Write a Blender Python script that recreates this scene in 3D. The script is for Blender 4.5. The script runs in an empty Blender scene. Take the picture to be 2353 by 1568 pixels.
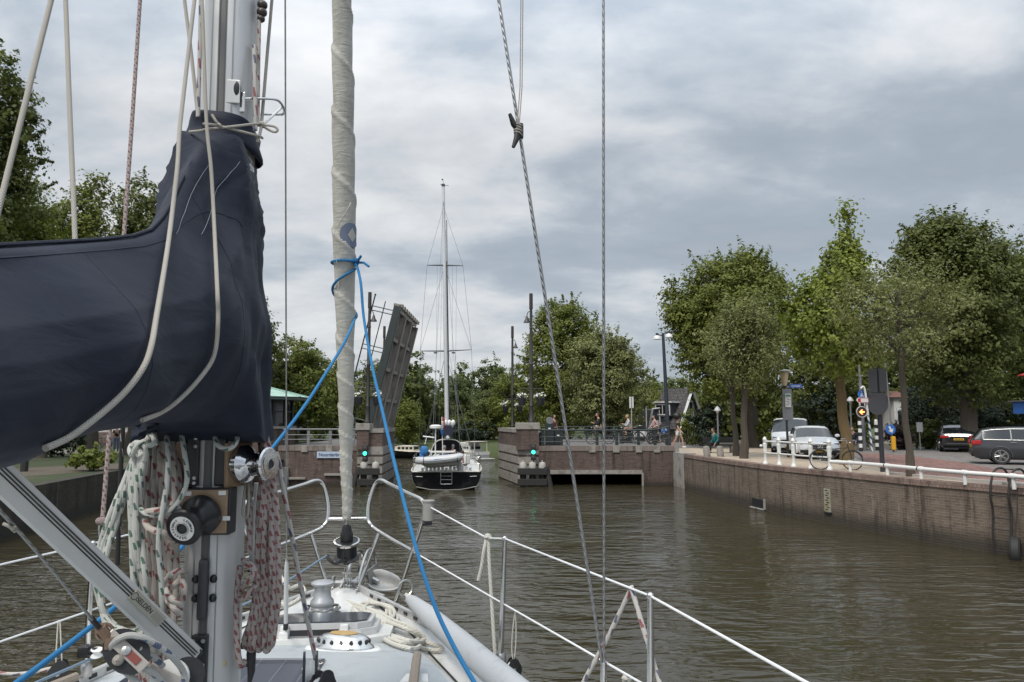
import bpy, bmesh, math, random
import numpy as np
from mathutils import Vector, Matrix, Quaternion
V = Vector
R = math.radians
PI = math.pi
S = bpy.context.scene
COL = S.collection
E = 3.5                     # eye height above the water
FPX = 1699.0                # focal length in measuring units (2353 wide)
PITCH = math.atan(181 / FPX)
_cp, _sp = math.cos(PITCH), math.sin(PITCH)

def ray(px, py):
    a = (px - 1176.5) / FPX
    b = (784 - py) / FPX
    return V((a, _cp - b * _sp, _sp + b * _cp))

def P(px, py, Y):           # point seen at (px,py) that stands Y metres ahead
    r = ray(px, py)
    s = Y / r.y
    return V((r.x * s, Y, E + r.z * s))

def G(px, py, z):           # point seen at (px,py) on the level z
    r = ray(px, py)
    s = (z - E) / r.z
    return V((r.x * s, r.y * s, z))

def W(px, Y):
    return px * Y / FPX

WL = {}

def wl(o):
    return V((0, 0, 0)) if o is None else WL.get(o.name, V((0, 0, 0)))

def tag(o, label=None, cat=None, group=None, kind=None):
    if label: o['label'] = label
    if cat: o['category'] = cat
    if group: o['group'] = group
    if kind: o['kind'] = kind
    return o

def thing(name, label, cat, loc=(0, 0, 0), group=None):
    o = bpy.data.objects.new(name, None)
    COL.objects.link(o)
    o.location = loc
    o.empty_display_size = .2
    WL[o.name] = V(loc)
    return tag(o, label, cat, group)

def link_mesh(name, me, mat, parent=None, loc=None):
    o = bpy.data.objects.new(name, me)
    COL.objects.link(o)
    if mat is not None:
        me.materials.append(mat)
    if parent is not None:
        o.parent = parent
        WL[o.name] = wl(parent)
    else:
        if loc is not None: o.location = loc
        WL[o.name] = V(loc) if loc is not None else V((0, 0, 0))
    return o

def copy_tree(o, parent=None):
    c = o.copy()
    COL.objects.link(c)
    if parent is not None:
        c.parent = parent
    for ch in list(o.children):
        copy_tree(ch, c)
    return c

def frame_of(d):
    d = d.normalized()
    a = V((0, 0, 1)) if abs(d.z) < .9 else V((1, 0, 0))
    x = a.cross(d).normalized()
    return x, d.cross(x).normalized(), d

def mat_to(origin, zdir, xhint=None):
    z = V(zdir).normalized()
    if xhint is None:
        x, y, _ = frame_of(z)
    else:
        y = z.cross(V(xhint)).normalized()
        x = y.cross(z).normalized()
    m = Matrix((x, y, z)).transposed().to_4x4()
    m.translation = V(origin)
    return m

def smooth_path(pts, n=8):
    pts = [V(p) for p in pts]
    if len(pts) < 3: return pts
    out = []
    ext = [pts[0] * 2 - pts[1]] + pts + [pts[-1] * 2 - pts[-2]]
    for i in range(len(pts) - 1):
        p0, p1, p2, p3 = ext[i:i + 4]
        for k in range(n):
            t = k / n
            out.append(.5 * ((2 * p1) + (p2 - p0) * t + (2 * p0 - 5 * p1 + 4 * p2 - p3) * t * t + (3 * p1 - p0 - 3 * p2 + p3) * t ** 3))
    out.append(pts[-1])
    return out

def interp(tab, x):         # piecewise smooth 1-d table
    if x <= tab[0][0]: return tab[0][1]
    for (a, va), (b, vb) in zip(tab, tab[1:]):
        if x <= b:
            t = (x - a) / (b - a)
            return va + (vb - va) * t
    return tab[-1][1]

RV = random.Random(77)
class MB:
    def __init__(s):
        s.v, s.f, s.uv, s.s = [], [], [], []

    def add(s, verts, faces, uvs=None, smooth=False):
        o = len(s.v)
        s.v += [V(p) for p in verts]
        for i, f in enumerate(faces):
            s.f.append(tuple(k + o for k in f))
            s.uv.append(uvs[i] if uvs else None)
            s.s.append(smooth)
        return s

    def box(s, c, d, rz=0, bev=0, m=None):
        bm = bmesh.new()
        bmesh.ops.create_cube(bm, size=1)
        for v in bm.verts:
            v.co = V((v.co.x * d[0], v.co.y * d[1], v.co.z * d[2]))
        if bev > 0:
            bmesh.ops.bevel(bm, geom=bm.edges[:], offset=min(bev, min(d) * .45), segments=2, affect='EDGES', profile=.6)
        mm = Matrix.Translation(V(c)) @ Matrix.Rotation(rz, 4, 'Z')
        if m is not None: mm = m @ mm
        bm.verts.index_update()
        s.add([mm @ v.co for v in bm.verts], [tuple(v.index for v in f.verts) for f in bm.faces])
        bm.free()
        return s

    def tube(s, path, r, n=8, caps=True, ell=None):
        path = [V(p) for p in path]
        k = len(path)
        rs = r if isinstance(r, (list, tuple)) else [r] * k
        vs, fs, uv = [], [], []
        L = RV.uniform(0, 1) if max(rs) < .0125 else 0
        prevx = None
        lens = []
        for i, p in enumerate(path):
            d = (path[min(i + 1, k - 1)] - path[max(i - 1, 0)])
            if d.length < 1e-9: d = V((0, 0, 1))
            d.normalize()
            if prevx is None:
                x, y, _ = frame_of(d)
            else:
                x = prevx - d * prevx.dot(d)
                if x.length < 1e-6: x = frame_of(d)[0]
                x.normalize()
                y = d.cross(x)
            prevx = x
            if i: L += (p - path[i - 1]).length
            lens.append(L)
            for j in range(n):
                a = 2 * PI * j / n
                vs.append(p + (x * math.cos(a) + y * math.sin(a)) * rs[i])
        for i in range(k - 1):
            for j in range(n):
                j2 = (j + 1) % n
                fs.append((i * n + j, i * n + j2, (i + 1) * n + j2, (i + 1) * n + j))
                u0, u1 = j / n, (j + 1) / n
                uv.append(((u0, lens[i]), (u1, lens[i]), (u1, lens[i + 1]), (u0, lens[i + 1])))
        s.add(vs, fs, uv, True)
        if caps:
            o = len(s.v) - k * n
            s.f += [tuple(o + j for j in reversed(range(n))), tuple(o + (k - 1) * n + j for j in range(n))]
            s.uv += [[(j / n, 0) for j in range(n)], [(j / n, L) for j in range(n)]]
            s.s += [False, False]
        return s

    def lathe(s, prof, m=None, n=24, cap=True):
        m = m or Matrix()
        vs, fs, uv = [], [], []
        k = len(prof)
        for (r, z) in prof:
            for j in range(n):
                a = 2 * PI * j / n
                vs.append(m @ V((r * math.cos(a), r * math.sin(a), z)))
        L = 0
        for i in range(k - 1):
            dl = math.hypot(prof[i + 1][0] - prof[i][0], prof[i + 1][1] - prof[i][1])
            for j in range(n):
                j2 = (j + 1) % n
                fs.append((i * n + j, i * n + j2, (i + 1) * n + j2, (i + 1) * n + j))
                uv.append(((j / n, L), ((j + 1) / n, L), ((j + 1) / n, L + dl), (j / n, L + dl)))
            L += dl
        if cap:
            if prof[0][0] > 1e-5:
                fs.append(tuple(reversed(range(n)))); uv.append(None)
            if prof[-1][0] > 1e-5:
                fs.append(tuple((k - 1) * n + j for j in range(n))); uv.append(None)
        s.add(vs, fs, uv, True)
        return s

    def cyl(s, a, b, r, n=16, r2=None):
        return s.tube([a, b], [r, r if r2 is None else r2], n)

    def ball(s, c, r, n=12, rot=None):
        r = r if isinstance(r, (tuple, list, Vector)) else (r, r, r)
        prof = [(math.sin(PI * i / n), -math.cos(PI * i / n)) for i in range(n + 1)]
        m = Matrix.Translation(V(c)) @ (rot.to_4x4() if rot is not None else Matrix()) @ Matrix.Diagonal(V((r[0], r[1], r[2], 1)))
        prof[0] = (1e-4, -1); prof[-1] = (1e-4, 1)
        return s.lathe(prof, m, max(8, n), True)

    def prism(s, poly, t, m=None, smooth=False):   # polygon in xy, thickness along z 0..t
        m = m or Matrix()
        n = len(poly)
        a = sum(poly[i][0] * poly[(i + 1) % n][1] - poly[(i + 1) % n][0] * poly[i][1] for i in range(n))
        if a < 0: poly = list(reversed(poly))
        vs = [m @ V((p[0], p[1], 0)) for p in poly] + [m @ V((p[0], p[1], t)) for p in poly]
        fs = [tuple(reversed(range(n))), tuple(range(n, 2 * n))]
        for i in range(n):
            j = (i + 1) % n
            fs.append((i, j, n + j, n + i))
        s.add(vs, fs, None, smooth)
        return s

    def grid(s, rows, closed=False, uvs=True, smooth=True, keep=None):
        nr, nc = len(rows), len(rows[0])
        vs = [p for r_ in rows for p in r_]
        fs, uv = [], []
        for i in range(nr - 1):
            for j in range(nc if closed else nc - 1):
                if keep and not keep(i, j): continue
                j2 = (j + 1) % nc
                fs.append((i * nc + j, i * nc + j2, (i + 1) * nc + j2, (i + 1) * nc + j))
        s.add(vs, fs, None, smooth)
        return s

    def torus(s, c, axis, R_, r, n=24, k=8, a0=0, a1=2 * PI, xh=None):
        m = mat_to(c, axis, xh)
        full = abs(a1 - a0 - 2 * PI) < 1e-6
        pts = [m @ V((R_ * math.cos(a0 + (a1 - a0) * i / n), R_ * math.sin(a0 + (a1 - a0) * i / n), 0)) for i in range(n + 1)]
        return s.tube(pts, r, k, not full)

    def build(s, name, mat, parent=None, sharp=38, solid=0):
        used = sorted({k for f in s.f for k in f})
        if len(used) < len(s.v):
            mp = {k: i for i, k in enumerate(used)}
            s.v = [s.v[k] for k in used]; s.f = [tuple(mp[k] for k in f) for f in s.f]
        me = bpy.data.meshes.new(name)
        if parent is not None:
            off = wl(parent)
            loc = None
        else:
            xs = [p.x for p in s.v]; ys = [p.y for p in s.v]
            loc = off = V(((min(xs) + max(xs)) / 2, (min(ys) + max(ys)) / 2, min(p.z for p in s.v)))
        me.from_pydata([p - off for p in s.v], [], s.f)
        ul = me.uv_layers.new(name='UVMap')
        data = np.zeros((len(me.loops), 2), dtype=np.float32)
        for p in me.polygons:
            u = s.uv[p.index]
            ls = p.loop_start
            if u is not None:
                for k in range(p.loop_total):
                    data[ls + k] = u[k]
            else:
                nx, ny, nz = abs(p.normal.x), abs(p.normal.y), abs(p.normal.z)
                for k in range(p.loop_total):
                    w = s.v[p.vertices[k]]
                    if nz >= nx and nz >= ny: data[ls + k] = (w.x, w.y)
                    elif nx > ny: data[ls + k] = (w.y, w.z)
                    else: data[ls + k] = (w.x, w.z)
        ul.data.foreach_set('uv', data.ravel())
        me.polygons.foreach_set('use_smooth', s.s)
        me.update()
        if any(s.s): me.set_sharp_from_angle(angle=R(sharp))
        o = link_mesh(name, me, mat, parent, loc)
        if solid:
            md = o.modifiers.new('solid', 'SOLIDIFY'); md.thickness = solid; md.offset = 0
        return o

def text_mesh(name, body, size, m, mat, parent, depth=.002, align='CENTER', bold=False):
    c = bpy.data.curves.new(name, 'FONT')
    c.body = body; c.size = size; c.align_x = align; c.align_y = 'CENTER'
    c.extrude = depth
    if bold: c.offset = size * .012
    t = bpy.data.objects.new('tmp_text', c)
    COL.objects.link(t)
    dg = bpy.context.evaluated_depsgraph_get()
    me = bpy.data.meshes.new_from_object(t.evaluated_get(dg))
    bpy.data.objects.remove(t)
    me.transform(Matrix.Translation(-(wl(parent))) @ m)
    me.materials.clear()
    me.name = name
    return link_mesh(name, me, mat, parent)

# ------------------------------------------------------------------ materials
class NT:
    def __init__(s, mat):
        mat.use_nodes = True
        s.t = mat.node_tree
        s.t.nodes.clear()

    def n(s, typ, **kw):
        nd = s.t.nodes.new(typ)
        for k, v in kw.items():
            if k.startswith('_'):
                setattr(nd, k[1:], v)
                continue
            key = int(k[1:]) if k[0] == 'i' and k[1:].isdigit() else k.replace('__', ' ')
            sock = nd.inputs[key]
            if isinstance(v, bpy.types.NodeSocket): s.t.links.new(v, sock)
            else: sock.default_value = v
        return nd

    def math(s, op, a, b=0.0, c=None):
        nd = s.n('ShaderNodeMath', _operation=op, i0=a, i1=b)
        if c is not None:
            if isinstance(c, bpy.types.NodeSocket): s.t.links.new(c, nd.inputs[2])
            else: nd.inputs[2].default_value = c
        return nd.outputs[0]

    def mix(s, f, a, b, mode='MIX'):
        nd = s.n('ShaderNodeMix', _data_type='RGBA', _blend_type=mode)
        for i, v in ((0, f), (6, a), (7, b)):
            if isinstance(v, bpy.types.NodeSocket): s.t.links.new(v, nd.inputs[i])
            else: nd.inputs[i].default_value = v if i == 0 else c4(v)
        return nd.outputs[2]

    def ramp(s, f, stops, interp='LINEAR'):
        nd = s.n('ShaderNodeValToRGB', Fac=f)
        cr = nd.color_ramp
        cr.interpolation = interp
        while len(cr.elements) < len(stops): cr.elements.new(.5)
        for e, (p, c) in zip(cr.elements, stops):
            e.position = p
            e.color = c4(c)
        return nd.outputs[0]

    def out(s, sh, vol=None):
        o = s.n('ShaderNodeOutputMaterial')
        s.t.links.new(sh, o.inputs[0])

def c4(c):
    if isinstance(c, (int, float)): return (c, c, c, 1)
    return tuple(c) + (1,) if len(c) == 3 else tuple(c)

def srgb(r, g, b):
    f = lambda x: (x / 255 / 12.92) if x / 255 <= .04045 else ((x / 255 + .055) / 1.055) ** 2.4
    return (f(r), f(g), f(b))

MC = {}

def mk(name, col, rough=.5, metal=0., var=.15, scale=6., bump=0., bscale=60., dirt=None, dscale=2., dthr=.55, sheen=0, coat=0, emit=None, es=1., spec=.5, uv=False, stretch=None):
    if name in MC: return MC[name]
    m = bpy.data.materials.new(name)
    t = NT(m)
    tc = t.n('ShaderNodeTexCoord')
    co = tc.outputs['UV' if uv else 'Object']
    if stretch:
        co = t.n('ShaderNodeMapping', Vector=co, Scale=stretch).outputs[0]
    nz = t.n('ShaderNodeTexNoise', Vector=co, Scale=scale, Detail=6., Roughness=.6).outputs['Fac']
    f = t.math('MULTIPLY_ADD', nz, 2 * var, 1 - var)
    c = t.n('ShaderNodeVectorMath', _operation='SCALE', i0=c4(col)[:3])
    t.t.links.new(f, c.inputs['Scale'])
    colr = c.outputs[0]
    if dirt is not None:
        dn = t.n('ShaderNodeTexNoise', Vector=co, Scale=dscale, Detail=8., Roughness=.65).outputs['Fac']
        df = t.n('ShaderNodeMapRange', Value=dn, i1=dthr, i2=dthr + .15).outputs[0]
        colr = t.mix(df, colr, dirt)
    kw = dict(Base__Color=colr, Roughness=rough, Metallic=metal)
    b = t.n('ShaderNodeBsdfPrincipled', **kw)
    b.inputs['Specular IOR Level'].default_value = spec
    if sheen: b.inputs['Sheen Weight'].default_value = sheen
    if coat: b.inputs['Coat Weight'].default_value = coat; b.inputs['Coat Roughness'].default_value = .05
    if emit is not None:
        b.inputs['Emission Color'].default_value = c4(emit); b.inputs['Emission Strength'].default_value = es
    if bump:
        bn = t.n('ShaderNodeTexNoise', Vector=co, Scale=bscale, Detail=4.).outputs['Fac']
        bp = t.n('ShaderNodeBump', Height=bn, Strength=bump, Distance=.02)
        t.t.links.new(bp.outputs[0], b.inputs['Normal'])
    t.out(b.outputs[0])
    MC[name] = m
    return m

def rope_mat(name, base, flecks, k=8, cell=.012, pitch=.045, dirt=.1, twist=False, cover=.4):
    """braided rope: uv.x goes round the rope, uv.y along it in metres"""
    m = bpy.data.materials.new(name)
    t = NT(m)
    uv = t.n('ShaderNodeTexCoord').outputs['UV']
    sx = t.n('ShaderNodeSeparateXYZ', Vector=uv)
    u, v = sx.outputs[0], sx.outputs[1]
    vv = t.math('MULTIPLY', v, 2 * PI / cell)
    uu = t.math('MULTIPLY', u, 2 * PI * k / 2)
    if twist:
        h = t.math('SINE', t.math('ADD', t.math('MULTIPLY', u, 2 * PI * 3), vv))
        h = t.math('MULTIPLY_ADD', h, .5, .5)
    else:
        h = t.math('MULTIPLY', t.math('SINE', t.math('ADD', uu, vv)), t.math('SINE', t.math('SUBTRACT', uu, vv)))
        h = t.math('ABSOLUTE', h)
    nz = t.n('ShaderNodeTexNoise', Vector=uv, Scale=9., Detail=3.).outputs['Fac']
    col = t.mix(t.math('MULTIPLY_ADD', h, .55, .45), tuple(x * .5 for x in base), base)
    col = t.mix(t.math('MULTIPLY', nz, dirt * 2), col, tuple(x * y for x, y in zip(base, (.55, .52, .45))))
    for i, (fc, uo) in enumerate(flecks):
        a = t.math('FRACT', t.math('ADD', t.math('MULTIPLY_ADD', u, 1., uo), t.math('MULTIPLY', v, .22 / pitch)))
        b_ = t.math('FRACT', t.math('ADD', t.math('DIVIDE', v, pitch), uo * 1.7))
        ma = t.math('LESS_THAN', a, cover)
        mb_ = t.math('LESS_THAN', b_, .55)
        hole = t.math('GREATER_THAN', h, .09)
        msk = t.math('MULTIPLY', t.math('MULTIPLY', ma, mb_), hole)
        col = t.mix(msk, col, fc)
    b = t.n('ShaderNodeBsdfPrincipled', Base__Color=col, Roughness=.8)
    bp = t.n('ShaderNodeBump', Height=h, Strength=.7, Distance=.002)
    t.t.links.new(bp.outputs[0], b.inputs['Normal'])
    t.out(b.outputs[0])
    return m

def brick_mat(name, c1, c2, mortar, bw=.22, bh=.065, stain=.5, wet=None, streak=(.5, .48, .44), seed=0., mo=.06, rough=.85, vertical=False):
    m = bpy.data.materials.new(name)
    t = NT(m)
    tc = t.n('ShaderNodeTexCoord')
    uv = tc.outputs['UV']
    geo = t.n('ShaderNodeNewGeometry')
    if vertical:
        uv = t.n('ShaderNodeMapping', Vector=uv, Rotation=(0, 0, PI / 2)).outputs[0]
    br = t.n('ShaderNodeTexBrick', Vector=uv, Color1=c4(c1), Color2=c4(c2), Mortar=c4(mortar), Scale=1.)
    br.inputs['Mortar Size'].default_value = mo * bh * 2
    br.inputs['Brick Width'].default_value = bw
    br.inputs['Row Height'].default_value = bh
    br.inputs['Mortar Smooth'].default_value = .2
    big = t.n('ShaderNodeTexNoise', Vector=geo.outputs['Position'], Scale=.9, Detail=6., Roughness=.65).outputs['Fac']
    col = t.mix(t.n('ShaderNodeMapRange', Value=big, i1=.38, i2=.68, i4=stain).outputs[0], br.outputs['Color'], tuple(x * .55 for x in c1))
    st = t.n('ShaderNodeMapping', Vector=geo.outputs['Position'], Scale=(2.4, 2.4, .22), Location=(seed, 0, 0)).outputs[0]
    sn = t.n('ShaderNodeTexNoise', Vector=st, Scale=1.6, Detail=5., Roughness=.7).outputs['Fac']
    col = t.mix(t.n('ShaderNodeMapRange', Value=sn, i1=.50, i2=.66, i4=.8).outputs[0], col, tuple(x * .28 for x in c1))
    st2 = t.n('ShaderNodeMapping', Vector=geo.outputs['Position'], Scale=(5.5, 5.5, .7), Location=(seed + 7, 3, 0)).outputs[0]
    sn2 = t.n('ShaderNodeTexNoise', Vector=st2, Scale=1.3, Detail=5., Roughness=.75).outputs['Fac']
    col = t.mix(t.n('ShaderNodeMapRange', Value=sn2, i1=.60, i2=.72, i4=.6).outputs[0], col, streak)
    if wet is not None:
        z = t.n('ShaderNodeSeparateXYZ', Vector=geo.outputs['Position']).outputs[2]
        wn = t.math('MULTIPLY_ADD', big, .35, -.17)
        wf = t.n('ShaderNodeMapRange', Value=t.math('ADD', z, wn), i1=wet, i2=wet * .35).outputs[0]
        col = t.mix(t.math('MULTIPLY', wf, .8), col, (.022, .02, .014))
    b = t.n('ShaderNodeBsdfPrincipled', Base__Color=col, Roughness=rough)
    h = t.math('ADD', t.math('MULTIPLY', br.outputs['Fac'], -1.), t.math('MULTIPLY', t.n('ShaderNodeTexNoise', Vector=uv, Scale=30., Detail=4.).outputs['Fac'], .6))
    bp = t.n('ShaderNodeBump', Height=h, Strength=.7, Distance=.012)
    t.t.links.new(bp.outputs[0], b.inputs['Normal'])
    t.out(b.outputs[0])
    return m

def leaf_mat(name, c1, c2, trans=.35):
    m = bpy.data.materials.new(name)
    t = NT(m)
    a = t.n('ShaderNodeAttribute', _attribute_name='tint').outputs['Fac']
    col = t.mix(a, c1, c2)
    d = t.n('ShaderNodeBsdfPrincipled', Base__Color=col, Roughness=.55)
    d.inputs['Specular IOR Level'].default_value = .3
    tr = t.n('ShaderNodeBsdfTranslucent', Color=t.mix(.4, col, (.15, .19, .03)))
    mx = t.n('ShaderNodeMixShader', i0=trans)
    t.t.links.new(d.outputs[0], mx.inputs[1]); t.t.links.new(tr.outputs[0], mx.inputs[2])
    t.out(mx.outputs[0])
    return m

# common materials
STEEL = mk('polished_steel', (.62, .61, .59), .16, 1., .12, 20, bump=.05, bscale=120)
STEEL2 = mk('dull_steel', (.42, .42, .41), .35, 1., .2, 30, bump=.1)
ALU = mk('anodised_aluminium', (.55, .55, .545), .42, .35, .10, 3, stretch=(6, 6, .6), dirt=(.36, .35, .33), dscale=5, dthr=.66)
WHITEWIRE = mk('white_coated_wire', (.72, .73, .74), .35, 0, .06)
BLACKP = mk('black_plastic', (.014, .014, .016), .42, 0, .25, 30, bump=.1)
GREYP = mk('dark_grey_plastic', (.035, .036, .042), .5, 0, .2, 30, bump=.1)
GEL = mk('white_gelcoat', (.62, .625, .61), .35, 0, .1, 4, dirt=(.42, .40, .35), dscale=5, dthr=.58, coat=.15)
NONSKID = mk('grey_nonskid', (.40, .43, .445), .7, 0, .10, 3.5, bump=.5, bscale=260, dirt=(.31, .33, .335), dscale=3., dthr=.52)
DKGREEN = mk('dark_green_paint', (.018, .026, .028), .4, 0, .25, 8)
BLACKM = mk('black_metal_paint', (.02, .021, .023), .45, .0, .3, 10)
WPAINT = mk('white_paint', (.68, .68, .66), .45, 0, .08, 6, dirt=(.35, .3, .24), dscale=9, dthr=.62)
GREYM = mk('grey_painted_metal', (.16, .165, .175), .5, .0, .12, 6)
RUBBER = mk('rubber', (.018, .018, .018), .7, 0, .2, 20, bump=.2)
GLASSDK = mk('dark_window_glass', (.015, .018, .02), .05, 0, .1, 3, spec=.8)
TIMBER = mk('tarred_timber', (.02, .019, .018), .7, 0, .4, 8, bump=.5, bscale=20, dirt=(.09, .085, .075), dscale=5, dthr=.62)
SKIN = mk('skin', (.46, .27, .19), .55, 0, .08)
# ------------------------------------------------------------------ camera, sky, sun
cam = bpy.data.cameras.new('camera')
cam.lens = 26.0; cam.sensor_width = 36.0; cam.clip_start = .05; cam.clip_end = 3000
co = bpy.data.objects.new('camera', cam); COL.objects.link(co)
co.location = (0, 0, E); co.rotation_euler = (PI / 2 + PITCH, 0, 0)
S.camera = co
S.view_settings.view_transform = 'Standard'
S.view_settings.look = 'None'
S.view_settings.exposure = 0.8
S.view_settings.gamma = 1.0
S.cycles.use_denoising = True
S.cycles.max_bounces = 8
S.cycles.transparent_max_bounces = 8
S.cycles.sample_clamp_indirect = 6
S.cycles.caustics_reflective = False
S.cycles.caustics_refractive = False

SUN_EL, SUN_AZ = R(56), R(-152)      # azimuth from +Y towards +X
w = bpy.data.worlds.new('World'); S.world = w
w.use_nodes = True
wt = NT.__new__(NT); wt.t = w.node_tree; wt.t.nodes.clear()
sky = wt.n('ShaderNodeTexSky', _sky_type='NISHITA', _sun_disc=False, _sun_elevation=SUN_EL, _sun_rotation=SUN_AZ, _air_density=1.2, _dust_density=2.0)
tc = wt.n('ShaderNodeTexCoord')
d = wt.n('ShaderNodeVectorMath', _operation='NORMALIZE', i0=tc.outputs['Generated']).outputs[0]
sp = wt.n('ShaderNodeSeparateXYZ', Vector=d)
zc = wt.math('MAXIMUM', sp.outputs[2], 0.0)
den = wt.math('ADD', zc, .30)
cx = wt.math('DIVIDE', sp.outputs[0], den); cy = wt.math('DIVIDE', sp.outputs[1], den)
pv = wt.n('ShaderNodeCombineXYZ', X=cx, Y=cy, Z=0.0).outputs[0]
n1 = wt.n('ShaderNodeTexNoise', Vector=wt.n('ShaderNodeMapping', Vector=pv, Location=(3.1, 1.4, 0), Scale=(.9, 1.25, 1)).outputs[0], Scale=1.5, Detail=7., Roughness=.52, Distortion=.35).outputs['Fac']
n2 = wt.n('ShaderNodeTexNoise', Vector=wt.n('ShaderNodeMapping', Vector=pv, Location=(7.7, 5.2, 2), Scale=(1.6, 2.2, 1)).outputs[0], Scale=2.4, Detail=6., Roughness=.55, Distortion=.2).outputs['Fac']
# the thin, bright part of the cover lies ahead to the left
gd = V((-.36, .88, .36)).normalized()
dt = wt.n('ShaderNodeVectorMath', _operation='DOT_PRODUCT', i0=d, i1=gd).outputs['Value']
glow = wt.n('ShaderNodeMapRange', Value=dt, i1=.86, i2=1.0).outputs[0]
hor = wt.n('ShaderNodeMapRange', Value=zc, i1=.22, i2=.02).outputs[0]
dens = wt.math('ADD', wt.math('MULTIPLY', n1, .62), wt.math('MULTIPLY', n2, .38))
dens = wt.math('SUBTRACT', dens, wt.math('SUBTRACT', wt.math('MULTIPLY', glow, .075), wt.math('MULTIPLY', sp.outputs[0], .055)))
dens = wt.math('SUBTRACT', dens, wt.math('MULTIPLY', hor, .035))
cl = wt.ramp(dens, [(.33, (.47, .475, .48)), (.41, (.39, .405, .424)), (.475, (.305, .332, .364)), (.53, (.243, .276, .314)), (.61, (.218, .249, .287)), (.72, (.25, .27, .30))])
zen = wt.n('ShaderNodeMapRange', Value=zc, i1=.36, i2=.9, i3=1.0, i4=2.6).outputs[0]
back = wt.n('ShaderNodeMapRange', Value=sp.outputs[1], i1=.1, i2=-.7, i3=1.0, i4=1.35).outputs[0]
cls = wt.n('ShaderNodeVectorMath', _operation='SCALE', i0=cl)
wt.t.links.new(wt.math('MULTIPLY', zen, back), cls.inputs['Scale'])
nis = wt.n('ShaderNodeVectorMath', _operation='SCALE', i0=sky.outputs[0]); nis.inputs['Scale'].default_value = 1.0
b1 = wt.n('ShaderNodeBackground', Color=nis.outputs[0], Strength=.07)
b2 = wt.n('ShaderNodeBackground', Color=cls.outputs[0], Strength=1.0)
mx = wt.n('ShaderNodeMixShader', i0=.93)
wt.t.links.new(b1.outputs[0], mx.inputs[1]); wt.t.links.new(b2.outputs[0], mx.inputs[2])
wt.t.links.new(mx.outputs[0], wt.n('ShaderNodeOutputWorld').inputs[0])

sl = bpy.data.lights.new('sun', 'SUN'); sl.energy = 1.5; sl.angle = R(18); sl.color = (1, .93, .82)
so = bpy.data.objects.new('sun', sl); COL.objects.link(so)
sdir = V((math.sin(SUN_AZ) * math.cos(SUN_EL), math.cos(SUN_AZ) * math.cos(SUN_EL), math.sin(SUN_EL)))
so.rotation_euler = sdir.to_track_quat('Z', 'Y').to_euler()
so.location = sdir * 60

# ------------------------------------------------------------------ water
wm = bpy.data.materials.new('canal_water'); t = NT(wm)
geo = t.n('ShaderNodeNewGeometry')
pos = geo.outputs['Position']
big = t.n('ShaderNodeTexNoise', Vector=t.n('ShaderNodeMapping', Vector=pos, Scale=(.11, .2, 1)).outputs[0], Scale=1., Detail=3.).outputs['Fac']
m1 = t.n('ShaderNodeMapping', Vector=pos, Rotation=(0, 0, .12), Scale=(1.5, 3.7, 1)).outputs[0]
w1 = t.n('ShaderNodeTexNoise', Vector=m1, Scale=1., Detail=2., Roughness=.45, Distortion=.5).outputs['Fac']
m2 = t.n('ShaderNodeMapping', Vector=pos, Rotation=(0, 0, -.25), Scale=(4.5, 11., 1)).outputs[0]
w2 = t.n('ShaderNodeTexNoise', Vector=m2, Scale=1., Detail=3., Roughness=.5, Distortion=.3).outputs['Fac']
m3 = t.n('ShaderNodeMapping', Vector=pos, Rotation=(0, 0, .3), Scale=(.35, .9, 1)).outputs[0]
w3 = t.n('ShaderNodeTexNoise', Vector=m3, Scale=1., Detail=2.).outputs['Fac']
calm = t.n('ShaderNodeMapRange', Value=big, i1=.35, i2=.62, i3=.28, i4=1.3).outputs[0]
h = t.math('ADD', t.math('MULTIPLY', w1, .085), t.math('MULTIPLY', w2, .013))
h = t.math('ADD', t.math('MULTIPLY', h, calm), t.math('MULTIPLY', w3, .07))
bp = t.n('ShaderNodeBump', Height=h, Strength=1.0, Distance=1.0)
b = t.n('ShaderNodeBsdfPrincipled', Base__Color=c4((.037, .0315, .0175)), Roughness=.03, IOR=1.41)
t.t.links.new(bp.outputs[0], b.inputs['Normal'])
t.out(b.outputs[0])
me = bpy.data.meshes.new('canal_water')
me.from_pydata([(-500, -60, 0), (500, -60, 0), (500, 600, 0), (-500, 600, 0)], [], [(0, 1, 2, 3)])
wo = link_mesh('canal_water', me, wm); wo['kind'] = 'structure'

# ------------------------------------------------------------------ ground sheets
ZQ, ZL, ZB = 1.75, 1.37, 2.1
QE = [(31, -4), (20.5, 7), (16.8, 12), (14.5, 16), (12.8, 20), (11.9, 21.9), (10.95, 25.2), (9.85, 29), (9.15, 34.5), (8.68, 40.2)]
LE = [(-13.4, -30), (-13.6, 8), (-14.4, 18), (-15.3, 24), (-16.4, 31), (-16.9, 36), (-16.6, 39.4)]

def sheet(name, pts, z, mat):
    me = bpy.data.meshes.new(name)
    a = sum(pts[i][0] * pts[(i + 1) % len(pts)][1] - pts[(i + 1) % len(pts)][0] * pts[i][1] for i in range(len(pts)))
    if a < 0: pts = list(reversed(pts))
    me.from_pydata([(p[0], p[1], z) for p in pts], [], [tuple(range(len(pts)))])
    uv = me.uv_layers.new(name='UVMap')
    for lp in me.loops:
        uv.data[lp.index].uv = (me.vertices[lp.vertex_index].co.x, me.vertices[lp.vertex_index].co.y)
    o = link_mesh(name, me, mat)
    o['kind'] = 'structure'
    return o

def g2(px, py, z=ZQ):
    p = G(px, py, z)
    return (p.x, p.y)

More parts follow.
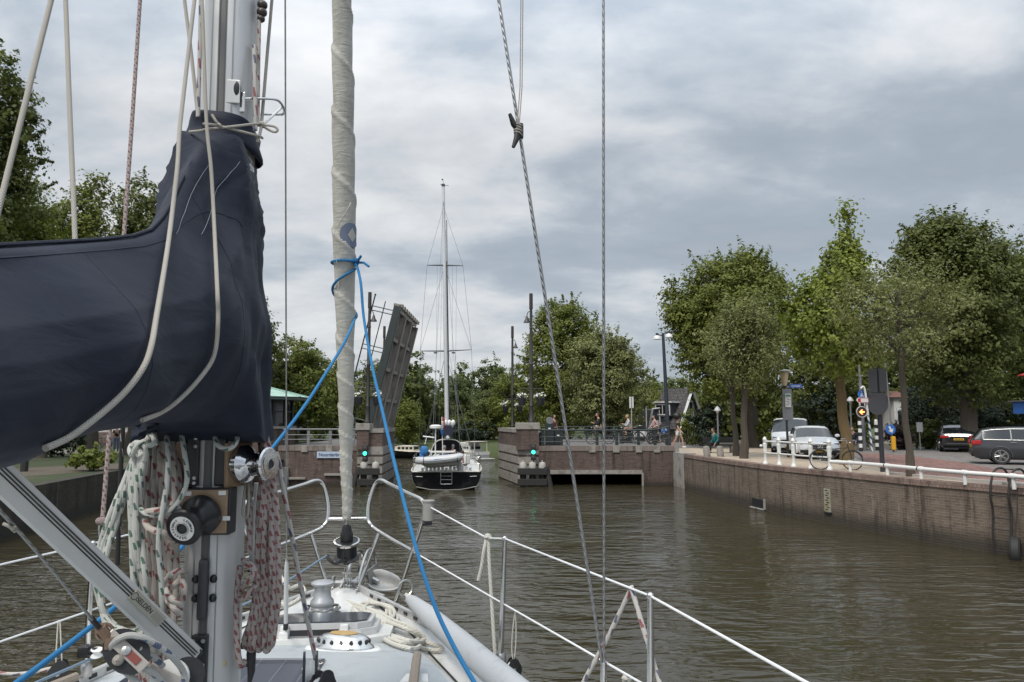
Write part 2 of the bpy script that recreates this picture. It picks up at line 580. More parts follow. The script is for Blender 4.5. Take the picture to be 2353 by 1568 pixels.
CLINK = brick_mat('clinker_paving', (.20, .18, .17), (.25, .225, .21), (.13, .12, .11), .2, .1, stain=.4, streak=(.3, .28, .25), mo=.05)
REDP = brick_mat('red_paving', (.215, .112, .095), (.26, .14, .118), (.15, .095, .08), .3, .3, stain=.3, streak=(.36, .22, .19), mo=.03)
SANDP = mk('sandy_paving', (.40, .33, .255), .9, 0, .25, 3, bump=.3, bscale=30, dirt=(.28, .22, .16), dscale=1.2, dthr=.5)
GRASS = mk('mown_grass', (.030, .042, .011), .9, 0, .5, 2.2, bump=.6, bscale=40, dirt=(.075, .06, .033), dscale=.35, dthr=.56)
GRASSF = mk('far_grass', (.045, .062, .016), .9, 0, .4, 1, bump=.4, bscale=20)
EARTH = mk('earth', (.10, .085, .06), .95, 0, .3, 2, bump=.5, bscale=20)
o = sheet('ground', QE + [(8.68, 54.6), (1.6, 54.6), (.4, 64), (.6, 72.5), (500, 72.5), (500, -4)], ZQ, CLINK)
sheet('grass', LE + [(-12.4, 39.4), (-12.4, 54.6), (-11.4, 58), (-13, 72.5), (-500, 72.5), (-500, -30)], ZL, GRASS)
rows = []
fg = MB()
for yy, zz in ((71.5, -.3), (72.5, .5), (76, .95), (90, 1.3), (140, 1.5), (900, 1.6)):
    rows.append([V((x, yy + (1.5 * math.sin(x * .11) if yy < 100 else 0), zz)) for x in (-900, -120, -60, -40, -25, -16, -12, -8, -4, 0, 4, 10, 20, 40, 90, 900)])
fg.grid(rows)
o = fg.build('far_grass', GRASSF); o['kind'] = 'structure'
sheet('red_path', [g2(*p) for p in [(1968, 1041), (2080, 1046), (2200, 1062), (2360, 1090)]] + [(20.5, 13.5), (26, 6), (22.4, 6.6), (17.6, 12.4), (15.2, 16.4), (13.6, 19.7)] + [g2(*p) for p in [(2232, 1105), (2120, 1096), (2040, 1082), (1992, 1062)]], ZQ + .004, REDP)
sheet('sandy_path', [g2(*p) for p in [(1560, 1031), (1700, 1029), (1800, 1030), (1955, 1050), (1990, 1064), (2040, 1083.5), (2120, 1098)]] + [(13.25, 19.9)] + [(q[0] + .38, q[1]) for q in (QE[4], QE[5], QE[6], QE[7], QE[8])] + [(9.0, 40.1)], ZQ + .008, SANDP)
p0 = MB()
sheet('road', [g2(*p) for p in [(1975, 1030), (2120, 1034), (2353, 1040), (2700, 1046), (2700, 1020), (2353, 1016), (1975, 1016)]], ZQ + .003, mk('asphalt', (.10, .098, .095), .9, 0, .2, 2, bump=.3, bscale=60))
sheet('garden_bed', [g2(*p) for p in [(1620, 1027), (1960, 1030), (2700, 1019), (2700, 1005), (1620, 1005)]], ZQ + .005, EARTH)
sheet('dirt_path', [g2(*p, ZL) for p in [(-60, 1083), (130, 1072), (300, 1064), (300, 1076), (130, 1090), (-60, 1104)]], ZL + .004, mk('trodden_earth', (.085, .07, .05), .95, 0, .3, 2, bump=.4))
sheet('footpath', [g2(*p, ZL) for p in [(-60, 1048), (130, 1044), (420, 1036), (420, 1030), (-60, 1038)]], ZL + .005, mk('pale_paving', (.16, .15, .135), .9, 0, .2, 3))

# ------------------------------------------------------------------ quay walls
QB = brick_mat('quay_brick', (.122, .089, .067), (.20, .150, .114), (.19, .162, .13), .22, .074, stain=.35, wet=.6, streak=(.34, .29, .26), mo=.09)
COPB = brick_mat('coping_brick', (.22, .145, .12), (.29, .205, .17), (.18, .14, .12), .11, .24, stain=.5, streak=(.4, .3, .24), seed=4, mo=.03)
OLDB = brick_mat('old_brick', (.034, .030, .022), (.06, .051, .038), (.045, .04, .03), .22, .07, stain=.7, wet=.5, streak=(.2, .19, .16), seed=9)
CONC = mk('pale_concrete', (.30, .285, .265), .85, 0, .25, 2, bump=.3, bscale=40, dirt=(.15, .13, .11), dscale=2.2, dthr=.52)

def wall_along(mb, pts, z0, z1, off0, off1):
    """a wall that follows pts; off is measured to the land side (right of the running direction)"""
    n = len(pts)
    def nrm(i):
        a, b_ = V(pts[max(i - 1, 0)]), V(pts[min(i + 1, n - 1)])
        dd = (b_ - a).normalized()
        return V((dd.y, -dd.x))
    L = 0
    a0 = a1 = None
    for i in range(n - 1):
        q0, q1 = V(pts[i]), V(pts[i + 1])
        n0, n1 = nrm(i), nrm(i + 1)
        ll = (q1 - q0).length
        w_, l_ = [q + nn * off0 for q, nn in ((q0, n0), (q1, n1))], [q + nn * off1 for q, nn in ((q0, n0), (q1, n1))]
        mb.add([(w_[0].x, w_[0].y, z0), (w_[1].x, w_[1].y, z0), (w_[1].x, w_[1].y, z1), (w_[0].x, w_[0].y, z1)], [(0, 1, 2, 3)], [((L, z0), (L + ll, z0), (L + ll, z1), (L, z1))])
        t_ = off1 - off0
        mb.add([(w_[0].x, w_[0].y, z1), (w_[1].x, w_[1].y, z1), (l_[1].x, l_[1].y, z1), (l_[0].x, l_[0].y, z1)], [(0, 1, 2, 3)], [((L, 0), (L + ll, 0), (L + ll, t_), (L, t_))])
        mb.add([(l_[0].x, l_[0].y, z1), (l_[1].x, l_[1].y, z1), (l_[1].x, l_[1].y, z0), (l_[0].x, l_[0].y, z0)], [(0, 1, 2, 3)], [((L, z1), (L + ll, z1), (L + ll, z0), (L, z0))])
        L += ll
    return mb

def dense(pts, k=6):
    s_ = smooth_path([(p[0], p[1], 0) for p in pts], k)
    return [(p.x, p.y) for p in s_]

QD = dense(QE)
iend = min(range(len(QD)), key=lambda i: abs(QD[i][1] - 38.2))
quay = thing('quay_wall', 'long brown brick quay wall with streaked face along the right bank', 'quay wall', (12, 22, 0))
qm = wall_along(MB(), QD[:iend + 1], -1.5, ZQ - .16, 0, .55).build('brick_face', QB, quay)
wall_along(MB(), QD[:iend + 1], ZQ - .158, ZQ + .012, -.035, .42).build('coping', COPB, quay)
wall_along(MB(), [QD[i] for i in range(iend, len(QD))], -1.5, ZQ + .03, -.02, .6).build('concrete_end', CONC, quay)
lq = thing('quay_wall', 'dark mossy brick quay wall below the grass on the left bank', 'quay wall', (-15, 20, 0))
LD = list(reversed(dense(LE)))
wall_along(MB(), LD, -1.5, ZL + .02, 0, .5).build('brick_face', OLDB, lq)
kb = wall_along(MB(), [(q[0] + .78, q[1]) for q in QD if 6 < q[1] < 24.5], ZQ - .02, ZQ + .09, 0, .14).build('kerb', mk('kerb_stone', (.36, .34, .31), .85, 0, .15, 4, bump=.3), None); kb['kind'] = 'structure'
# drain mouth and gauge plate in the right wall
def at_wall(px, py):        # where a sight line meets the right quay wall
    r = ray(px, py)
    for (ax, ay), (bx, by) in zip(QD, QD[1:]):
        dx, dy = bx - ax, by - ay
        den_ = r.x * dy - r.y * dx
        if abs(den_) < 1e-9: continue
        s_ = (ax * dy - ay * dx) / den_
        u_ = (r.y * s_ - ay) / dy if abs(dy) > 1e-9 else 0
        if s_ > 0 and 0 <= u_ <= 1:
            return V((r.x * s_, r.y * s_, E + r.z * s_)), V((dx, dy, 0)).normalized()
    raise ValueError((px, py))

p, dd = at_wall(1902, 1150)
nn = V((-dd.y, dd.x, 0))
mm = mat_to(p, nn, dd)
gp = thing('water_gauge', 'weathered pale water level plate set in the brick quay wall', 'gauge plate', p)
MB().box((0, 0, .01), (.30, .78, .05), bev=.008, m=mm).build('plate', mk('gauge_plate', (.29, .28, .22), .7, 0, .3, 8, dirt=(.25, .22, .09), dscale=5, dthr=.5), gp)
mb = MB()
for k in range(9): mb.box((-.05 if k % 2 else .02, -.33 + k * .08, .037), (.12, .03, .006), m=mm)
mb.build('scale_marks', BLACKP, gp)
MB().box((0, .415, .012), (.36, .05, .09), bev=.01, m=mm).build('lintel', BLACKM, gp)
p, dd = at_wall(1742, 1157); nn = V((-dd.y, dd.x, 0)); mm = mat_to(p, nn, dd)
dr = thing('drain_outlet', 'small dark drain mouth with a slab over it at the quay waterline', 'drain', p)
MB().box((0, 0, .012), (.95, .34, .03), bev=.005, m=mm).build('opening', BLACKM, dr)
MB().box((0, .19, .04), (1.1, .05, .1), bev=.01, m=mm).build('slab', CONC, dr)
MB().box((-.55, -.02, .03), (.06, .4, .08), bev=.01, m=mm).build('cheek', CONC, dr)
from mathutils import noise as mnoise
# ------------------------------------------------------------------ trees
LEAF = {
    'lime': leaf_mat('lime_leaves', (.096, .120, .023), (.215, .238, .050)),
    'bright': leaf_mat('bright_leaves', (0.145, 0.188, 0.029), (0.290, 0.326, 0.065), .42),
    'dark': leaf_mat('dark_leaves', (.062, .080, .021), (.148, .168, .044)),
    'olive': leaf_mat('olive_leaves', (.145, .160, .058), (.270, .282, .112)),
    'far': leaf_mat('far_leaves', (.085, .112, .038), (.16, .19, .07)),
    'purple': leaf_mat('purple_leaves', (.020, .012, .016), (.05, .028, .036)),
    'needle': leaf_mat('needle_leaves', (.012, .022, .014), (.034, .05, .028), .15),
}
BARK = mk('bark', (.075, .062, .048), .95, 0, .4, 6, bump=.8, bscale=14, stretch=(3, 3, .6))
BARKY = mk('lichen_bark', (.145, .10, .045), .95, 0, .35, 6, bump=.8, bscale=14, dirt=(.10, .08, .055), dscale=4, dthr=.55, stretch=(3, 3, .6))

def crown_arrays(c, rad, seed, n, leaf=.24, lobes=16, clump=.55, shape='round', per=46, aspect=.6, gap=0.0, droop=0., up=1.):
    rng = np.random.default_rng(seed)
    rad = np.array(rad, float)
    # lobes spread over the crown envelope
    L = []
    for i in range(lobes):
        z = 1 - 2 * (i + .5) / lobes
        a = i * 2.39996 + rng.uniform(-.5, .5)
        q = math.sqrt(max(0, 1 - z * z))
        d_ = np.array([q * math.cos(a), q * math.sin(a), z])
        rr = rng.uniform(.58, .82)
        if shape == 'cone': k_ = .25 + .75 * (1 - (z + 1) / 2) ** .8
        elif shape == 'egg': k_ = 1.0 - .42 * max(0, z) - .12 * max(0, -z)
        else: k_ = 1.0
        L.append((d_ * rad * rr * np.array([k_, k_, 1]), rng.uniform(.24, .40) * (k_ if shape == 'cone' else 1)))
    L.append((np.zeros(3), .62))
    nc = max(8, n // per)
    cc, oo = [], []
    ws = np.array([l[1] ** 2 for l in L]); ws /= ws.sum()
    pick = rng.choice(len(L), nc, p=ws)
    dv = rng.normal(size=(nc, 3)); dv[:, 2] += .35
    dv /= np.linalg.norm(dv, axis=1)[:, None]
    rr = rng.uniform(.55, 1.06, nc) ** .6
    lc = np.array([l[0] for l in L])[pick]
    lr = np.array([l[1] for l in L])[pick]
    cen = lc + dv * (lr * rr)[:, None] * rad
    outd = cen / rad
    keep = np.linalg.norm(outd, axis=1) < 1.22
    fr = 2.6 / float(np.mean(rad)); nzv = np.array([mnoise.noise(V(q * fr + seed)) for q in cen])
    keep &= (nzv > ((-.36 if n > 20000 else -.28) if up == 1 else -.2)) | (np.linalg.norm(outd, axis=1) < .5)
    if gap > 0: keep &= rng.uniform(size=nc) > gap
    cen, outd = cen[keep], (dv * .7 + outd * .6)[keep]
    nc = len(cen)
    cl_t = rng.uniform(0, 1, nc)
    cr = clump * rng.uniform(.6, 1.35, nc)
    idx = np.repeat(np.arange(nc), per)
    m_ = len(idx)
    off = np.clip(rng.normal(size=(m_, 3)) * .48, -1.05, 1.05)
    off[:, 2] *= .6 * up
    spr = (rng.uniform(size=nc) < (.22 if up == 1 else .34))[idx]      # leafy shoots that stick out of the crown
    sd_ = outd + np.array([0, 0, .5 * up]) + rng.normal(size=(nc, 3)) * .35
    sd_ /= np.linalg.norm(sd_, axis=1)[:, None]
    ln = rng.uniform(-.5, 1.5, m_)
    off = np.where(spr[:, None], sd_[idx] * ln[:, None] + off * (.30 - .12 * ln)[:, None], off)
    pos = cen[idx] + off * cr[idx][:, None]
    if droop: pos[:, 2] -= droop * (off[:, 0] ** 2 + off[:, 1] ** 2) * cr[idx]
    nrm = outd[idx] * .7 + rng.normal(size=(m_, 3)) * .55 + off * .5
    nrm[:, 2] += .45
    nrm /= np.linalg.norm(nrm, axis=1)[:, None]
    tg = np.cross(nrm, rng.normal(size=(m_, 3)))
    tg /= np.linalg.norm(tg, axis=1)[:, None] + 1e-9
    bt = np.cross(nrm, tg)
    sz = leaf * rng.uniform(.6, 1.35, m_)
    a = tg * (sz * .5)[:, None]; b_ = bt * (sz * .5 * aspect)[:, None]
    vs = np.stack([pos - a, pos - b_ + a * .1, pos + a, pos + b_ + a * .1], 1).reshape(-1, 3) + np.array(c)
    tint = np.clip(cl_t[idx] * .55 + rng.uniform(0, .45, m_), 0, 1)
    return vs, np.repeat(tint, 4)

def leaf_mesh(name, vs, tint, mat, parent):
    nv = len(vs)
    off = np.array(wl(parent))
    me = bpy.data.meshes.new(name)
    me.vertices.add(nv); me.loops.add(nv); me.polygons.add(nv // 4)
    me.vertices.foreach_set('co', (vs - off).astype(np.float32).ravel())
    me.loops.foreach_set('vertex_index', np.arange(nv, dtype=np.int32))
    me.polygons.foreach_set('loop_start', np.arange(0, nv, 4, dtype=np.int32))
    me.polygons.foreach_set('loop_total', np.full(nv // 4, 4, dtype=np.int32))
    at_ = me.attributes.new('tint', 'FLOAT', 'POINT')
    at_.data.foreach_set('value', tint.astype(np.float32))
    me.update(calc_edges=True)
    return link_mesh(name, me, mat, parent)

def trunk_mesh(base, top, r, crown_c, crown_r, seed, limbs=7, lean=(0, 0), fork=None):
    rnd = random.Random(seed)
    mb = MB()
    base, top = V(base), V(top)
    n = 7
    path, rs = [], []
    for i in range(n + 1):
        t_ = i / n
        p_ = base.lerp(top, t_) + V((rnd.uniform(-1, 1), rnd.uniform(-1, 1), 0)) * r * .35 * (1 if 0 < i < n else 0)
        path.append(p_); rs.append(r * (1.35 if i == 0 else 1.08 - .45 * t_))
    path = [base - V((0, 0, .2))] + path; rs = [r * 1.6] + rs
    mb.tube(smooth_path(path, 3), [rs[min(len(rs) - 1, i // 3)] for i in range(3 * (len(path) - 1) + 1)], 9)
    cc, cr = V(crown_c), crown_r
    for k in range(limbs):
        a = k * 2.4 + rnd.uniform(-.4, .4)
        t_ = rnd.uniform(.62, 1.0)
        s_ = base.lerp(top, t_)
        zz = rnd.uniform(-.35, .75)
        q = math.sqrt(1 - zz * zz) * rnd.uniform(.6, .85)
        e = cc + V((math.cos(a) * q * cr[0], math.sin(a) * q * cr[1], zz * cr[2] * .8))
        mid = s_.lerp(e, .5) + V((0, 0, -.06 * (e - s_).length)) + V((rnd.uniform(-1, 1), rnd.uniform(-1, 1), 0)) * .05 * (e - s_).length
        r0 = r * .5 * (1.15 - .5 * t_)
        pts = smooth_path([s_, mid, e], 5)
        mb.tube(pts, [r0 * (1 - .85 * i / (len(pts) - 1)) for i in range(len(pts))], 6)
        for j in range(3):
            b0 = pts[rnd.randint(4, 8)]
            e2 = b0 + V((rnd.uniform(-1, 1) * cr[0], rnd.uniform(-1, 1) * cr[1], rnd.uniform(-.1, .7) * cr[2])) * .35
            mb.tube(smooth_path([b0, b0.lerp(e2, .5) + V((0, 0, .05)), e2], 3), [r0 * .38 * (1 - .8 * i / 6) for i in range(7)], 5)
    return mb

def tree(name, label, x0, x1, y0, y1, Y, kind, seed, basepx=None, zg=ZQ, trunk_r=.22, n=9000, leaf=.24, group=None, shape='round', depth=1.0, lobes=16, clump=.6, bark=None, gap=0., aspect=.6, limbs=7, droop=0., per=46, parts=(), cat='tree', tpx=None, up=1.):
    """crown seen between x0..x1 and y0..y1 in the photograph, standing Y metres ahead"""
    pl, pr = P(x0, (y0 + y1) / 2, Y), P(x1, (y0 + y1) / 2, Y)
    pt, pb = P((x0 + x1) / 2, y0, Y), P((x0 + x1) / 2, y1, Y)
    rx, rz = (pr.x - pl.x) / 2, (pt.z - pb.z) / 2
    c = V(((pl.x + pr.x) / 2, Y, (pt.z + pb.z) / 2))
    ry = rx * depth
    bx = P(basepx, 1000, Y).x if basepx else c.x
    root = thing(name, label, cat, (bx, Y, zg), group)
    topz = c.z + rz * .35
    tx = P(tpx, 800, Y).x if tpx else c.x
    trunk_mesh((bx, Y, zg), (tx, Y, topz), trunk_r, c, (rx, ry, rz), seed, limbs).build('trunk', bark or BARK, root)
    n = int(n * (1.9 if Y < 55 else 2.6)); leaf *= .84; lobes = int(lobes * 1.5)
    vs, ti = crown_arrays(c, (rx, ry, rz), seed, n, leaf, lobes, clump, shape, per, aspect, gap, droop, up)
    for (ex0, ex1, ey0, ey1, dn, sh) in parts:       # further masses of the same crown
        a_, b_ = P(ex0, (ey0 + ey1) / 2, Y), P(ex1, (ey0 + ey1) / 2, Y)
        u_, l_ = P((ex0 + ex1) / 2, ey0, Y), P((ex0 + ex1) / 2, ey1, Y)
        rr = ((b_.x - a_.x) / 2, (b_.x - a_.x) / 2 * depth, (u_.z - l_.z) / 2)
        v2, t2 = crown_arrays(((a_.x + b_.x) / 2, Y + .1, (u_.z + l_.z) / 2), rr, seed + 91 + int(ex0), int(dn * 1.9), leaf, 9, clump, sh, per, aspect, gap, droop, up)
        vs = np.concatenate([vs, v2]); ti = np.concatenate([ti, t2])
    leaf_mesh('crown', vs, ti, LEAF[kind], root)
    return root

def bush(name, label, x0, x1, y0, y1, Y, kind, seed, n=2500, leaf=.16, group=None, zg=ZQ, depth=1., cat='bush', clump=.3, lobes=9, aspect=.6):
    pl, pr = P(x0, y1, Y), P(x1, y1, Y)
    zt = P((x0 + x1) / 2, y0, Y).z
    rx = (pr.x - pl.x) / 2
    rz = (zt - zg) / 2 + .05
    c = V(((pl.x + pr.x) / 2, Y, zg + rz * .96))
    root = thing(name, label, cat, (c.x, Y, zg), group)
    mb = MB()
    rnd = random.Random(seed)
    for k in range(7):
        a = k * .9
        e = c + V((math.cos(a) * rx * .6, math.sin(a) * rx * depth * .6, rz * rnd.uniform(-.2, .5)))
        mb.tube(smooth_path([V((c.x + rnd.uniform(-.1, .1), Y, zg - .05)), V((c.x, Y, zg)).lerp(e, .5), e], 3), [.025 * (1.2 - i / 7) for i in range(7)], 5)
    mb.build('stem', BARK, root)
    vs, ti = crown_arrays(c, (rx, rx * depth, rz), seed, n, leaf, lobes, clump, 'round', 46, aspect)
    vs[:, 2] = np.maximum(vs[:, 2], zg + .01)
    leaf_mesh('foliage', vs, ti, LEAF[kind], root)
    return root

TG = 'trees beyond the left bank'
tree('broadleaf_tree', 'tall dark tree at the left edge of the photo', -150, 88, 130, 640, 37, 'dark', 11, basepx=-40, zg=ZL, n=15000, leaf=.26, group=TG, trunk_r=.35)
tree('broadleaf_tree', 'bright green tree low at the left edge, below the dark tall one', -60, 160, 425, 760, 42, 'bright', 12, basepx=95, zg=ZL, n=13000, leaf=.24, group=TG, trunk_r=.28)
tree('broadleaf_tree', 'mid green bushy tree seen between the two white lines at left', 100, 270, 420, 800, 46, 'lime', 13, basepx=212, zg=ZL, n=12000, leaf=.26, group=TG, trunk_r=.3)
tree('broadleaf_tree', 'dark tree showing above the navy sail cover', 246, 400, 395, 800, 52, 'dark', 14, basepx=330, zg=ZL, n=12000, leaf=.3, group=TG, trunk_r=.3)
MG = 'trees around the bridge house and behind the raised bridge leaf'
tree('broadleaf_tree', 'dark tree rising behind the copper roofed bridge house', 470, 652, 690, 990, 58, 'dark', 21, zg=ZL, n=9000, leaf=.28, group=MG)
tree('broadleaf_tree', 'rounded green tree between the bridge house and the furled sail', 600, 765, 770, 1010, 63, 'lime', 22, zg=ZL, n=9500, leaf=.28, group=MG)
tree('broadleaf_tree', 'green tree half hidden behind the furled sail', 700, 840, 830, 1000, 72, 'lime', 23, zg=ZL, n=6500, leaf=.3, group=MG)
tree('broadleaf_tree', 'tree behind the raised bridge leaf', 815, 935, 820, 990, 80, 'far', 24, zg=1.2, n=6000, leaf=.3, group=MG)
tree('broadleaf_tree', 'tree with a rounded top between the bridge leaf and the sailing yacht', 905, 1003, 832, 1010, 92, 'far', 25, zg=1.2, n=6500, leaf=.32, group=MG)
tree('broadleaf_tree', 'low dark green tree right beside the foot of the raised bridge leaf', 892, 972, 915, 1030, 74, 'lime', 26, zg=.9, n=5000, leaf=.22, group=MG, trunk_r=.15)
FG = 'trees of the park behind the channel'
tree('broadleaf_tree', 'far tree just right of the yacht mast foot', 1000, 1092, 852, 1030, 104, 'far', 31, zg=1.4, n=6500, leaf=.34, group=FG)
tree('broadleaf_tree', 'far tree with a high rounded top left of the far bridge lamp', 1082, 1180, 822, 1030, 98, 'far', 32, zg=1.4, n=6500, leaf=.34, group=FG)
tree('broadleaf_tree', 'far tree crowded behind the two bridge lamp posts', 1120, 1240, 840, 1030, 84, 'lime', 33, zg=1.4, n=6500, leaf=.3, group=FG)
tree('broadleaf_tree', 'dark gap tree low behind the yacht boom', 960, 1070, 920, 1040, 88, 'dark', 34, zg=1.3, n=5000, leaf=.28, group=FG)
tree('broadleaf_tree', 'dark low tree behind the white motor cruiser', 1050, 1160, 920, 1040, 86, 'dark', 35, zg=1.3, n=5000, leaf=.28, group=FG)
tree('lime_tree', 'big lime tree behind the right bridge pier', 1198, 1402, 688, 1010, 63, 'lime', 41, n=17000, leaf=.25, trunk_r=.35, group='large trees behind the bridge road', lobes=20, parts=((1240, 1340, 683, 800, 3000, 'round'),))
tree('lime_tree', 'broad lighter lime tree in front of the big one behind the bridge railing', 1292, 1492, 762, 1008, 57, 'olive', 42, n=17000, leaf=.23, trunk_r=.3, group='large trees behind the bridge road', lobes=20, parts=((1330, 1420, 758, 860, 2500, 'round'),))
tree('birch_tree', 'green tree left of the gabled house', 1430, 1532, 872, 1030, 76, 'lime', 43, n=6000, leaf=.26, group='large trees behind the bridge road', trunk_r=.2)
tree('broadleaf_tree', 'distant tree above the dormer of the gabled house', 1515, 1610, 862, 1020, 95, 'far', 44, n=5000, leaf=.34, group='large trees behind the bridge road')
HG = 'tall trees of the right bank'
tree('chestnut_tree', 'huge dark tree behind the twin trunked slender trees', 1545, 1835, 578, 960, 47, 'lime', 51, basepx=1741, n=32000, leaf=.25, trunk_r=.42, group=HG, lobes=26, clump=.7, parts=((1523, 1650, 655, 810, 4200, 'round'), (1590, 1790, 570, 720, 5000, 'round')))
tree('chestnut_tree', 'huge dark tree filling the right edge behind the parked estate car', 2045, 2340, 490, 960, 41, 'dark', 52, basepx=2228, n=30000, leaf=.25, trunk_r=.42, group=HG, lobes=26, clump=.7, parts=((2070, 2230, 484, 640, 4000, 'round'),))
tree('chestnut_tree', 'dark tree cut off by the right edge of the photo', 2215, 2540, 520, 960, 46, 'dark', 53, basepx=2420, n=26000, leaf=.28, trunk_r=.4, group=HG, lobes=20, clump=.7)
tree('broadleaf_tree', 'dark background tree behind the street sign panels', 1780, 2060, 760, 1010, 58, 'dark', 54, n=11000, leaf=.28, trunk_r=.3, group=HG)
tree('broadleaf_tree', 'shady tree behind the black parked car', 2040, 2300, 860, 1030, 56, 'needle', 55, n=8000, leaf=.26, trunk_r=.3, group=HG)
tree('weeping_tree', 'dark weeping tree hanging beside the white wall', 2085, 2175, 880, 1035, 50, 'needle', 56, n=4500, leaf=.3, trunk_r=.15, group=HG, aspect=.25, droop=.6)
YG = 'young trees along the right quay'
tree('willow_tree', 'slender olive tree with twin trunks near the two stone bollards', 1622, 1806, 690, 905, 33.8, 'olive', 61, basepx=1707, n=15000, leaf=.17, trunk_r=.15, group=YG, shape='egg', clump=.5, gap=.2, bark=BARK, aspect=.4, lobes=16, up=2.2, limbs=12)
tree('maple_tree', 'bright green maple with a pointed top and mossy yellow trunk', 1815, 2040, 600, 880, 29.3, 'bright', 62, basepx=1942, tpx=1925, n=13000, leaf=.19, trunk_r=.2, group=YG, shape='round', clump=.45, gap=.12, bark=BARKY, aspect=.7, lobes=18, up=1.7, parts=((1888, 1992, 520, 700, 3200, 'cone'), (1932, 1962, 450, 580, 300, 'cone')))
tree('robinia_tree', 'thin airy tree with a leaning trunk standing at the pipe rail', 1925, 2225, 585, 850, 23.2, 'olive', 63, basepx=2087, tpx=2068, n=13000, leaf=.125, trunk_r=.10, group=YG, shape='round', clump=.42, gap=.38, bark=BARK, aspect=.42, lobes=18, limbs=15, per=40, up=1.4)
r2 = thing('willow_trunk', 'slimmer companion trunk just left of the olive willow', 'tree', P(1690, 1000, 36.2) * 1.0, YG)
r2.location.z = ZQ; WL[r2.name] = V((r2.location.x, 36.2, ZQ))
trunk_mesh((r2.location.x, 36.2, ZQ), (r2.location.x - .1, 36.2, 6.2), .13, (r2.location.x, 36.2, 6.8), (1.6, 1.6, 2.0), 7, 6).build('trunk', BARK, r2)
vs, ti = crown_arrays((r2.location.x - .2, 36.2, 6.9), (1.9, 1.7, 2.2), 77, 4500, .17, 10, .45, 'egg', 46, .4)
leaf_mesh('crown', vs, ti, LEAF['olive'], r2)
r2.name = 'willow_tree'

bush('conifer_bush', 'dark drooping conifer left of the seated person', 1585, 1668, 925, 1022, 46, 'needle', 71, n=3500, leaf=.2)
bush('hedge', 'clipped low hedge behind the woman at the bridge corner', 1575, 1645, 1000, 1026, 50, 'dark', 72, n=2500, leaf=.12, depth=.5, cat='hedge')
bush('yellow_bush', 'yellow green bush by the gabled house', 1556, 1602, 938, 1024, 53, 'bright', 73, n=2200, leaf=.16)
bush('purple_bush', 'purple leaved bush behind the striped posts', 2035, 2100, 972, 1036, 44, 'purple', 74, n=3000, leaf=.16)
bush('shrub', 'dark round shrub left of the black car', 2095, 2160, 962, 1036, 45, 'dark', 75, n=3000, leaf=.16)
bush('shrub', 'shrub between the mossy trunk and the lamp', 1955, 2000, 975, 1036, 44, 'dark', 76, n=1800, leaf=.14)
bush('shrub', 'light green shrub between the dark trunk and the white van', 1742, 1800, 960, 1032, 46, 'lime', 77, n=2500, leaf=.16)
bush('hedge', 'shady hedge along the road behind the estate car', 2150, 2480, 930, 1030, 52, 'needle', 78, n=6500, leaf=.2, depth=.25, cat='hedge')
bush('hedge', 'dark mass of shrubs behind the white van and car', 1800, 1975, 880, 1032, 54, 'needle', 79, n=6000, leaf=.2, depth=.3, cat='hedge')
bush('shrub', 'leafy green shrub on the left bank grass', 162, 255, 1034, 1080, 31.5, 'lime', 80, n=2200, leaf=.17, zg=ZL)
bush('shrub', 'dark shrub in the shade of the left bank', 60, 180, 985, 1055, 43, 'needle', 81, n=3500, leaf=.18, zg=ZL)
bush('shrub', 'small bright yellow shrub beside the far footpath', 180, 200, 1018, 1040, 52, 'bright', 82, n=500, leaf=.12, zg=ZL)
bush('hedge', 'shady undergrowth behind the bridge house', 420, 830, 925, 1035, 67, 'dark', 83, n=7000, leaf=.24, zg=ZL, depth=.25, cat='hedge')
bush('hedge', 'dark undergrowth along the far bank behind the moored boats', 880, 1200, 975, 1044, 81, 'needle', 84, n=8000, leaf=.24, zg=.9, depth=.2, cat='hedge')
bush('hedge', 'undergrowth behind the bridge railing and cyclists', 1240, 1600, 940, 1020, 68, 'dark', 85, n=7000, leaf=.24, depth=.2, cat='hedge')

def wood(label, segs, Y, zg, kind, seed, n):
    """a far wood that reads as one mass: foliage from the ground to an uneven top"""
    rng = np.random.default_rng(seed)
    V_, T_ = [], []
    for (x0, x1, y0) in segs:
        a_, b_ = P(x0, y0, Y), P(x1, y0, Y)
        rz = (a_.z - zg) / 2
        v2, t2 = crown_arrays(((a_.x + b_.x) / 2, Y + rng.uniform(-1, 3), zg + rz * .95), ((b_.x - a_.x) * .62, 3., rz * 1.05), int(seed + x0 + 2000), int(n * 3.2), .46, 14, 1.1, 'round', 46, .75)
        V_.append(v2); T_.append(t2)
    vs = np.concatenate(V_); vs[:, 2] = np.maximum(vs[:, 2], zg)
    o_ = leaf_mesh('distant_wood', vs, np.concatenate(T_), LEAF[kind], None); o_['kind'] = 'stuff'; o_['label'] = label; o_['category'] = 'wood'
wood('dark wood closing the view beyond the right bank road', [(x, x + 130, 800 + (x * 37 % 90)) for x in range(1600, 2560, 95)], 66, ZQ, 'dark', 1, 1500)
wood('wooded park far beyond the left bank', [(x, x + 150, 800 + (x * 29 % 70)) for x in range(-200, 880, 80)], 84, ZL, 'dark', 2, 2000)
wood('far wood of the park at the end of the channel', [(x, x + 110, 838 + (x * 31 % 50)) for x in range(820, 1640, 60)], 118, 1.4, 'far', 3, 1700)
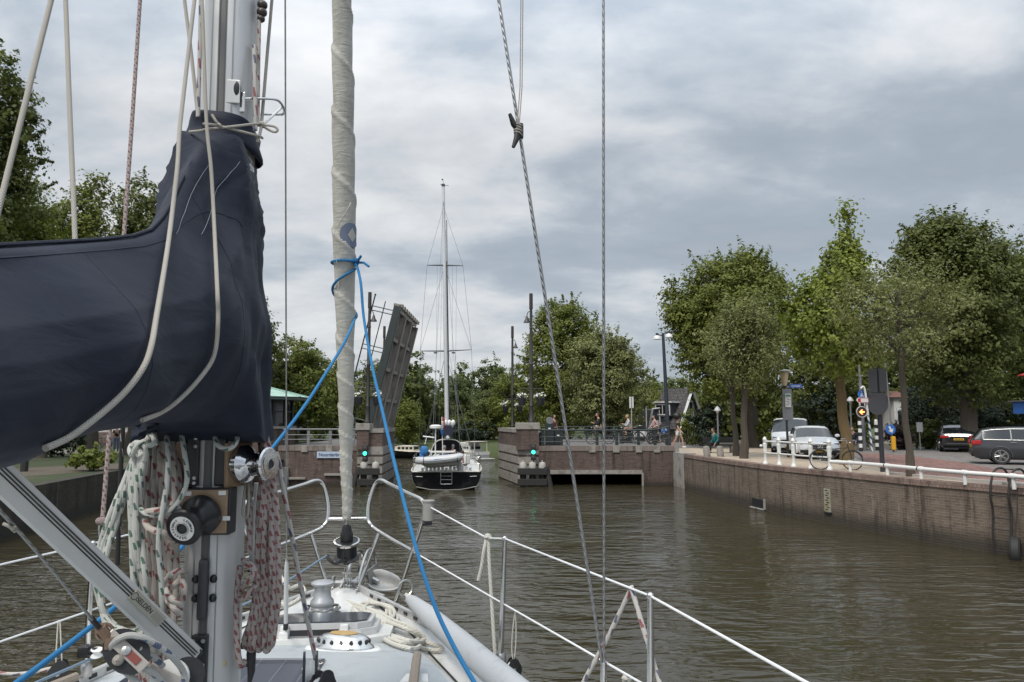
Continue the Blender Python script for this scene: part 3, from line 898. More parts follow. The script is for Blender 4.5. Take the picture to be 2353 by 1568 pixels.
# ------------------------------------------------------------------ bridge
BB = brick_mat('bridge_brick', (.088, .058, .048), (.145, .098, .083), (.13, .108, .095), .24, .075, stain=.45, wet=.3, streak=(.38, .35, .33), seed=2, mo=.06)
BG = brick_mat('bridge_grey_brick', (.19, .15, .13), (.26, .21, .19), (.2, .17, .15), .1, .26, stain=.4, seed=3, streak=(.4, .36, .33), mo=.03)
STONE = mk('weathered_stone', (.27, .25, .228), .85, 0, .3, 3, bump=.4, bscale=30, dirt=(.16, .14, .12), dscale=2.5, dthr=.5)
LEAFG = mk('bridge_underside_paint', (.33, .305, .28), .6, 0, .2, 2, dirt=(.17, .12, .085), dscale=2.6, dthr=.54, stretch=(1, 1, .35))
IRON = mk('brown_iron_paint', (.035, .03, .028), .5, 0, .3, 12)

def plan_prism(mb, poly, z0, z1):
    n = len(poly)
    a = sum(poly[i][0] * poly[(i + 1) % n][1] - poly[(i + 1) % n][0] * poly[i][1] for i in range(n))
    if a < 0: poly = list(reversed(poly))
    mb.add([(p[0], p[1], z0) for p in poly] + [(p[0], p[1], z1) for p in poly], [tuple(reversed(range(n))), tuple(range(n, 2 * n))])
    for i in range(n):
        j = (i + 1) % n
        p, q = poly[i], poly[j]
        L = math.hypot(q[0] - p[0], q[1] - p[1])
        mb.add([(p[0], p[1], z0), (q[0], q[1], z0), (q[0], q[1], z1), (p[0], p[1], z1)], [(0, 1, 2, 3)], [((0, z0), (L, z0), (L, z1), (0, z1))])
    return mb

def grow(poly, d):
    n = len(poly)
    a = sum(poly[i][0] * poly[(i + 1) % n][1] - poly[(i + 1) % n][0] * poly[i][1] for i in range(n))
    out = []
    for i in range(n):
        p, q, r_ = V(poly[i - 1]), V(poly[i]), V(poly[(i + 1) % n])
        e1, e2 = (q - p).normalized(), (r_ - q).normalized()
        n1, n2 = V((e1.y, -e1.x)), V((e2.y, -e2.x))
        if a < 0: n1, n2 = -n1, -n2
        m_ = n1 + n2
        out.append(tuple(q + m_ * (d / max(.3, m_.dot(n1)))))
    return out

def pier(label, poly, pillar, ztop, zpil, bands):
    t = thing('bridge_pier', label, 'bridge pier', (sum(p[0] for p in poly) / len(poly), poly[0][1], 0), 'bridge piers')
    plan_prism(MB(), poly, -1.2, ztop - .22).build('brick_body', BB, t)
    mb = MB()
    for (a, b_) in bands: plan_prism(mb, grow(poly, .025 + .004 * (a > 1)), a, b_)
    mb.build('stone_band', STONE, t)
    plan_prism(MB(), grow(poly, .05), ztop - .218, ztop).build('coping_stone', STONE, t)
    (x0, x1, y0, y1) = pillar
    sq = [(x0, y0), (x1, y0), (x1, y1), (x0, y1)]
    plan_prism(MB(), sq, 1.9, zpil - .36).build('pillar', BB, t)
    mb = MB(); mb.box(((x0 + x1) / 2, (y0 + y1) / 2, zpil - .178), (x1 - x0 + .12, y1 - y0 + .12, .36), bev=.03)
    mb.build('pillar_cap', STONE, t)
    return t

bands = [(.04, .52), (.62, 1.02), (1.13, 1.5), (1.62, 2.05)]
rp = pier('right bridge pier of brick banded with pale stone blocks', [(.36, 40.6), (1.44, 40.35), (1.44, 46.3), (-.82, 46.3)], (.24, 1.46, 40.3, 41.7), 3.02, 3.34, bands)
lp = pier('left bridge pier of brick and stone at the foot of the raised leaf', [(-8.35, 40.5), (-7.06, 40.6), (-7.3, 46.3), (-8.35, 46.3)], (-8.4, -7.75, 40.3, 41.4), 3.02, 3.3, bands)

# right approach span with its low dark opening
ap = thing('bridge_span', 'brick approach span of the bridge with a low dark opening above the water', 'bridge', (5, 40.4, 0))
mb = MB()
def wall_y(mb, x0, x1, z0, z1, y, th=.5):
    mb.add([(x0, y, z0), (x1, y, z0), (x1, y, z1), (x0, y, z1), (x0, y + th, z0), (x1, y + th, z0), (x1, y + th, z1), (x0, y + th, z1)],
           [(0, 1, 2, 3), (5, 4, 7, 6), (4, 0, 3, 7), (1, 5, 6, 2), (3, 2, 6, 7), (4, 5, 1, 0)])
wall_y(mb, 1.445, 2.06, -1, 1.82, 40.3); wall_y(mb, 2.06, 7.0, .82, 1.82, 40.3); wall_y(mb, 7.0, 8.78, -1, 1.82, 40.3)
mb.box((8.2, 47.3, .3), (1.0, 13, 2.9)).box((1.75, 50.2, .3), (.6, 8, 2.9)).box((4.9, 52.5, .3), (5.8, .5, 2.9))  # rear box is an added back wall that keeps the opening dark
mb.build('brick_face', BB, ap)
mb = MB(); wall_y(mb, 1.445, 8.78, 1.822, 2.1, 40.27, .56); mb.build('soldier_course', BG, ap)
mb = MB(); wall_y(mb, 2.06, 7.0, .60, .818, 40.25, .7); mb.build('lintel', STONE, ap)
for px in (1361, 1416, 1468, 1509): MB().box((P(px, 1000, 40.2).x, 40.26, 1.93), (.34, .06, .36), bev=.01).build('pale_block', STONE, ap)
MB().box((5.1, 47.5, 1.96), (7.2, 13.4, .26)).build('road_deck', mk('bridge_asphalt', (.12, .115, .11), .9, 0, .2, 2), ap)
mb = MB()
for i in range(1): mb.box((7.02, 40.26, .2), (.1, .05, .95), bev=.01)
mb.build('lime_streak', STONE, ap)
la = thing('bridge_abutment', 'brick abutment wall left of the raised leaf carrying the name board', 'bridge abutment', (-10.3, 40.6, 0))
mb = MB(); wall_y(mb, -12.7, -8.37, -1, 1.82, 40.6); mb.build('brick_face', BB, la)
mb = MB(); wall_y(mb, -12.7, -8.37, 1.822, 2.1, 40.57, .56); mb.build('coping', BG, la)
MB().box((-10.5, 47.7, 1.96), (4.2, 13.4, .26)).build('road_deck', MC['bridge_asphalt'], la)
mb = MB()
for x, z in ((-9.4, .55), (-11.9, .35)): mb.box((x, 40.53, z), (1.5, .14, .12), bev=.02)
mb.build('stone_ledge', STONE, la)
MB().box((-12.45, 40.5, .2), (.75, .3, 1.5), bev=.03).build('buttress', CONC, la)
for px in (757, 700): MB().box((P(px, 1000, 40.5).x, 40.555, 1.93), (.35, .06, .34), bev=.01).build('pale_block', STONE, la)
# name board
pa, pb = P(728, 1038, 40.5), P(797, 1053, 40.5)
nb = thing('name_board', 'pale blue bridge name board reading Noorderbrug on the brick abutment', 'sign', ((pa.x + pb.x) / 2, 40.5, pb.z))
MB().box(((pa.x + pb.x) / 2, 40.55, (pa.z + pb.z) / 2), (pb.x - pa.x, .05, pa.z - pb.z), bev=.01).build('board', mk('pale_blue_enamel', (.42, .49, .58), .4, 0, .08), nb)
text_mesh('lettering', 'Noorderbrug', .25, mat_to((pa.x + .1, 40.518, (pa.z + pb.z) / 2), (0, -1, 0), (1, 0, 0)), mk('navy_enamel', (.03, .055, .14), .4), nb, .004, 'LEFT', True)

# raised bascule leaf
LU = V((math.sin(R(13.2)), 0, math.cos(R(13.2)))); LC = V((LU.z, 0, -LU.x)); LH = V((-8.42, 41.0, 2.05))
LM = Matrix((LU, V((0, 1, 0)), LC)).transposed().to_4x4(); LM.translation = LH     # local x up the leaf, y across, z to the underside
lf = thing('bascule_leaf', 'raised leaf of the drawbridge with a dark edge girder and grey ribbed underside', 'bridge leaf', LH)
LL = 8.05
def lbox(mb, x, y, z, dx, dy, dz, bev=0): mb.box((x, y, z), (dx, dy, dz), bev=bev, m=LM)
mb = MB(); lbox(mb, LL / 2, .12, .18, LL, .24, .42, .02); mb.build('edge_girder', mk('dark_girder_paint', (.026, .034, .034), .45, 0, .3, 3, dirt=(.22, .21, .2), dscale=2.6, dthr=.68), lf)
mb = MB(); lbox(mb, LL / 2, 4.1, -.02, LL - .05, 7.7, .1); mb.build('deck_plate', LEAFG, lf)
for y in (2.7, 5.3, 7.9):
    mb = MB(); lbox(mb, LL / 2 - .1, y, .18, LL - .25, .09, .34); lbox(mb, LL / 2 - .1, y, .36, LL - .25, .26, .04); mb.build('girder', LEAFG, lf)
for x in (1.0, 2.75, 4.5, 6.25, 7.9):
    mb = MB(); lbox(mb, x, 4.05, .12, .08, 7.6, .22); lbox(mb, x, 4.05, .24, .2, 7.6, .03); mb.build('cross_beam', LEAFG, lf)
mb = MB(); lbox(mb, LL + .06, 4.0, .1, .14, 8.0, .34, .03)
for i in range(9): lbox(mb, LL + .1, .6 + i * .9, .3, .22, .4, .16, .03)
mb.build('nose_edge', STONE, lf)
for yy, nm in ((.02, 0), (7.9, 1)):
    mb = MB()
    for x in (1.2, 3.2, 5.3, 7.5):
        for dx in (0, .24):
            mb.tube([LM @ V((x + dx, yy, .1)), LM @ V((x + dx, yy, -1.22))], .03, 6)
    mb.tube([LM @ V((.3, yy, -1.2)), LM @ V((LL + .3, yy, -1.2))], .04, 6)
    mb.tube([LM @ V((.3, yy, -.55)), LM @ V((LL + .1, yy, -.55))], .03, 6)
    mb.ball(LM @ V((LL + .34, yy, -1.2)), .06, 6)
    mb.build('railing', DKGREEN, lf)
mb = MB(); lbox(mb, -.7, 4.1, .3, 1.4, 6.5, .9, .05); mb.build('counterweight', LEAFG, lf)

# ------------------------------------------------------------------ lamp posts with hanging baskets
def lamp_post(label, px, py_top, Y, z0, side):
    b_ = P(px, 1000, Y); x = b_.x
    zt = P(px, py_top, Y).z
    t = thing('bridge_lamp', label, 'lamp post', (x, Y, z0), 'iron lamp posts of the bridge')
    prof = [(.17, 0), (.17, .12), (.13, .18), (.12, .9), (.135, .95), (.105, 1.0), (.10, 3.2), (.115, 3.25), (.09, 3.3), (.085, zt - z0 - 2.0), (.11, zt - z0 - 1.98), (.085, zt - z0 - 1.9), (.075, zt - z0 - .9), (.105, zt - z0 - .88), (.10, zt - z0)]
    MB().lathe(prof, Matrix.Translation((x, Y, z0)), 10).build('pole', IRON, t)
    zl = zt - 1.65
    mb = MB(); mb.lathe([(.19, 0), (.17, .06), (.10, .16), (.06, .32), (.03, .38)], Matrix.Translation((x + side * .24, Y, zl)), 14)
    mb.build('lamp_shade', IRON, t)
    mb = MB(); mb.tube(smooth_path([(x, Y, zl + .62), (x + side * .16, Y, zl + .6), (x + side * .24, Y, zl + .36)], 5), .025, 6); mb.build('lamp_arm', IRON, t)
    zb = zt - (5.35 if Y < 50 else 5.45)
    mb = MB(); mb.tube([(x - .62, Y, zb), (x + .62, Y, zb)], .022, 6)
    for s in (-1, 1): mb.tube(smooth_path([(x, Y, zb - .35), (x + s * .3, Y, zb - .18), (x + s * .52, Y, zb)], 4), .014, 5)
    mb.build('bracket', IRON, t)
    for s in (-1, 1):
        bx = x + s * .52
        k = thing('flower_basket', ('left' if s < 0 else 'right') + ' pot of white flowers on the ' + label.split(' with')[0].replace('tall ', ''), 'hanging basket', (bx, Y, zb - .85), 'hanging flower pots on the bridge lamps')
        MB().lathe([(.15, 0), (.19, .04), (.24, .38), (.26, .42), (.22, .44)], Matrix.Translation((bx, Y, zb - .95)), 14).build('pot', GREYP, k)
        mb = MB()
        for a in (0, 2.1, 4.2): mb.tube([(bx, Y, zb), (bx + .22 * math.cos(a), Y + .22 * math.sin(a), zb - .55)], .008, 4)
        mb.build('chain', IRON, k)
        vs, ti = crown_arrays((bx, Y, zb - .42), (.34, .3, .17), int(px) + s, 260, .09, 6, .08, 'round', 13)
        leaf_mesh('leaves', vs, ti, LEAF['lime'], k)
        vs, ti = crown_arrays((bx, Y, zb - .38), (.36, .32, .19), int(px) + s + 5, 200, .085, 6, .1, 'round', 6, 1.)
        leaf_mesh('flowers', vs, ti, mk('white_petals', (.7, .7, .66), .6), k)
    return t
lamp_post('tall iron lamp on the right pier with flower pots', 1221, 675, 41.2, 3.34, -1)
lamp_post('shorter far lamp beside the right pier with flower pots', 1177.5, 750, 55.0, 2.1, 1)
lamp_post('tall iron lamp in front of the raised leaf with flower pots', 843.5, 672, 41.0, 3.3, 1)
lamp_post('far lamp behind the leaf railing with flower pots', 879, 750, 55.0, 2.1, 1)

# ------------------------------------------------------------------ bridge railings
def railing(label, pts, z0, z1, posts, mat, rails=(0, .42), r0=.045, wide=True):
    t = thing('bridge_railing', label, 'railing', (pts[0][0], pts[0][1], z0), 'railings of the bridge road')
    pp = [V((p[0], p[1], p[2] if len(p) > 2 else z1)) for p in pts]
    MB().tube(smooth_path(pp, 4), r0, 8).build('top_rail', mat, t)
    for dz in rails[1:]:
        MB().tube([p - V((0, 0, dz)) for p in pp], .022, 6).build('rail', mat, t)
    for x in posts:
        mb = MB()
        y = interp(sorted((p.x, p.y) for p in pp), x)
        mb.box((x, y + .02, (z0 + z1) / 2), (.16 if wide else .05, .05, z1 - z0 - .06), bev=.012)
        mb.build('post', mat, t)
    return t
xs = lambda *a: [P(p, 1000, 40.5).x for p in a]
railing('dark green railing along the right approach of the bridge', [(1.5, 40.5), (6.9, 40.5), (7.9, 40.5, 3.0), (8.55, 40.5, 3.14)], 2.1, 2.94, xs(1247, 1290, 1372, 1417, 1467, 1505, 1532), DKGREEN, (0, .36, .62))
railing('railing on the far side of the bridge road', [(1.6, 53.6), (9.2, 53.6)], 2.1, 3.0, [1.8, 3.6, 5.4, 7.2, 9.0], DKGREEN, (0, .3, .6))
railing('grey railing on the abutment by the bridge house', [(-12.6, 41.0), (-8.5, 41.0)], 2.1, 2.98, [-12.4, -11.2, -10.0, -8.7], GREYM, (0, .3, .55))
railing('railing at the far side behind the bridge house', [(-12.6, 53.6), (-8.5, 53.6)], 2.1, 3.0, [-12.4, -10.4, -8.7], DKGREEN, (0, .3, .6))

# ------------------------------------------------------------------ timber fenders, traffic lights
def fender(label, pxs, y, flip):
    t = thing('fender_piles', label, 'timber fender', (P(pxs[1] if len(pxs) > 2 else pxs[0], 1000, y).x, y, 0), 'tarred pile fenders before the bridge piers')
    X = [P(p, 1000, y).x for p in pxs]
    for x in X:
        pl = MB().lathe([(.17, -1.5), (.17, .95), (.16, 1.0)], Matrix.Translation((x, y + .2, 0)), 12).build('pile', TIMBER, t)
        MB().lathe([(.185, .95), (.19, 1.16), (.15, 1.24), (.03, 1.27), (.02, 1.36), (.001, 1.37)], Matrix.Translation((x, y + .2, 0)), 12).build('pile_cap', mk('dull_white_cap', (.40, .385, .35), .6, 0, .15, 8, dirt=(.2, .18, .15), dscale=7, dthr=.55), pl)
    x0, x1 = min(X) - .3, max(X) + .25
    for z in (.78, .22):
        MB().box(((x0 + x1) / 2, y - .05, z), (x1 - x0, .2, .34), bev=.02).build('beam', TIMBER, t)
    s = 1 if flip > 0 else -1
    e = x1 if s > 0 else x0
    MB().tube([(e - s * .05, y + .1, 1.0), (e + s * .3, y - .1, -.6)], .15, 10).build('raking_pile', TIMBER, t)
    return t
fender('tarred timber fender with three white capped piles before the right pier', (1202, 1223.5, 1246), 39.7, 1)
fender('tarred timber fender with two white capped piles before the left pier', (836, 863), 39.7, -1)
LENS_G = mk('green_signal_lens', (.0, .3, .18), .3, 0, .05, emit=(.05, .95, .55), es=1.6)
LENS_D = mk('unlit_signal_lens', (.06, .05, .05), .15, 0, .2)
def signal(label, px, py, Y, big=1.0, pole_to=1.2):
    c = P(px, py, Y)
    t = thing('bridge_signal', label, 'traffic light', (c.x, Y, pole_to), 'ship signals on the bridge piers')
    MB().box((c.x, Y, c.z), (.27, .2, .86), bev=.04).build('housing', BLACKM, t)
    for k, mm_ in ((1, LENS_D), (0, LENS_G), (-1, LENS_D)):
        z = c.z + k * .275
        h_ = MB().lathe([(.105, 0), (.105, .05), (.08, .055), (.001, .075)], mat_to((c.x, Y - .09, z), (0, -1, 0)), 16).build('lens', mm_, t)
        MB().torus((c.x, Y - .15, z), (0, 1, 0), .118, .012, 16, 5, R(-10), R(190), (1, 0, 0)).build('hood', BLACKM, h_)
    MB().tube([(c.x, Y + .15, pole_to - 1.2), (c.x, Y + .15, c.z + .2)], .04, 8).build('pole', BLACKM, t)
signal('green lit signal light beside the right bridge pier', 1225.5, 1039, 39.95)
signal('green lit signal light beside the left bridge pier', 839.5, 1042, 39.95)

# ------------------------------------------------------------------ cabinets and gear behind the railing
def cab(label, px0, px1, ytop, Y, z0=2.1, hood=False):
    a, b_ = P(px0, ytop, Y), P(px1, ytop, Y)
    t = thing('control_cabinet', label, 'cabinet', ((a.x + b_.x) / 2, Y, z0), 'control cabinets on the bridge')
    w_ = b_.x - a.x
    zt = a.z - (.22 if hood else 0)
    MB().box(((a.x + b_.x) / 2, Y, (z0 + zt) / 2), (w_, .45, zt - z0), bev=.02).build('case', DKGREEN, t)
    MB().box(((a.x + b_.x) / 2, Y - .235, (z0 + zt) / 2), (w_ * .86, .03, (zt - z0) * .85), bev=.008).build('door', DKGREEN, t)
    MB().box(((a.x + b_.x) / 2 - w_ * .05, Y - .255, zt - .28), (.14, .015, .07), bev=.003).build('label_plate', WPAINT, t)
    if hood:
        MB().lathe([(.2, -.25), (.2, .25)], mat_to(((a.x + b_.x) / 2, Y, zt + .16), (0, 1, 0)), 16).build('hood', GREYM, t)
cab('dark cabinet with a rounded hood just right of the right pier', 1253, 1273, 964, 41.4, hood=True)
cab('square dark cabinet next to the hooded one behind the railing', 1274, 1291, 989, 41.5)
cab('low dark cabinet nearest the right pier', 1239, 1251, 993, 41.4)
cab('green box unit behind the railing among the cyclists', 1424, 1452, 994, 46)

# ------------------------------------------------------------------ bridge keeper's house
hx, hy = -14.55, 42.6
kh = thing('bridge_house', 'bridge keeper house with a green copper roof and dark windows', 'house', (hx, hy, 0))
def octa(r, n=8, ph=PI / 8): return [(hx + r * math.cos(ph + 2 * PI * i / n), hy + r * math.sin(ph + 2 * PI * i / n)) for i in range(n)]
plan_prism(MB(), octa(2.05), -1.2, 3.0).build('brick_base', BB, kh)
plan_prism(MB(), octa(2.15), 3.0, 3.14).build('sill', STONE, kh)
plan_prism(MB(), octa(1.85), 3.14, 4.62).build('window_band', GLASSDK, kh)
mb = MB()
for i in range(8):
    a, b_ = octa(1.9)[i], octa(1.9)[(i + 1) % 8]
    mb.tube([(a[0], a[1], 3.14), (a[0], a[1], 4.62)], .07, 6)
    c_ = ((a[0] + b_[0]) / 2, (a[1] + b_[1]) / 2)
    mb.tube([(c_[0], c_[1], 3.14), (c_[0], c_[1], 4.62)], .03, 6)
    mb.tube([(a[0], a[1], 3.95), (b_[0], b_[1], 3.95)], .025, 6)
mb.build('window_frame', BLACKM, kh)
plan_prism(MB(), octa(2.85), 4.62, 4.78).build('eaves', mk('eaves_paint', (.10, .13, .12), .5), kh)
rf = MB()
o8 = octa(2.95)
rf.add([(p[0], p[1], 4.78) for p in o8] + [(hx, hy, 5.5)], [(i, (i + 1) % 8, 8) for i in range(8)])
rf.build('roof', mk('green_copper', (.30, .46, .38), .55, 0, .12, 3, dirt=(.24, .35, .30), dscale=2.5, dthr=.5), kh)
mb = MB()
for p in o8: mb.tube([(p[0], p[1], 4.8), (hx, hy, 5.52)], .03, 5)
mb.build('roof_ridge', mk('copper_ridge', (.24, .38, .32), .5), kh)

# ------------------------------------------------------------------ gabled house and the other buildings
def box_house(label, name='house'): pass
TRIM = mk('white_trim', (.62, .63, .64), .5, 0, .06)
ROOFT = brick_mat('roof_tiles', (.062, .055, .055), (.09, .08, .08), (.03, .03, .03), .25, .3, stain=.3, streak=(.12, .12, .11), mo=.05)
WALLB = brick_mat('house_brick', (.13, .085, .07), (.17, .115, .095), (.16, .14, .13), .22, .07, stain=.3)
def house_gable(label, o, rz, w_, l_, he, hr, wall, roof, z0=ZQ, group=None):
    t = thing('gabled_house', label, 'house', (o[0], o[1], z0), group)
    M = Matrix.Translation((o[0], o[1], z0)) @ Matrix.Rotation(rz, 4, 'Z')   # gable front on local -y
    mb = MB()
    f = [(-w_ / 2, 0, 0), (w_ / 2, 0, 0), (w_ / 2, 0, he), (0, 0, hr), (-w_ / 2, 0, he)]
    bk = [(p[0], l_, p[2]) for p in f]
    mb.add([M @ V(p) for p in f + bk], [(0, 1, 2, 3, 4), (9, 8, 7, 6, 5), (1, 6, 7, 2), (5, 0, 4, 9), (0, 5, 6, 1)])
    mb.build('wall', wall, t)
    for s in (-1, 1):
        e, r_ = V((s * (w_ / 2 + .3), 0, he - .3 * (hr - he) / (w_ / 2))), V((0, 0, hr))
        nrm = V((s * (hr - he), 0, w_ / 2)).normalized() * .12
        vs = [e + V((0, -.3, 0)), r_ + V((0, -.3, 0)), r_ + V((0, l_ + .3, 0)), e + V((0, l_ + .3, 0))]
        L = (r_ - e).length
        top = [v + nrm + V((0, 0, .02)) for v in vs]; bot = [v + V((0, 0, .015)) for v in vs]
        mb = MB()
        mb.add([M @ v for v in top], [(0, 1, 2, 3)] if s < 0 else [(3, 2, 1, 0)], [((0, 0), (0, L), (l_, L), (l_, 0))] if s < 0 else [((l_, 0), (l_, L), (0, L), (0, 0))])
        mb.add([M @ v for v in bot + top], [(3, 2, 1, 0), (0, 1, 5, 4), (2, 3, 7, 6), (3, 0, 4, 7)])
        mb.build('roof', roof, t)
        mb = MB(); mb.tube([M @ (e + V((0, -.34, .06))), M @ (r_ + V((0, -.34, .06)))], .13, 4); mb.build('bargeboard', TRIM, t)
    return t, M
def window(par, M, x, z, w_, h_, bars=1, y=-.02, rows=1):
    f = MB()
    for dx in (-w_ / 2, w_ / 2): f.box((x + dx, y, z), (.1, .1, h_ + .1), m=M)
    for dz in (-h_ / 2, h_ / 2): f.box((x, y + .003, z + dz), (w_ - .1, .1, .1), m=M)
    for i in range(1, bars + 1): f.box((x - w_ / 2 + w_ * i / (bars + 1), y + .01, z), (.06, .08, h_ - .1), m=M)
    for i in range(1, rows): f.box((x, y + .014, z - h_ / 2 + h_ * i / rows), (w_ - .1, .07, .06), m=M)
    fr = f.build('window', TRIM, par)
    MB().box((x, y + .03, z), (w_ - .06, .04, h_ - .06), m=M).build('pane', GLASSDK, fr)
o = P(1584, 1000, 60)
gh, GM = house_gable('steep gabled house with white bargeboards and a dormer beyond the bridge', (o.x, 60), R(52), 4.6, 1.9, 3.3, 6.2, mk('grey_brick', (.17, .14, .125), .85, 0, .2, 9), ROOFT, ZQ - 2.0)
window(gh, GM, 0, 4.7, 1.5, 1.1, 1); window(gh, GM, -1.1, 2.4, 1.6, 1.5, 2); window(gh, GM, 1.2, 2.4, 1.6, 1.5, 2)
MB().box((0, -.08, 3.25), (4.9, .16, .2), m=GM).build('gable_beam', TRIM, gh)
MB().box((0, -.05, 3.75), (1.7, .05, .6), m=GM).build('gable_panel', TRIM, gh)
d_ = MB(); d_.box((-1.75, 1.1, 4.55), (1.3, 1.4, 1.05), m=GM).build('dormer', mk('dark_cladding', (.035, .037, .042), .6), gh)
MB().box((-1.8, 1.1, 5.14), (1.6, 1.7, .12), m=GM).build('dormer_roof', TRIM, gh)
DM = GM @ Matrix.Translation((-2.42, 1.1, 0)) @ Matrix.Rotation(-PI / 2, 4, 'Z')
window(gh, DM, 0, 4.55, 1.2, .8, 1)
o = P(1519, 1000, 59)
lw = thing('house_wing', 'low white framed wing with a sloping side left of the gabled house', 'house', (o.x, 59, ZQ))
WM = Matrix.Translation((o.x, 59, ZQ - .75)) @ Matrix.Rotation(R(6), 4, 'Z')
mb = MB(); f = [(-1.35, 0, 0), (1.0, 0, 0), (1.0, 0, 3.5), (-.6, 0, 3.3)]
mb.add([WM @ V(p) for p in f] + [WM @ V((p[0], 4, p[2])) for p in f], [(0, 1, 2, 3), (7, 6, 5, 4), (3, 2, 6, 7), (4, 0, 3, 7), (1, 5, 6, 2)]).build('wall', MC['dark_cladding'], lw)
window(lw, WM, .35, 2.5, .9, 1.5, 1, rows=3); window(lw, WM, .35, .9, .9, 1.2, 1, rows=2); window(lw, WM, -.55, 1.9, .6, 1.0, 0, rows=2)
mb = MB(); mb.tube([WM @ V((-1.4, -.05, 0)), WM @ V((-.65, -.05, 3.35)), WM @ V((1.05, -.05, 3.55))], .09, 4); mb.build('trim', TRIM, lw)
wh = thing('white_house', 'white rendered house wall with a red tiled roof edge behind the thin tree', 'house', (P(2070, 1000, 53).x, 53, ZQ))
x0, x1 = P(2058, 1000, 53).x, P(2082, 1000, 53).x
MB().box(((x0 + x1) / 2, 54.5, ZQ + 1.7), (x1 - x0, 3, 3.4)).build('wall', mk('white_render', (.62, .62, .60), .8, 0, .08, 3, bump=.2), wh)
mb = MB(); mb.add([(x0 - .3, 52.8, 3.35 + ZQ), (x1 + .3, 52.8, 3.35 + ZQ), (x1 + .3, 54.5, 3.85 + ZQ), (x0 - .3, 54.5, 3.85 + ZQ), (x1 + .3, 56.2, 3.35 + ZQ), (x0 - .3, 56.2, 3.35 + ZQ)], [(0, 1, 2, 3), (3, 2, 4, 5), (0, 3, 5), (1, 4, 2)]).build('roof', mk('red_tiles', (.15, .07, .055), .8, 0, .25, 6), wh)
WM2 = Matrix.Translation(((x0 + x1) / 2, 53, ZQ)); window(wh, WM2, 0, 1.9, .45, 1.1, 0)
lh = thing('white_house', 'white ground floor house on the left bank behind the tree trunks', 'house', (-32, 62, ZL))
MB().box((-32, 66, ZL + 2.6), (26, 7, 4.6)).build('wall', mk('left_render', (.45, .44, .42), .8, 0, .1, 3), lh)
MB().box((-32, 62.42, ZL + .55), (26.1, .2, 1.1)).build('brick_plinth', WALLB, lh)
MB().box((-32, 66, ZL + 6.0), (27, 8, 2.2), bev=.6).build('roof', ROOFT, lh)
WM3 = Matrix.Translation((-32, 62.45, ZL))
for k in range(7): window(lh, WM3, -10 + k * 3.3, 2.5, 1.4, 1.7, 1)
for k in range(3): MB().box((-37 + k * 6.6, 62.42, ZL + 1.9), (1.0, .12, 2.2)).build('door', mk('house_door', (.35, .35, .34), .5), lh)
# ------------------------------------------------------------------ right quay: railings, ladder, tyre
ir = thing('iron_railing', 'short ornate white cast iron railing on the quay in front of the white car', 'railing', P(1830, 1050, 26))
RP = [G(1759, 1067, ZQ), G(1791, 1069.5, ZQ), G(1824, 1073.5, ZQ), G(1864, 1077.5, ZQ), G(1907, 1081, ZQ)]
for p in RP:
    prof = [(.10, 0), (.10, .07), (.075, .10), (.06, .16), (.055, .42), (.075, .46), (.075, .52), (.07, .56), (.085, .76), (.088, .80), (.06, .83), (.075, .86), (.075, .94), (.09, .96), (.09, .98), (.07, 1.0), (.055, 1.06), (.001, 1.09)]
    MB().lathe(prof, Matrix.Translation(p), 8).build('post', WPAINT, ir)
for dz, r_ in ((.90, .032), (.44, .03)):
    MB().tube([p + V((0, 0, dz)) for p in RP], r_, 8).build('rail', WPAINT, ir)
MB().ball(RP[0] + V((-.16, -.02, .72)), .06, 8).build('end_knob', WPAINT, ir)
pr_ = thing('pipe_rail', 'long low white pipe rail on short stubs along the quay edge', 'railing', P(2150, 1080, 21))
PR = [G(1907, 1081, ZQ), G(1954, 1084, ZQ), G(2040, 1092.5, ZQ), G(2117, 1101.5, ZQ), G(2218, 1112, ZQ), G(2330, 1122, ZQ), G(2480, 1138, ZQ)]
PRT = [p + V((0, 0, .30)) for p in PR]
MB().tube(smooth_path(PRT, 4), .062, 12).build('pipe', WPAINT, pr_)
for i, p in enumerate(PR[1:], 1):
    MB().tube([p - V((0, 0, .03)), p + V((0, 0, .28))], .05, 8).build('stub', WPAINT, pr_)
    dd = (PR[min(i + 1, len(PR) - 1)] - PR[i - 1]).normalized()
    MB().tube([p + V((0, 0, .30)) - dd * .06, p + V((0, 0, .30)) + dd * .06], .078, 12).build('collar', WPAINT, pr_)
    if i in (2, 3): MB().tube([p + V((0, 0, .30)) - dd * .13, p + V((0, 0, .30)) - dd * .085], .066, 12).build('joint_ring', BLACKP, pr_)

# rescue ladder with hoops over the quay edge
q, dd = at_wall(2312, 1150); nn = V((-dd.y, dd.x, 0))
ld = thing('quay_ladder', 'rusty black hooped ladder hanging from the quay at the right edge', 'ladder', V((q.x, q.y, 0)))
LADM = mk('rusty_black_iron', (.022, .018, .017), .6, 0, .4, 20, dirt=(.07, .035, .02), dscale=10, dthr=.58)
c0 = V((q.x, q.y, 0)) + nn * .16
for s in (-1, 1):
    o_ = c0 + dd * (s * .24)
    pts = [o_ + nn * .14 + V((0, 0, -.5)), o_ + nn * .10 + V((0, 0, .5)), o_ + nn * .04 + V((0, 0, 1.1)), o_ + nn * .10 + V((0, 0, 1.5)), o_ + V((0, 0, 1.9)) + nn * .02, o_ + V((0, 0, 2.16)) - nn * .14, o_ + V((0, 0, 2.22)) - nn * .42, o_ + V((0, 0, 2.08)) - nn * .62, o_ + V((0, 0, 1.76)) - nn * .68]
    MB().tube(smooth_path(pts, 6), .03, 8).build('side_rail', LADM, ld)
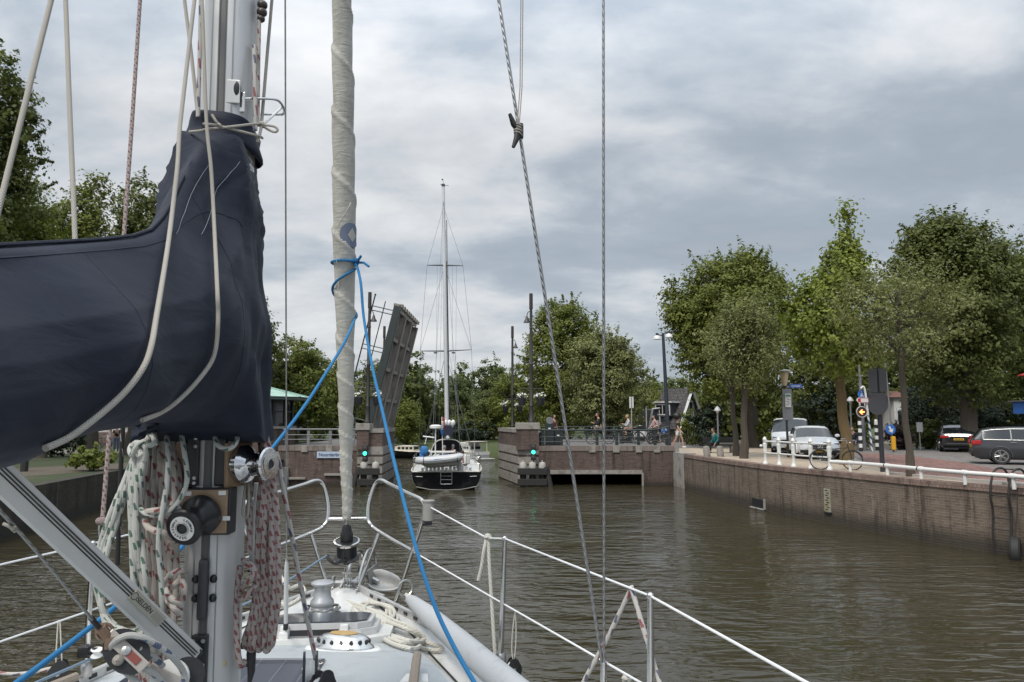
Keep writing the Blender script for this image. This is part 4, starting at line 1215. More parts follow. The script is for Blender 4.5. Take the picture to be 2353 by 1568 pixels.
for z in (-.15, .12, .39, .66, .95, 1.24, 1.52):
    MB().tube([c0 + dd * .24 + V((0, 0, z)) + nn * (.12 - .04 * z), c0 - dd * .24 + V((0, 0, z)) + nn * (.12 - .04 * z)], .014, 6).build('rung', LADM, ld)
MB().tube([c0 + dd * .24 + V((0, 0, 2.2)) - nn * .40, c0 - dd * .24 + V((0, 0, 2.2)) - nn * .40], .02, 6).build('cross_bar', LADM, ld)
MB().box(c0 - nn * .68 + V((0, 0, 1.80)), (.7, .25, .08), rz=math.atan2(dd.y, dd.x), bev=.01).build('foot_plate', STONE, ld)
tp = c0 + dd * (-.34) + V((0, 0, .16)) + nn * .12
ty = thing('tyre_fender', 'old black car tyre hung at the waterline beside the quay ladder', 'tyre', tp - V((0, 0, .3)))
ax = (dd * .86 + nn * .5).normalized()
m_ = mat_to(tp - ax * .1, ax)
MB().lathe([(.21, .0), (.24, -.02), (.34, -.01), (.38, .03), (.385, .17), (.34, .215), (.24, .22), (.21, .2)], m_, 28, False).build('tyre', RUBBER, ty)
mb = MB(); mb.tube([tp + V((0, 0, .3)), tp + V((0, 0, 1.0)) - nn * .16, tp + V((0, 0, 1.6)) - nn * .24], .012, 5); mb.build('lashing', BLACKM, ty)

# ------------------------------------------------------------------ cars
CARM = {}
def car(label, loc, rz, kind, paint, group):
    """front of the car looks along local -y; width along x"""
    t = thing('parked_' + ('van' if kind == 'van' else 'car'), label, 'van' if kind == 'van' else 'car', (0, 0, 0), group)
    if kind == 'sedan':    # (y, shoulder z, roof z, half width)
        St = [(0, .52, None, .62), (.06, .66, None, .80), (.35, .76, None, .88), (.9, .86, None, .90), (1.35, .93, None, .905), (2.15, .95, 1.36, .91), (2.6, .96, 1.44, .91), (3.2, .97, 1.43, .91), (3.75, .98, 1.30, .905), (4.3, .98, None, .89), (4.62, .95, None, .82), (4.70, .8, None, .78)]
        screens = [(4, 5), (8, 9)]; L = 4.7; wy = (.88, 3.72); wr = .33
    elif kind == 'estate':
        St = [(0, .55, None, .62), (.06, .68, None, .82), (.4, .78, None, .89), (.95, .88, None, .905), (1.4, .95, None, .91), (2.15, .97, 1.38, .91), (2.6, .98, 1.46, .91), (3.3, .99, 1.46, .91), (3.95, 1.0, 1.42, .905), (4.25, 1.0, 1.36, .89), (4.52, .99, None, .86), (4.62, .80, None, .82)]
        screens = [(4, 5), (9, 10)]; L = 4.62; wy = (.88, 3.68); wr = .335
    else:
        St = [(0, .62, None, .68), (.05, .82, None, .82), (.4, .98, None, .90), (.85, 1.10, None, .92), (1.3, 1.13, 1.50, .925), (1.75, 1.13, 1.76, .925), (2.3, 1.13, 1.82, .925), (3.4, 1.13, 1.82, .92), (4.2, 1.13, 1.80, .91), (4.36, 1.1, 1.70, .9), (4.4, .9, None, .88)]
        screens = [(3, 4), (4, 5)]; L = 4.4; wy = (.85, 3.55); wr = .33
    rows = []
    for (y, zs, zr, hw) in St:
        z0 = .24 if 0 < y < L else .36
        cab_ = zr is not None
        wt_ = hw * (.80 if kind != 'van' else .88)
        half = [(-hw * .90, z0), (-hw * .985, z0 + .12), (-hw, z0 + (zs - z0) * .55), (-hw * .975, zs - .03)]
        if cab_: half += [(-wt_, zr - .07), (-wt_ * .86, zr - .005), (-wt_ * .45, zr + .025), (0, zr + .03)]
        else: half += [(-hw * .93, zs), (-hw * .74, zs + .025), (-hw * .4, zs + .045), (0, zs + .05)]
        full = half + [(-p[0], p[1]) for p in reversed(half[:-1])]
        rows.append([V((p[0], y, p[1])) for p in full])
    nc = len(rows[0])
    def cls(i, j):
        a, b_ = St[i], St[i + 1]
        top = 4 <= j <= 9
        if (i, i + 1) in screens and top: return 'screen'
        if a[2] and b_[2] and j in (3, 10) and not (kind == 'van' and a[0] > 2.2): return 'side'
        return 'body'
    body = MB()
    body.grid(rows, keep=lambda i, j: cls(i, j) == 'body')
    body.add(rows[0], [tuple(reversed(range(nc)))]); body.add(rows[-1], [tuple(range(nc))])
    bo = body.build('body', paint, t, 45)
    for q, nm in zip(screens, ('windscreen', 'rear_window')):
        g_ = MB(); g_.grid(rows, keep=lambda i, j: cls(i, j) == 'screen' and (kind == 'van' or i == q[0])); g_.build(nm, GLASSDK, t, 30)
        if kind == 'van': break
    for jw in (3, 10):
        g_ = MB(); g_.grid(rows, keep=lambda i, j: cls(i, j) == 'side' and j == jw); g_.build('side_window', GLASSDK, t, 30)
    mb = MB()
    for s in (-1, 1):   # window surround and pillars
        for i in range(len(St) - 1):
            if St[i][2] and St[i + 1][2] and not (kind == 'van' and St[i][0] > 2.2):
                for jj in (3, 4):
                    j = jj if s < 0 else nc - 1 - jj
                    mb.tube([rows[i][j] + V((s * .004, 0, 0)), rows[i + 1][j] + V((s * .004, 0, 0))], .016, 5)
                if i % 2 == 0 or kind == 'van':
                    j3, j4 = (3, 4) if s < 0 else (nc - 4, nc - 5)
                    mb.tube([rows[i + 1][j3], rows[i + 1][j4]], .03, 5)
    mb.build('window_trim', STEEL2 if kind == 'estate' else BLACKP, t)
    for s in (-1, 1):
        for y in wy:
            hw = .90
            w_ = MB().lathe([(.20, -.10), (wr - .03, -.11), (wr, -.08), (wr, .08), (wr - .03, .11), (.20, .10)], mat_to((s * (hw - .085), y, wr), (s, 0, 0)), 28).build('wheel', RUBBER, t)
            mb = MB(); mb.torus((s * (hw + .015), y, wr), (1, 0, 0), wr * .68, .022, 24, 6)
            for k in range(5):
                for dk in (-.16, .16):
                    a = 2 * PI * k / 5 + dk
                    mb.tube([(s * (hw + .02), y + .05 * math.cos(a), wr + .05 * math.sin(a)), (s * (hw + .02), y + wr * .67 * math.cos(a), wr + wr * .67 * math.sin(a))], .018, 5)
            mb.lathe([(.06, 0), (.05, .02), (.001, .025)], mat_to((s * (hw + .02), y, wr), (s, 0, 0)), 12)
            mb.build('rim', STEEL2, w_)
            MB().torus((s * (hw - .0), y, wr), (1, 0, 0), wr + .035, .03, 20, 5, R(-8), R(188), (0, 1, 0)).build('wheel_arch', BLACKP if kind == 'van' else paint, t)
        MB().ball((s * 1.0, 1.62 if kind != 'van' else 1.2, 1.03 if kind != 'van' else 1.2), (.11, .06, .075), 8).build('mirror', paint if kind != 'van' else BLACKP, t)
        zf = .66 if kind != 'van' else .82
        hl = MB(); hl.prism([(s * .42, zf - .03), (s * .56, zf - .09), (s * .78, zf - .02), (s * .82, zf + .08), (s * .62, zf + .06)], .03, mat_to((0, .10, 0), (0, -1, 0), (1, 0, 0)))
        hl.build('headlight', mk('headlight_glass', (.22, .23, .25), .08, .4, .1, 30), t)
        tl = MB(); tl.box((s * (St[-2][3] - .15), L - .05, .83), (.42, .14, .14), bev=.04)
        if kind == 'estate': tl.box((s * .87, L - .16, .86), (.06, .3, .17), bev=.03)
        tl.build('tail_light', mk('tail_light_red', (.35, .012, .015), .2, 0, .1, emit=(.6, .02, .02), es=.02), t)
        MB().box((s * .66, -.005, .36), (.34, .05, .14), bev=.03).build('air_intake', BLACKP, t)
        for y in (2.25, 3.15):
            if kind != 'van': MB().tube([(s * .925, y, .86), (s * .925, y + .2, .87)], .016, 6).build('door_handle', paint, t)
    MB().box((0, -.01, .55 if kind != 'van' else .66), (.86, .06, .19), bev=.05).build('grille', BLACKP, t)
    mb = MB(); mb.box((0, -.045, .55 if kind != 'van' else .66), (.84, .012, .018)); mb.build('grille_bar', STEEL, t)
    if kind == 'sedan' and 'white' in label:
        mb = MB(); mb.torus((0, -.06, .565), (0, 1, 0), .10, .011, 20, 6)
        for k in range(3):
            a = PI / 2 + k * 2 * PI / 3
            mb.tube([(0, -.06, .565), (.10 * math.cos(a), -.06, .565 + .10 * math.sin(a))], [.02, .006], 6)
        mb.build('star_emblem', STEEL, t)
    YP = mk('yellow_plate', (.60, .36, .02), .5)
    MB().box((0, -.045, .38), (.46, .02, .10), bev=.008).build('front_plate', YP, t)
    MB().box((0, L + .012, .70 if kind != 'van' else .6), (.48, .02, .11), bev=.008).build('rear_plate', YP, t)
    mb = MB()
    for k in range(6): mb.box((-.17 + k * .068, L + .024, .70 if kind != 'van' else .6), (.038, .004, .06)); mb.box((-.17 + k * .068, -.057, .38), (.038, .004, .055))
    mb.build('plate_marks', BLACKP, t)
    MB().box((0, L / 2, .25), (1.5, L - .5, .12)).build('underbody', BLACKM, t)
    MB().box((0, L - .02, .42), (1.3, .1, .16), bev=.04).build('rear_valance', BLACKP, t)
    t.location = loc; t.rotation_euler = (0, 0, rz)
    return t
WCAR = mk('white_car_paint', (.80, .81, .81), .3, 0, .03, coat=.3)
GCAR = mk('graphite_car_paint', (.045, .048, .055), .25, .3, .08, coat=.7)
BCAR = mk('black_car_paint', (.012, .012, .014), .2, 0, .1, coat=.7)
def on_ground(px, py, z=ZQ): return G(px, py, z)
p = on_ground(1884, 1057)
CG = 'vehicles parked on the right quay'
car('white saloon car with a round star emblem facing the water', (p.x + .03, p.y, ZQ), R(-14), 'sedan', WCAR, CG)
p = on_ground(1836, 1049)
car('white delivery van parked behind the white saloon car', (p.x + .1, p.y + 1.4, ZQ), R(-22), 'van', WCAR, CG)
p = on_ground(2222, 1066)
car('dark grey estate car seen from its side at the right edge', (p.x + 4.62 * math.sin(R(63)) + .55, p.y - 4.62 * math.cos(R(63)) + .6, ZQ), R(63), 'estate', GCAR, CG)
p = on_ground(2205, 1040)
car('low black car with red tail lights behind the estate car', (p.x + 4.7 * math.sin(R(152)), p.y - 4.7 * math.cos(R(152)), ZQ), R(152), 'sedan', BCAR, CG)

# ------------------------------------------------------------------ bicycles
def bicycle(label, p, rz, mat, group, lean=0):
    t = thing('bicycle', label, 'bicycle', (0, 0, 0), group)
    for y in (-.53, .53):
        w_ = MB().torus((0, y, .34), (1, 0, 0), .33, .02, 24, 6).build('wheel', RUBBER, t)
        mb = MB()
        for k in range(10):
            a = PI * k / 5
            mb.tube([(0, y, .34), (0, y + .32 * math.cos(a), .34 + .32 * math.sin(a))], .003, 3, False)
        mb.tube([(-.05, y, .34), (.05, y, .34)], .03, 8)
        mb.build('spokes', STEEL2, w_)
        MB().torus((0, y, .34), (1, 0, 0), .365, .012, 12, 5, R(20), R(160), (0, 1, 0)).build('mudguard', mat, t)
    mb = MB()
    for a, b_ in (((0, -.53, .34), (0, -.40, .92)), ((0, -.41, .84), (0, .16, .34)), ((0, -.40, .78), (0, .2, .72)), ((0, .05, .30), (0, .22, .86)), ((0, .05, .30), (0, .53, .34)), ((0, .2, .74), (0, .53, .34))):
        mb.tube([a, b_], .016, 6)
    mb.build('frame', mat, t)
    mb = MB(); mb.tube([(0, -.40, .9), (0, -.38, 1.04)], .014, 6); mb.tube(smooth_path([(-.29, -.14, 1.05), (-.25, -.33, 1.07), (0, -.4, 1.05), (.25, -.33, 1.07), (.29, -.14, 1.05)], 4), .012, 6); mb.build('handlebar', STEEL2, t)
    MB().ball((0, .27, .93), (.09, .15, .045), 8).build('saddle', BLACKP, t)
    mb = MB(); mb.box((0, .55, .74), (.14, .36, .02), bev=.004); mb.build('carrier', mat, t)
    MB().ball((0, -.5, .95), .045, 6).build('lamp', STEEL2, t)
    t.location = p; t.rotation_euler = (0, R(lean), rz)
    return t
CYC = 'bicycles at the quay and on the bridge'
p = G(1938, 1084, ZQ)
bicycle('black bicycle leaning on the last white post by the mossy trunk', (p.x + .1, p.y + .75, ZQ), R(76), BLACKM, CYC, 8)

# ------------------------------------------------------------------ posts, signs and lights on the right bank
SG = 'signs and posts on the right bank'
def pole(mb, px, Y, z0, z1, r): x = P(px, 1000, Y).x; mb.tube([(x, Y, z0 - .05), (x, Y, z1)], r, 8); return x
# grey sign backs on a dark post
Y = 25.2; x = P(2028, 1083, Y).x
t = thing('road_sign', 'dark post carrying two grey panel backs and a round sign back', 'road sign', (x, Y, ZQ), SG)
xt = P(2013, 840, Y).x
MB().tube([(x, Y, ZQ - .05), (xt + .05, Y, P(2015, 845, Y).z)], .075, 10).build('post', GREYP, t)
SB = mk('sign_back_grey', (.095, .098, .105), .55, .0, .12, 5)
for (a0, a1, b0, b1) in ((1993.5, 2017, 849, 902), (2018, 2039, 847, 900), (1995, 2038, 903, 930)):
    pa, pb = P(a0, b0, Y - .12), P(a1, b1, Y - .12)
    MB().box(((pa.x + pb.x) / 2, Y - .12 + .004 * (b0 == 903), (pa.z + pb.z) / 2), (pb.x - pa.x - .01, .03, pa.z - pb.z), bev=.008).build('panel', SB, t)
c = P(2016, 932, Y - .16)
MB().lathe([(.32, 0), (.32, .02)], mat_to(c, (0, -1, 0)), 32).build('round_panel', SB, t)
MB().torus(c + V((0, -.01, 0)), (0, 1, 0), .315, .012, 32, 6).build('panel_rim', mk('sign_rim', (.16, .08, .08), .5), t)
# traffic light with orange arrow + striped post
Y = 41.5; c = P(1979, 947, Y)
t = thing('arrow_light', 'round warning light with a lit orange arrow on a black and white striped post', 'traffic light', (c.x, Y, ZQ), SG)
MB().lathe([(.31, 0), (.31, .12)], mat_to(c + V((0, .06, 0)), (0, -1, 0)), 28).build('housing', BLACKM, t)
MB().torus(c + V((0, -.065, 0)), (0, 1, 0), .295, .022, 28, 6).build('rim', mk('rim_grey', (.5, .5, .5), .5), t)
arrow = [(-.16, 0), (-.02, .13), (.05, .13), (-.04, .04), (.14, .04), (.14, -.04), (-.04, -.04), (.05, -.13), (-.02, -.13)]
MB().prism(arrow, .02, mat_to(c + V((0, -.08, 0)), (0, -1, 0), (1, 0, 0))).build('lit_arrow', mk('orange_lamp', (.8, .2, .05), .4, 0, .02, emit=(1, .24, .06), es=2.6), t)
STRIPE = bpy.data.materials.new('black_white_stripes'); q_ = NT(STRIPE)
zz = q_.n('ShaderNodeSeparateXYZ', Vector=q_.n('ShaderNodeTexCoord').outputs['UV']).outputs[1]
sm = q_.math('GREATER_THAN', q_.math('FRACT', q_.math('DIVIDE', zz, .42)), .5)
q_.out(q_.n('ShaderNodeBsdfPrincipled', Base__Color=q_.mix(sm, (.02, .02, .02), (.7, .7, .68)), Roughness=.5).outputs[0])
MB().tube([V((c.x - .08, Y + .1, ZQ)), V((c.x - .08, Y + .1, c.z - .3))], .10, 10).build('post', STRIPE, t)
x = P(2014, 1000, 43).x
sp_ = thing('striped_post', 'black and white striped post right of the arrow light', 'post', (x, 43, ZQ), SG)
MB().tube([(x, 43, ZQ), (x, 43, P(2014, 968, 43).z)], .10, 10).build('post', STRIPE, sp_)
MB().ball((x, 43, P(2014, 968, 43).z), .10, 8).build('cap', WPAINT, sp_)
# tall grey column with blue and white signs
Y = 42.3; x = P(1985, 1000, Y).x
t = thing('light_column', 'tall grey column with a blue pedestrian sign behind the arrow light', 'lamp post', (x, Y, ZQ), SG)
MB().tube([(x, Y, ZQ), (x - .12, Y, 9.2)], [.11, .06], 10).build('column', GREYM, t)
BLUE = mk('sign_blue', (.03, .13, .42), .45, 0, .05)
RED = mk('sign_red', (.45, .03, .03), .45, 0, .05)
WSIGN = mk('sign_white', (.62, .62, .61), .45, 0, .05)
c = P(1980, 907, Y - .2); sg = MB().lathe([(.24, 0), (.24, .02)], mat_to(c, (0, -1, 0)), 24).build('blue_sign', BLUE, t)
mb = MB(); mb.prism([(-.09, -.14), (-.03, -.14), (0, -.02), (.05, -.14), (.1, -.14), (.04, .03), (.03, .1), (-.05, .08)], .006, mat_to(c + V((0, -.02, 0)), (0, -1, 0), (1, 0, 0))); mb.ball(c + V((0, -.025, .15)), (.035, .01, .035), 8); mb.build('walker_symbol', WSIGN, sg)
pa = P(1981, 931, Y - .2); sg = MB().box(pa, (.36, .03, .36), bev=.01).build('white_sign', WSIGN, t)
MB().box(pa + V((0, -.018, 0)), (.2, .01, .22)).build('black_symbol', BLACKP, sg)
# direction sign on bent white pole
Y = 41.9; x = P(1997, 1000, Y).x
t = thing('direction_sign', 'white direction board with a red tip on a bent white pole', 'road sign', (x, Y, ZQ), SG)
WB = bpy.data.materials.new('white_blue_stripes'); q_ = NT(WB)
s2 = q_.n('ShaderNodeSeparateXYZ', Vector=q_.n('ShaderNodeTexCoord').outputs['UV'])
sm = q_.math('GREATER_THAN', q_.math('FRACT', q_.math('ADD', q_.math('DIVIDE', s2.outputs[1], .42), s2.outputs[0])), .55)
sm = q_.math('MULTIPLY', sm, q_.math('LESS_THAN', s2.outputs[1], 2.0))
q_.out(q_.n('ShaderNodeBsdfPrincipled', Base__Color=q_.mix(sm, (.66, .66, .66), (.04, .09, .2)), Roughness=.5).outputs[0])
zt = P(1990, 895, Y).z
MB().tube(smooth_path([(x + .12, Y, ZQ), (x + .02, Y, ZQ + 1.6), (x - .12, Y, zt), (x - .36, Y, zt + .06)], 5), .06, 8).build('pole', WB, t)
pa, pb = P(1967, 914, Y - .12), P(1995, 926, Y - .12)
MB().prism([(pa.x, (pa.z + pb.z) / 2), (pa.x + .12, pa.z), (pb.x, pa.z), (pb.x, pb.z), (pa.x + .12, pb.z)], .03, mat_to((0, Y - .10, 0), (0, -1, 0), (1, 0, 0))).build('board', WSIGN, t)
mb = MB(); mb.box((pa.x + .17, Y - .135, (pa.z + pb.z) / 2), (.16, .01, .2)); mb.box(((pa.x + pb.x) / 2 + .1, Y - .136, pa.z - .02), (.5, .008, .025)); mb.box(((pa.x + pb.x) / 2 + .1, Y - .136, pb.z + .02), (.5, .008, .025))
mb.build('red_mark', RED, t)
# blue round sign over a yellow base
Y = 40.5; x = P(2047, 1000, Y).x
t = thing('keep_sign', 'grey pole with a blue round arrow sign above a yellow sleeve', 'road sign', (x, Y, ZQ), SG)
MB().tube([(x + .1, Y, ZQ), (x - .1, Y, 6.6)], .05, 8).build('pole', GREYM, t)
c = P(2046, 987, Y - .12)
sg = MB().lathe([(.27, 0), (.27, .02)], mat_to(c, (0, -1, 0)), 24).build('blue_disc', BLUE, t)
MB().prism([(-.05, .18), (-.05, -.02), (-.16, -.02), (0, -.2), (.16, -.02), (.05, -.02), (.05, .18)], .01, mat_to(c + V((0, -.02, 0)), (0, -1, 0), (1, 0, 0)) @ Matrix.Rotation(R(25), 4, 'Z')).build('white_arrow', WSIGN, sg)
pa, pb = P(2051, 1003, Y), P(2051, 1034, Y)
MB().box(((pa.x + pb.x) / 2, Y - .08, (pa.z + pb.z) / 2), (.20, .16, pa.z - pb.z), bev=.03).build('yellow_sleeve', mk('sleeve_yellow', (.65, .33, .02), .5), t)
# small grey sign on thin pole
Y = 42; x = P(2113, 1000, Y).x
t = thing('parking_sign', 'small grey sign back on a thin pole right of the thin trunk', 'road sign', (x, Y, ZQ), SG)
MB().tube([(x, Y, ZQ), (x, Y, P(2113, 972, Y).z)], .03, 8).build('pole', GREYM, t)
MB().box((x, Y - .05, P(2113, 982, Y).z), (.34, .03, .55), bev=.02).build('panel', mk('light_grey_sign', (.28, .28, .29), .5), t)
# no-entry sign
Y = 48; c = P(1714, 978, Y)
t = thing('no_entry_sign', 'red no entry disc with a white bar half hidden by the olive tree trunk', 'road sign', (c.x, Y, ZQ), SG)
MB().tube([(c.x, Y + .06, ZQ), (c.x, Y + .06, c.z + .3)], .03, 8).build('pole', GREYM, t)
MB().lathe([(.33, 0), (.33, .02)], mat_to(c, (0, -1, 0)), 24).build('red_disc', RED, t)
MB().box(c + V((0, -.03, 0)), (.46, .015, .11), bev=.004).build('white_bar', WSIGN, t)
# lantern with sign boards and street name
Y = 35; x = P(1808, 1000, Y).x
t = thing('street_lantern', 'lantern post with a tapered cream lamp, notice boards and street name plate', 'lamp post', (x, Y, ZQ), SG)
zt = P(1806, 893, Y).z
MB().tube([(x + .03, Y, ZQ), (x, Y, zt)], [.06, .045], 10).build('post', GREYP, t)
l_ = MB().lathe([(.05, 0), (.12, .2), (.21, .78), (.20, .8)], Matrix.Translation((x - .02, Y, zt)), 16).build('lamp_glass', mk('cream_lamp_glass', (.55, .45, .30), .35, 0, .08), t)
MB().lathe([(.03, -.1), (.06, 0), (.115, .2)], Matrix.Translation((x - .02, Y, zt)), 12).build('lamp_base', GREYP, l_)
MB().lathe([(.30, .80), (.30, .83), (.08, .9), (.001, .91)], Matrix.Translation((x + .03, Y, zt)), 18).build('lamp_cap', mk('cap_grey', (.35, .35, .34), .5), l_)
SBK = mk('board_back_grey', (.20, .205, .215), .5, .1, .1, 5)
for (a0, a1, b0, b1, yy) in ((1797, 1820, 894, 932, 0), (1797.5, 1823, 932.5, 966, .003)):
    pa, pb = P(a0, b0, Y - .14), P(a1, b1, Y - .14)
    bd = MB().box(((pa.x + pb.x) / 2, Y - .14 + yy, (pa.z + pb.z) / 2), (pb.x - pa.x, .03, pa.z - pb.z), bev=.02).build('board_back', SBK, t)
pa, pb = P(1804, 905, Y - .22), P(1818, 936, Y - .22)
nb_ = MB().box(((pa.x + pb.x) / 2, Y - .2, (pa.z + pb.z) / 2), (pb.x - pa.x, .03, pa.z - pb.z), bev=.01).build('notice', WSIGN, t)
MB().box(((pa.x + pb.x) / 2, Y - .218, pa.z - .09), (pb.x - pa.x - .04, .008, .1)).build('green_header', mk('notice_green', (.05, .2, .12), .5), nb_)
mb = MB()
for k in range(5): mb.box(((pa.x + pb.x) / 2 + (.02 if k % 2 else -.03), Y - .218, pa.z - .2 - k * .08), (.16, .006, .03))
mb.build('notice_lines', GREYM, nb_)
pa, pb = P(1813, 884, Y), P(1842, 891, Y)
sp2 = MB().box(((pa.x + pb.x) / 2, Y, (pa.z + pb.z) / 2), (pb.x - pa.x, .03, .17), bev=.01).build('street_name_plate', mk('name_plate_blue', (.05, .13, .42), .45), t)
mb = MB()
for k in range(9): mb.box((pa.x + .12 + k * .045, Y - .018, (pa.z + pb.z) / 2), (.028, .005, .05))
mb.build('plate_lettering', WSIGN, sp2)
# other small lamps
def small_lamp(label, px, ytop, Y, r_=.2):
    x = P(px, 1000, Y).x; zt = P(px, ytop, Y).z
    t = thing('street_lamp', label, 'lamp post', (x, Y, ZQ), 'street lamps on the right bank')
    MB().tube([(x, Y, ZQ), (x, Y, zt - .2)], .05, 8).build('post', GREYM, t)
    MB().lathe([(r_, 0), (r_ * .95, .05), (r_ * .5, .2), (.03, .26)], Matrix.Translation((x, Y, zt - .26)), 16).build('lamp_shade', mk('lamp_shade_grey', (.42, .43, .44), .4), t)
    MB().lathe([(.04, 0), (r_ * .55, .14), (r_ * .7, .16)], Matrix.Translation((x, Y, zt - .42)), 12).build('lamp_glass', WSIGN, t)
small_lamp('low grey mushroom lamp left of the twin trunked trees', 1650, 934, 44)
small_lamp('low lamp with a white shade left of the arrow light', 1957, 912, 44)
Y = 45; xt, xb = P(1524, 800, Y).x, P(1536.5, 1005, Y).x
t = thing('double_lamp', 'tall dark street lamp with two white shades at the end of the bridge', 'lamp post', (xb, Y, ZQ), 'street lamps on the right bank')
zt = P(1524, 766, Y).z
MB().tube([(xb, Y, ZQ), (xt, Y, zt)], [.14, .085], 10).build('pole', mk('navy_pole', (.025, .033, .045), .45), t)
for s in (-1, 1):
    mb = MB(); mb.tube([(xt, Y, zt - .1 + s * .06), (xt + s * .34, Y, zt - .02 + s * .06)], .035, 6); mb.lathe([(.09, 0), (.09, .14)], Matrix.Translation((xt + s * .36, Y, zt - .08 + s * .06)), 10); mb.build('lamp_arm', GREYP, t)
    MB().lathe([(.24, -.05), (.235, 0), (.19, .12), (.09, .2)], Matrix.Translation((xt + s * .36, Y, zt - .28 + s * .06)), 18).build('lamp_shade', WSIGN, t)
c = P(1526, 990, Y - .2)
sg = MB().lathe([(.2, 0), (.2, .02)], mat_to(c, (0, -1, 0)), 20).build('blue_sign', BLUE, t)
MB().torus(c + V((0, -.02, 0)), (0, 1, 0), .13, .02, 16, 5).build('white_ring', WSIGN, sg)
# poles on the bridge road
Y = 49
for (px, y0, y1, lab, w_) in ((1452, 912, 938, 'tall pole with two narrow white panels behind the bridge railing', .10), (1486, 936, 940, 'thin bare grey pole right of the white panel pole', .0)):
    x = P(px, 1000, Y).x
    t = thing('sign_pole', lab, 'pole', (x, Y, 2.0), SG)
    MB().tube([(x, Y, 2.0), (x, Y, P(px, y0, Y).z)], .035, 8).build('pole', mk('pole_grey', (.34, .34, .34), .5), t)
    if w_:
        pa, pb = P(px, y0, Y), P(px, y1, Y)
        for s in (-1, 1): MB().box((x + s * .09, Y - .05, (pa.z + pb.z) / 2), (.10, .04, pa.z - pb.z), bev=.01).build('panel', WSIGN, t)
    else: MB().ball((x, Y, P(px, y0, Y).z), .05, 6).build('cap', GREYM, t)
pa, pb = P(1455, 988, 50), P(1487, 1005, 50)
t = thing('info_panel', 'white information panel low behind the bridge railing', 'panel', ((pa.x + pb.x) / 2, 50, 2.1), SG)
MB().box(((pa.x + pb.x) / 2, 50, (pa.z + pb.z) / 2), (pb.x - pa.x, .06, pa.z - pb.z), bev=.01).build('panel', WSIGN, t)
mb = MB()
for x in (pa.x + .1, pb.x - .1): mb.tube([(x, 50.06, 2.05), (x, 50.06, pa.z)], .04, 6)
mb.build('leg', GREYM, t)
# blue kiosk at the right edge
Y = 34; x0 = P(2336, 1000, Y).x
t = thing('kiosk', 'kiosk with a blue fascia on a white post at the right edge', 'kiosk', (x0 + 1.2, Y, ZQ), SG)
pa, pb = P(2334, 922, Y) + V((.95, 0, 0)), P(2336, 951, Y)
MB().box((pa.x + 1.5, Y + .8, (pa.z + pb.z) / 2), (3.0, 1.7, pa.z - pb.z), bev=.03).build('fascia', BLUE, t)
MB().box((pa.x + 1.45, Y + .8, pa.z + .03), (3.2, 1.9, .06), bev=.01).build('roof', STEEL2, t)
for dx in (.35, 2.6): MB().box((pa.x + dx, Y + .2, (ZQ + pb.z) / 2), (.14, .14, pb.z - ZQ), bev=.02).build('post', WPAINT, t)
MB().box((pa.x + 1.7, Y + 1.2, ZQ + .55), (2.4, .6, 1.1), bev=.03).build('counter', WPAINT, t)
c = P(2375, 855, 33)
t = thing('red_parasol', 'edge of a red parasol above the blue kiosk', 'parasol', (c.x, 33, ZQ), SG)
MB().lathe([(1.02, -.05), (1.0, 0), (.5, .16), (.02, .3)], Matrix.Translation((P(2399, 855, 33).x, 33, c.z - .1)), 8).build('canopy', RED, t)
MB().tube([(P(2399, 855, 33).x, 33, ZQ), (P(2399, 855, 33).x, 33, c.z + .2)], .03, 8).build('pole', WPAINT, t)
# stone bollards and the bench
for (px, lab) in ((1625, 'stubby grey stone bollard left of the seated person'), (1656, 'stubby grey stone bollard in front of the seated person')):
    p = G(px, 1050, ZQ)
    t = thing('stone_bollard', lab, 'bollard', p, SG)
    MB().lathe([(.17, -.05), (.17, .05), (.16, .42), (.12, .5), (.001, .52)], Matrix.Translation(p) @ Matrix.Rotation(R(-5), 4, 'Y'), 8).build('bollard', STONE, t)
p = G(1655, 1041, ZQ)
bn = thing('bench', 'dark wooden bench under the twin trunked trees', 'bench', p, SG)
MB().box(p + V((0, 0, .42)), (1.7, .45, .06), bev=.01).build('seat', TIMBER, bn)
for s in (-1, 1): MB().box(p + V((s * .6, 0, .2)), (.12, .4, .4), bev=.02).build('leg', STONE, bn)
MB().box(p + V((.0, .24, .68)), (1.7, .05, .3), bev=.01).build('backrest', TIMBER, bn)
# left bank bits
x = P(57, 1060, 31).x
t = thing('wooden_post', 'dark wooden post on the left bank by the first trunk', 'post', (x, 31, ZL))
MB().lathe([(.15, -.1), (.15, 1.0), (.13, 1.12), (.05, 1.16)], Matrix.Translation((x, 31, ZL)), 8).build('post', TIMBER, t)
LTG = 'trunks on the left bank'
for (px, py, w_, lab) in ((300, 1045, 20, 'dark trunk on the left bank behind the green white rope coil'),):
    p = G(px, py, ZL)
    t = tree('broadleaf_tree', 'tree whose dark trunk stands behind the green and white rope coil', 230, 420, 560, 900, p.y, 'dark', 17, basepx=px, zg=ZL, n=7000, leaf=.3, trunk_r=.28, group=TG)
lr = thing('garden_rail', 'low black rail along the left bank footpath', 'railing', G(230, 1038, ZL))
a, b_ = G(140, 1040, ZL), G(330, 1038, ZL)
MB().tube([a + V((0, 0, .55)), b_ + V((0, 0, .55))], .03, 6).build('rail', BLACKM, lr)
for k in range(6):
    q = a.lerp(b_, k / 5); MB().tube([q, q + V((0, 0, .56))], .03, 6).build('post', BLACKM, lr)
p = G(238, 1040, ZL); bicycle('dark bicycle parked by the left bank footpath', (p.x, p.y, ZL), R(80), BLACKM, CYC)
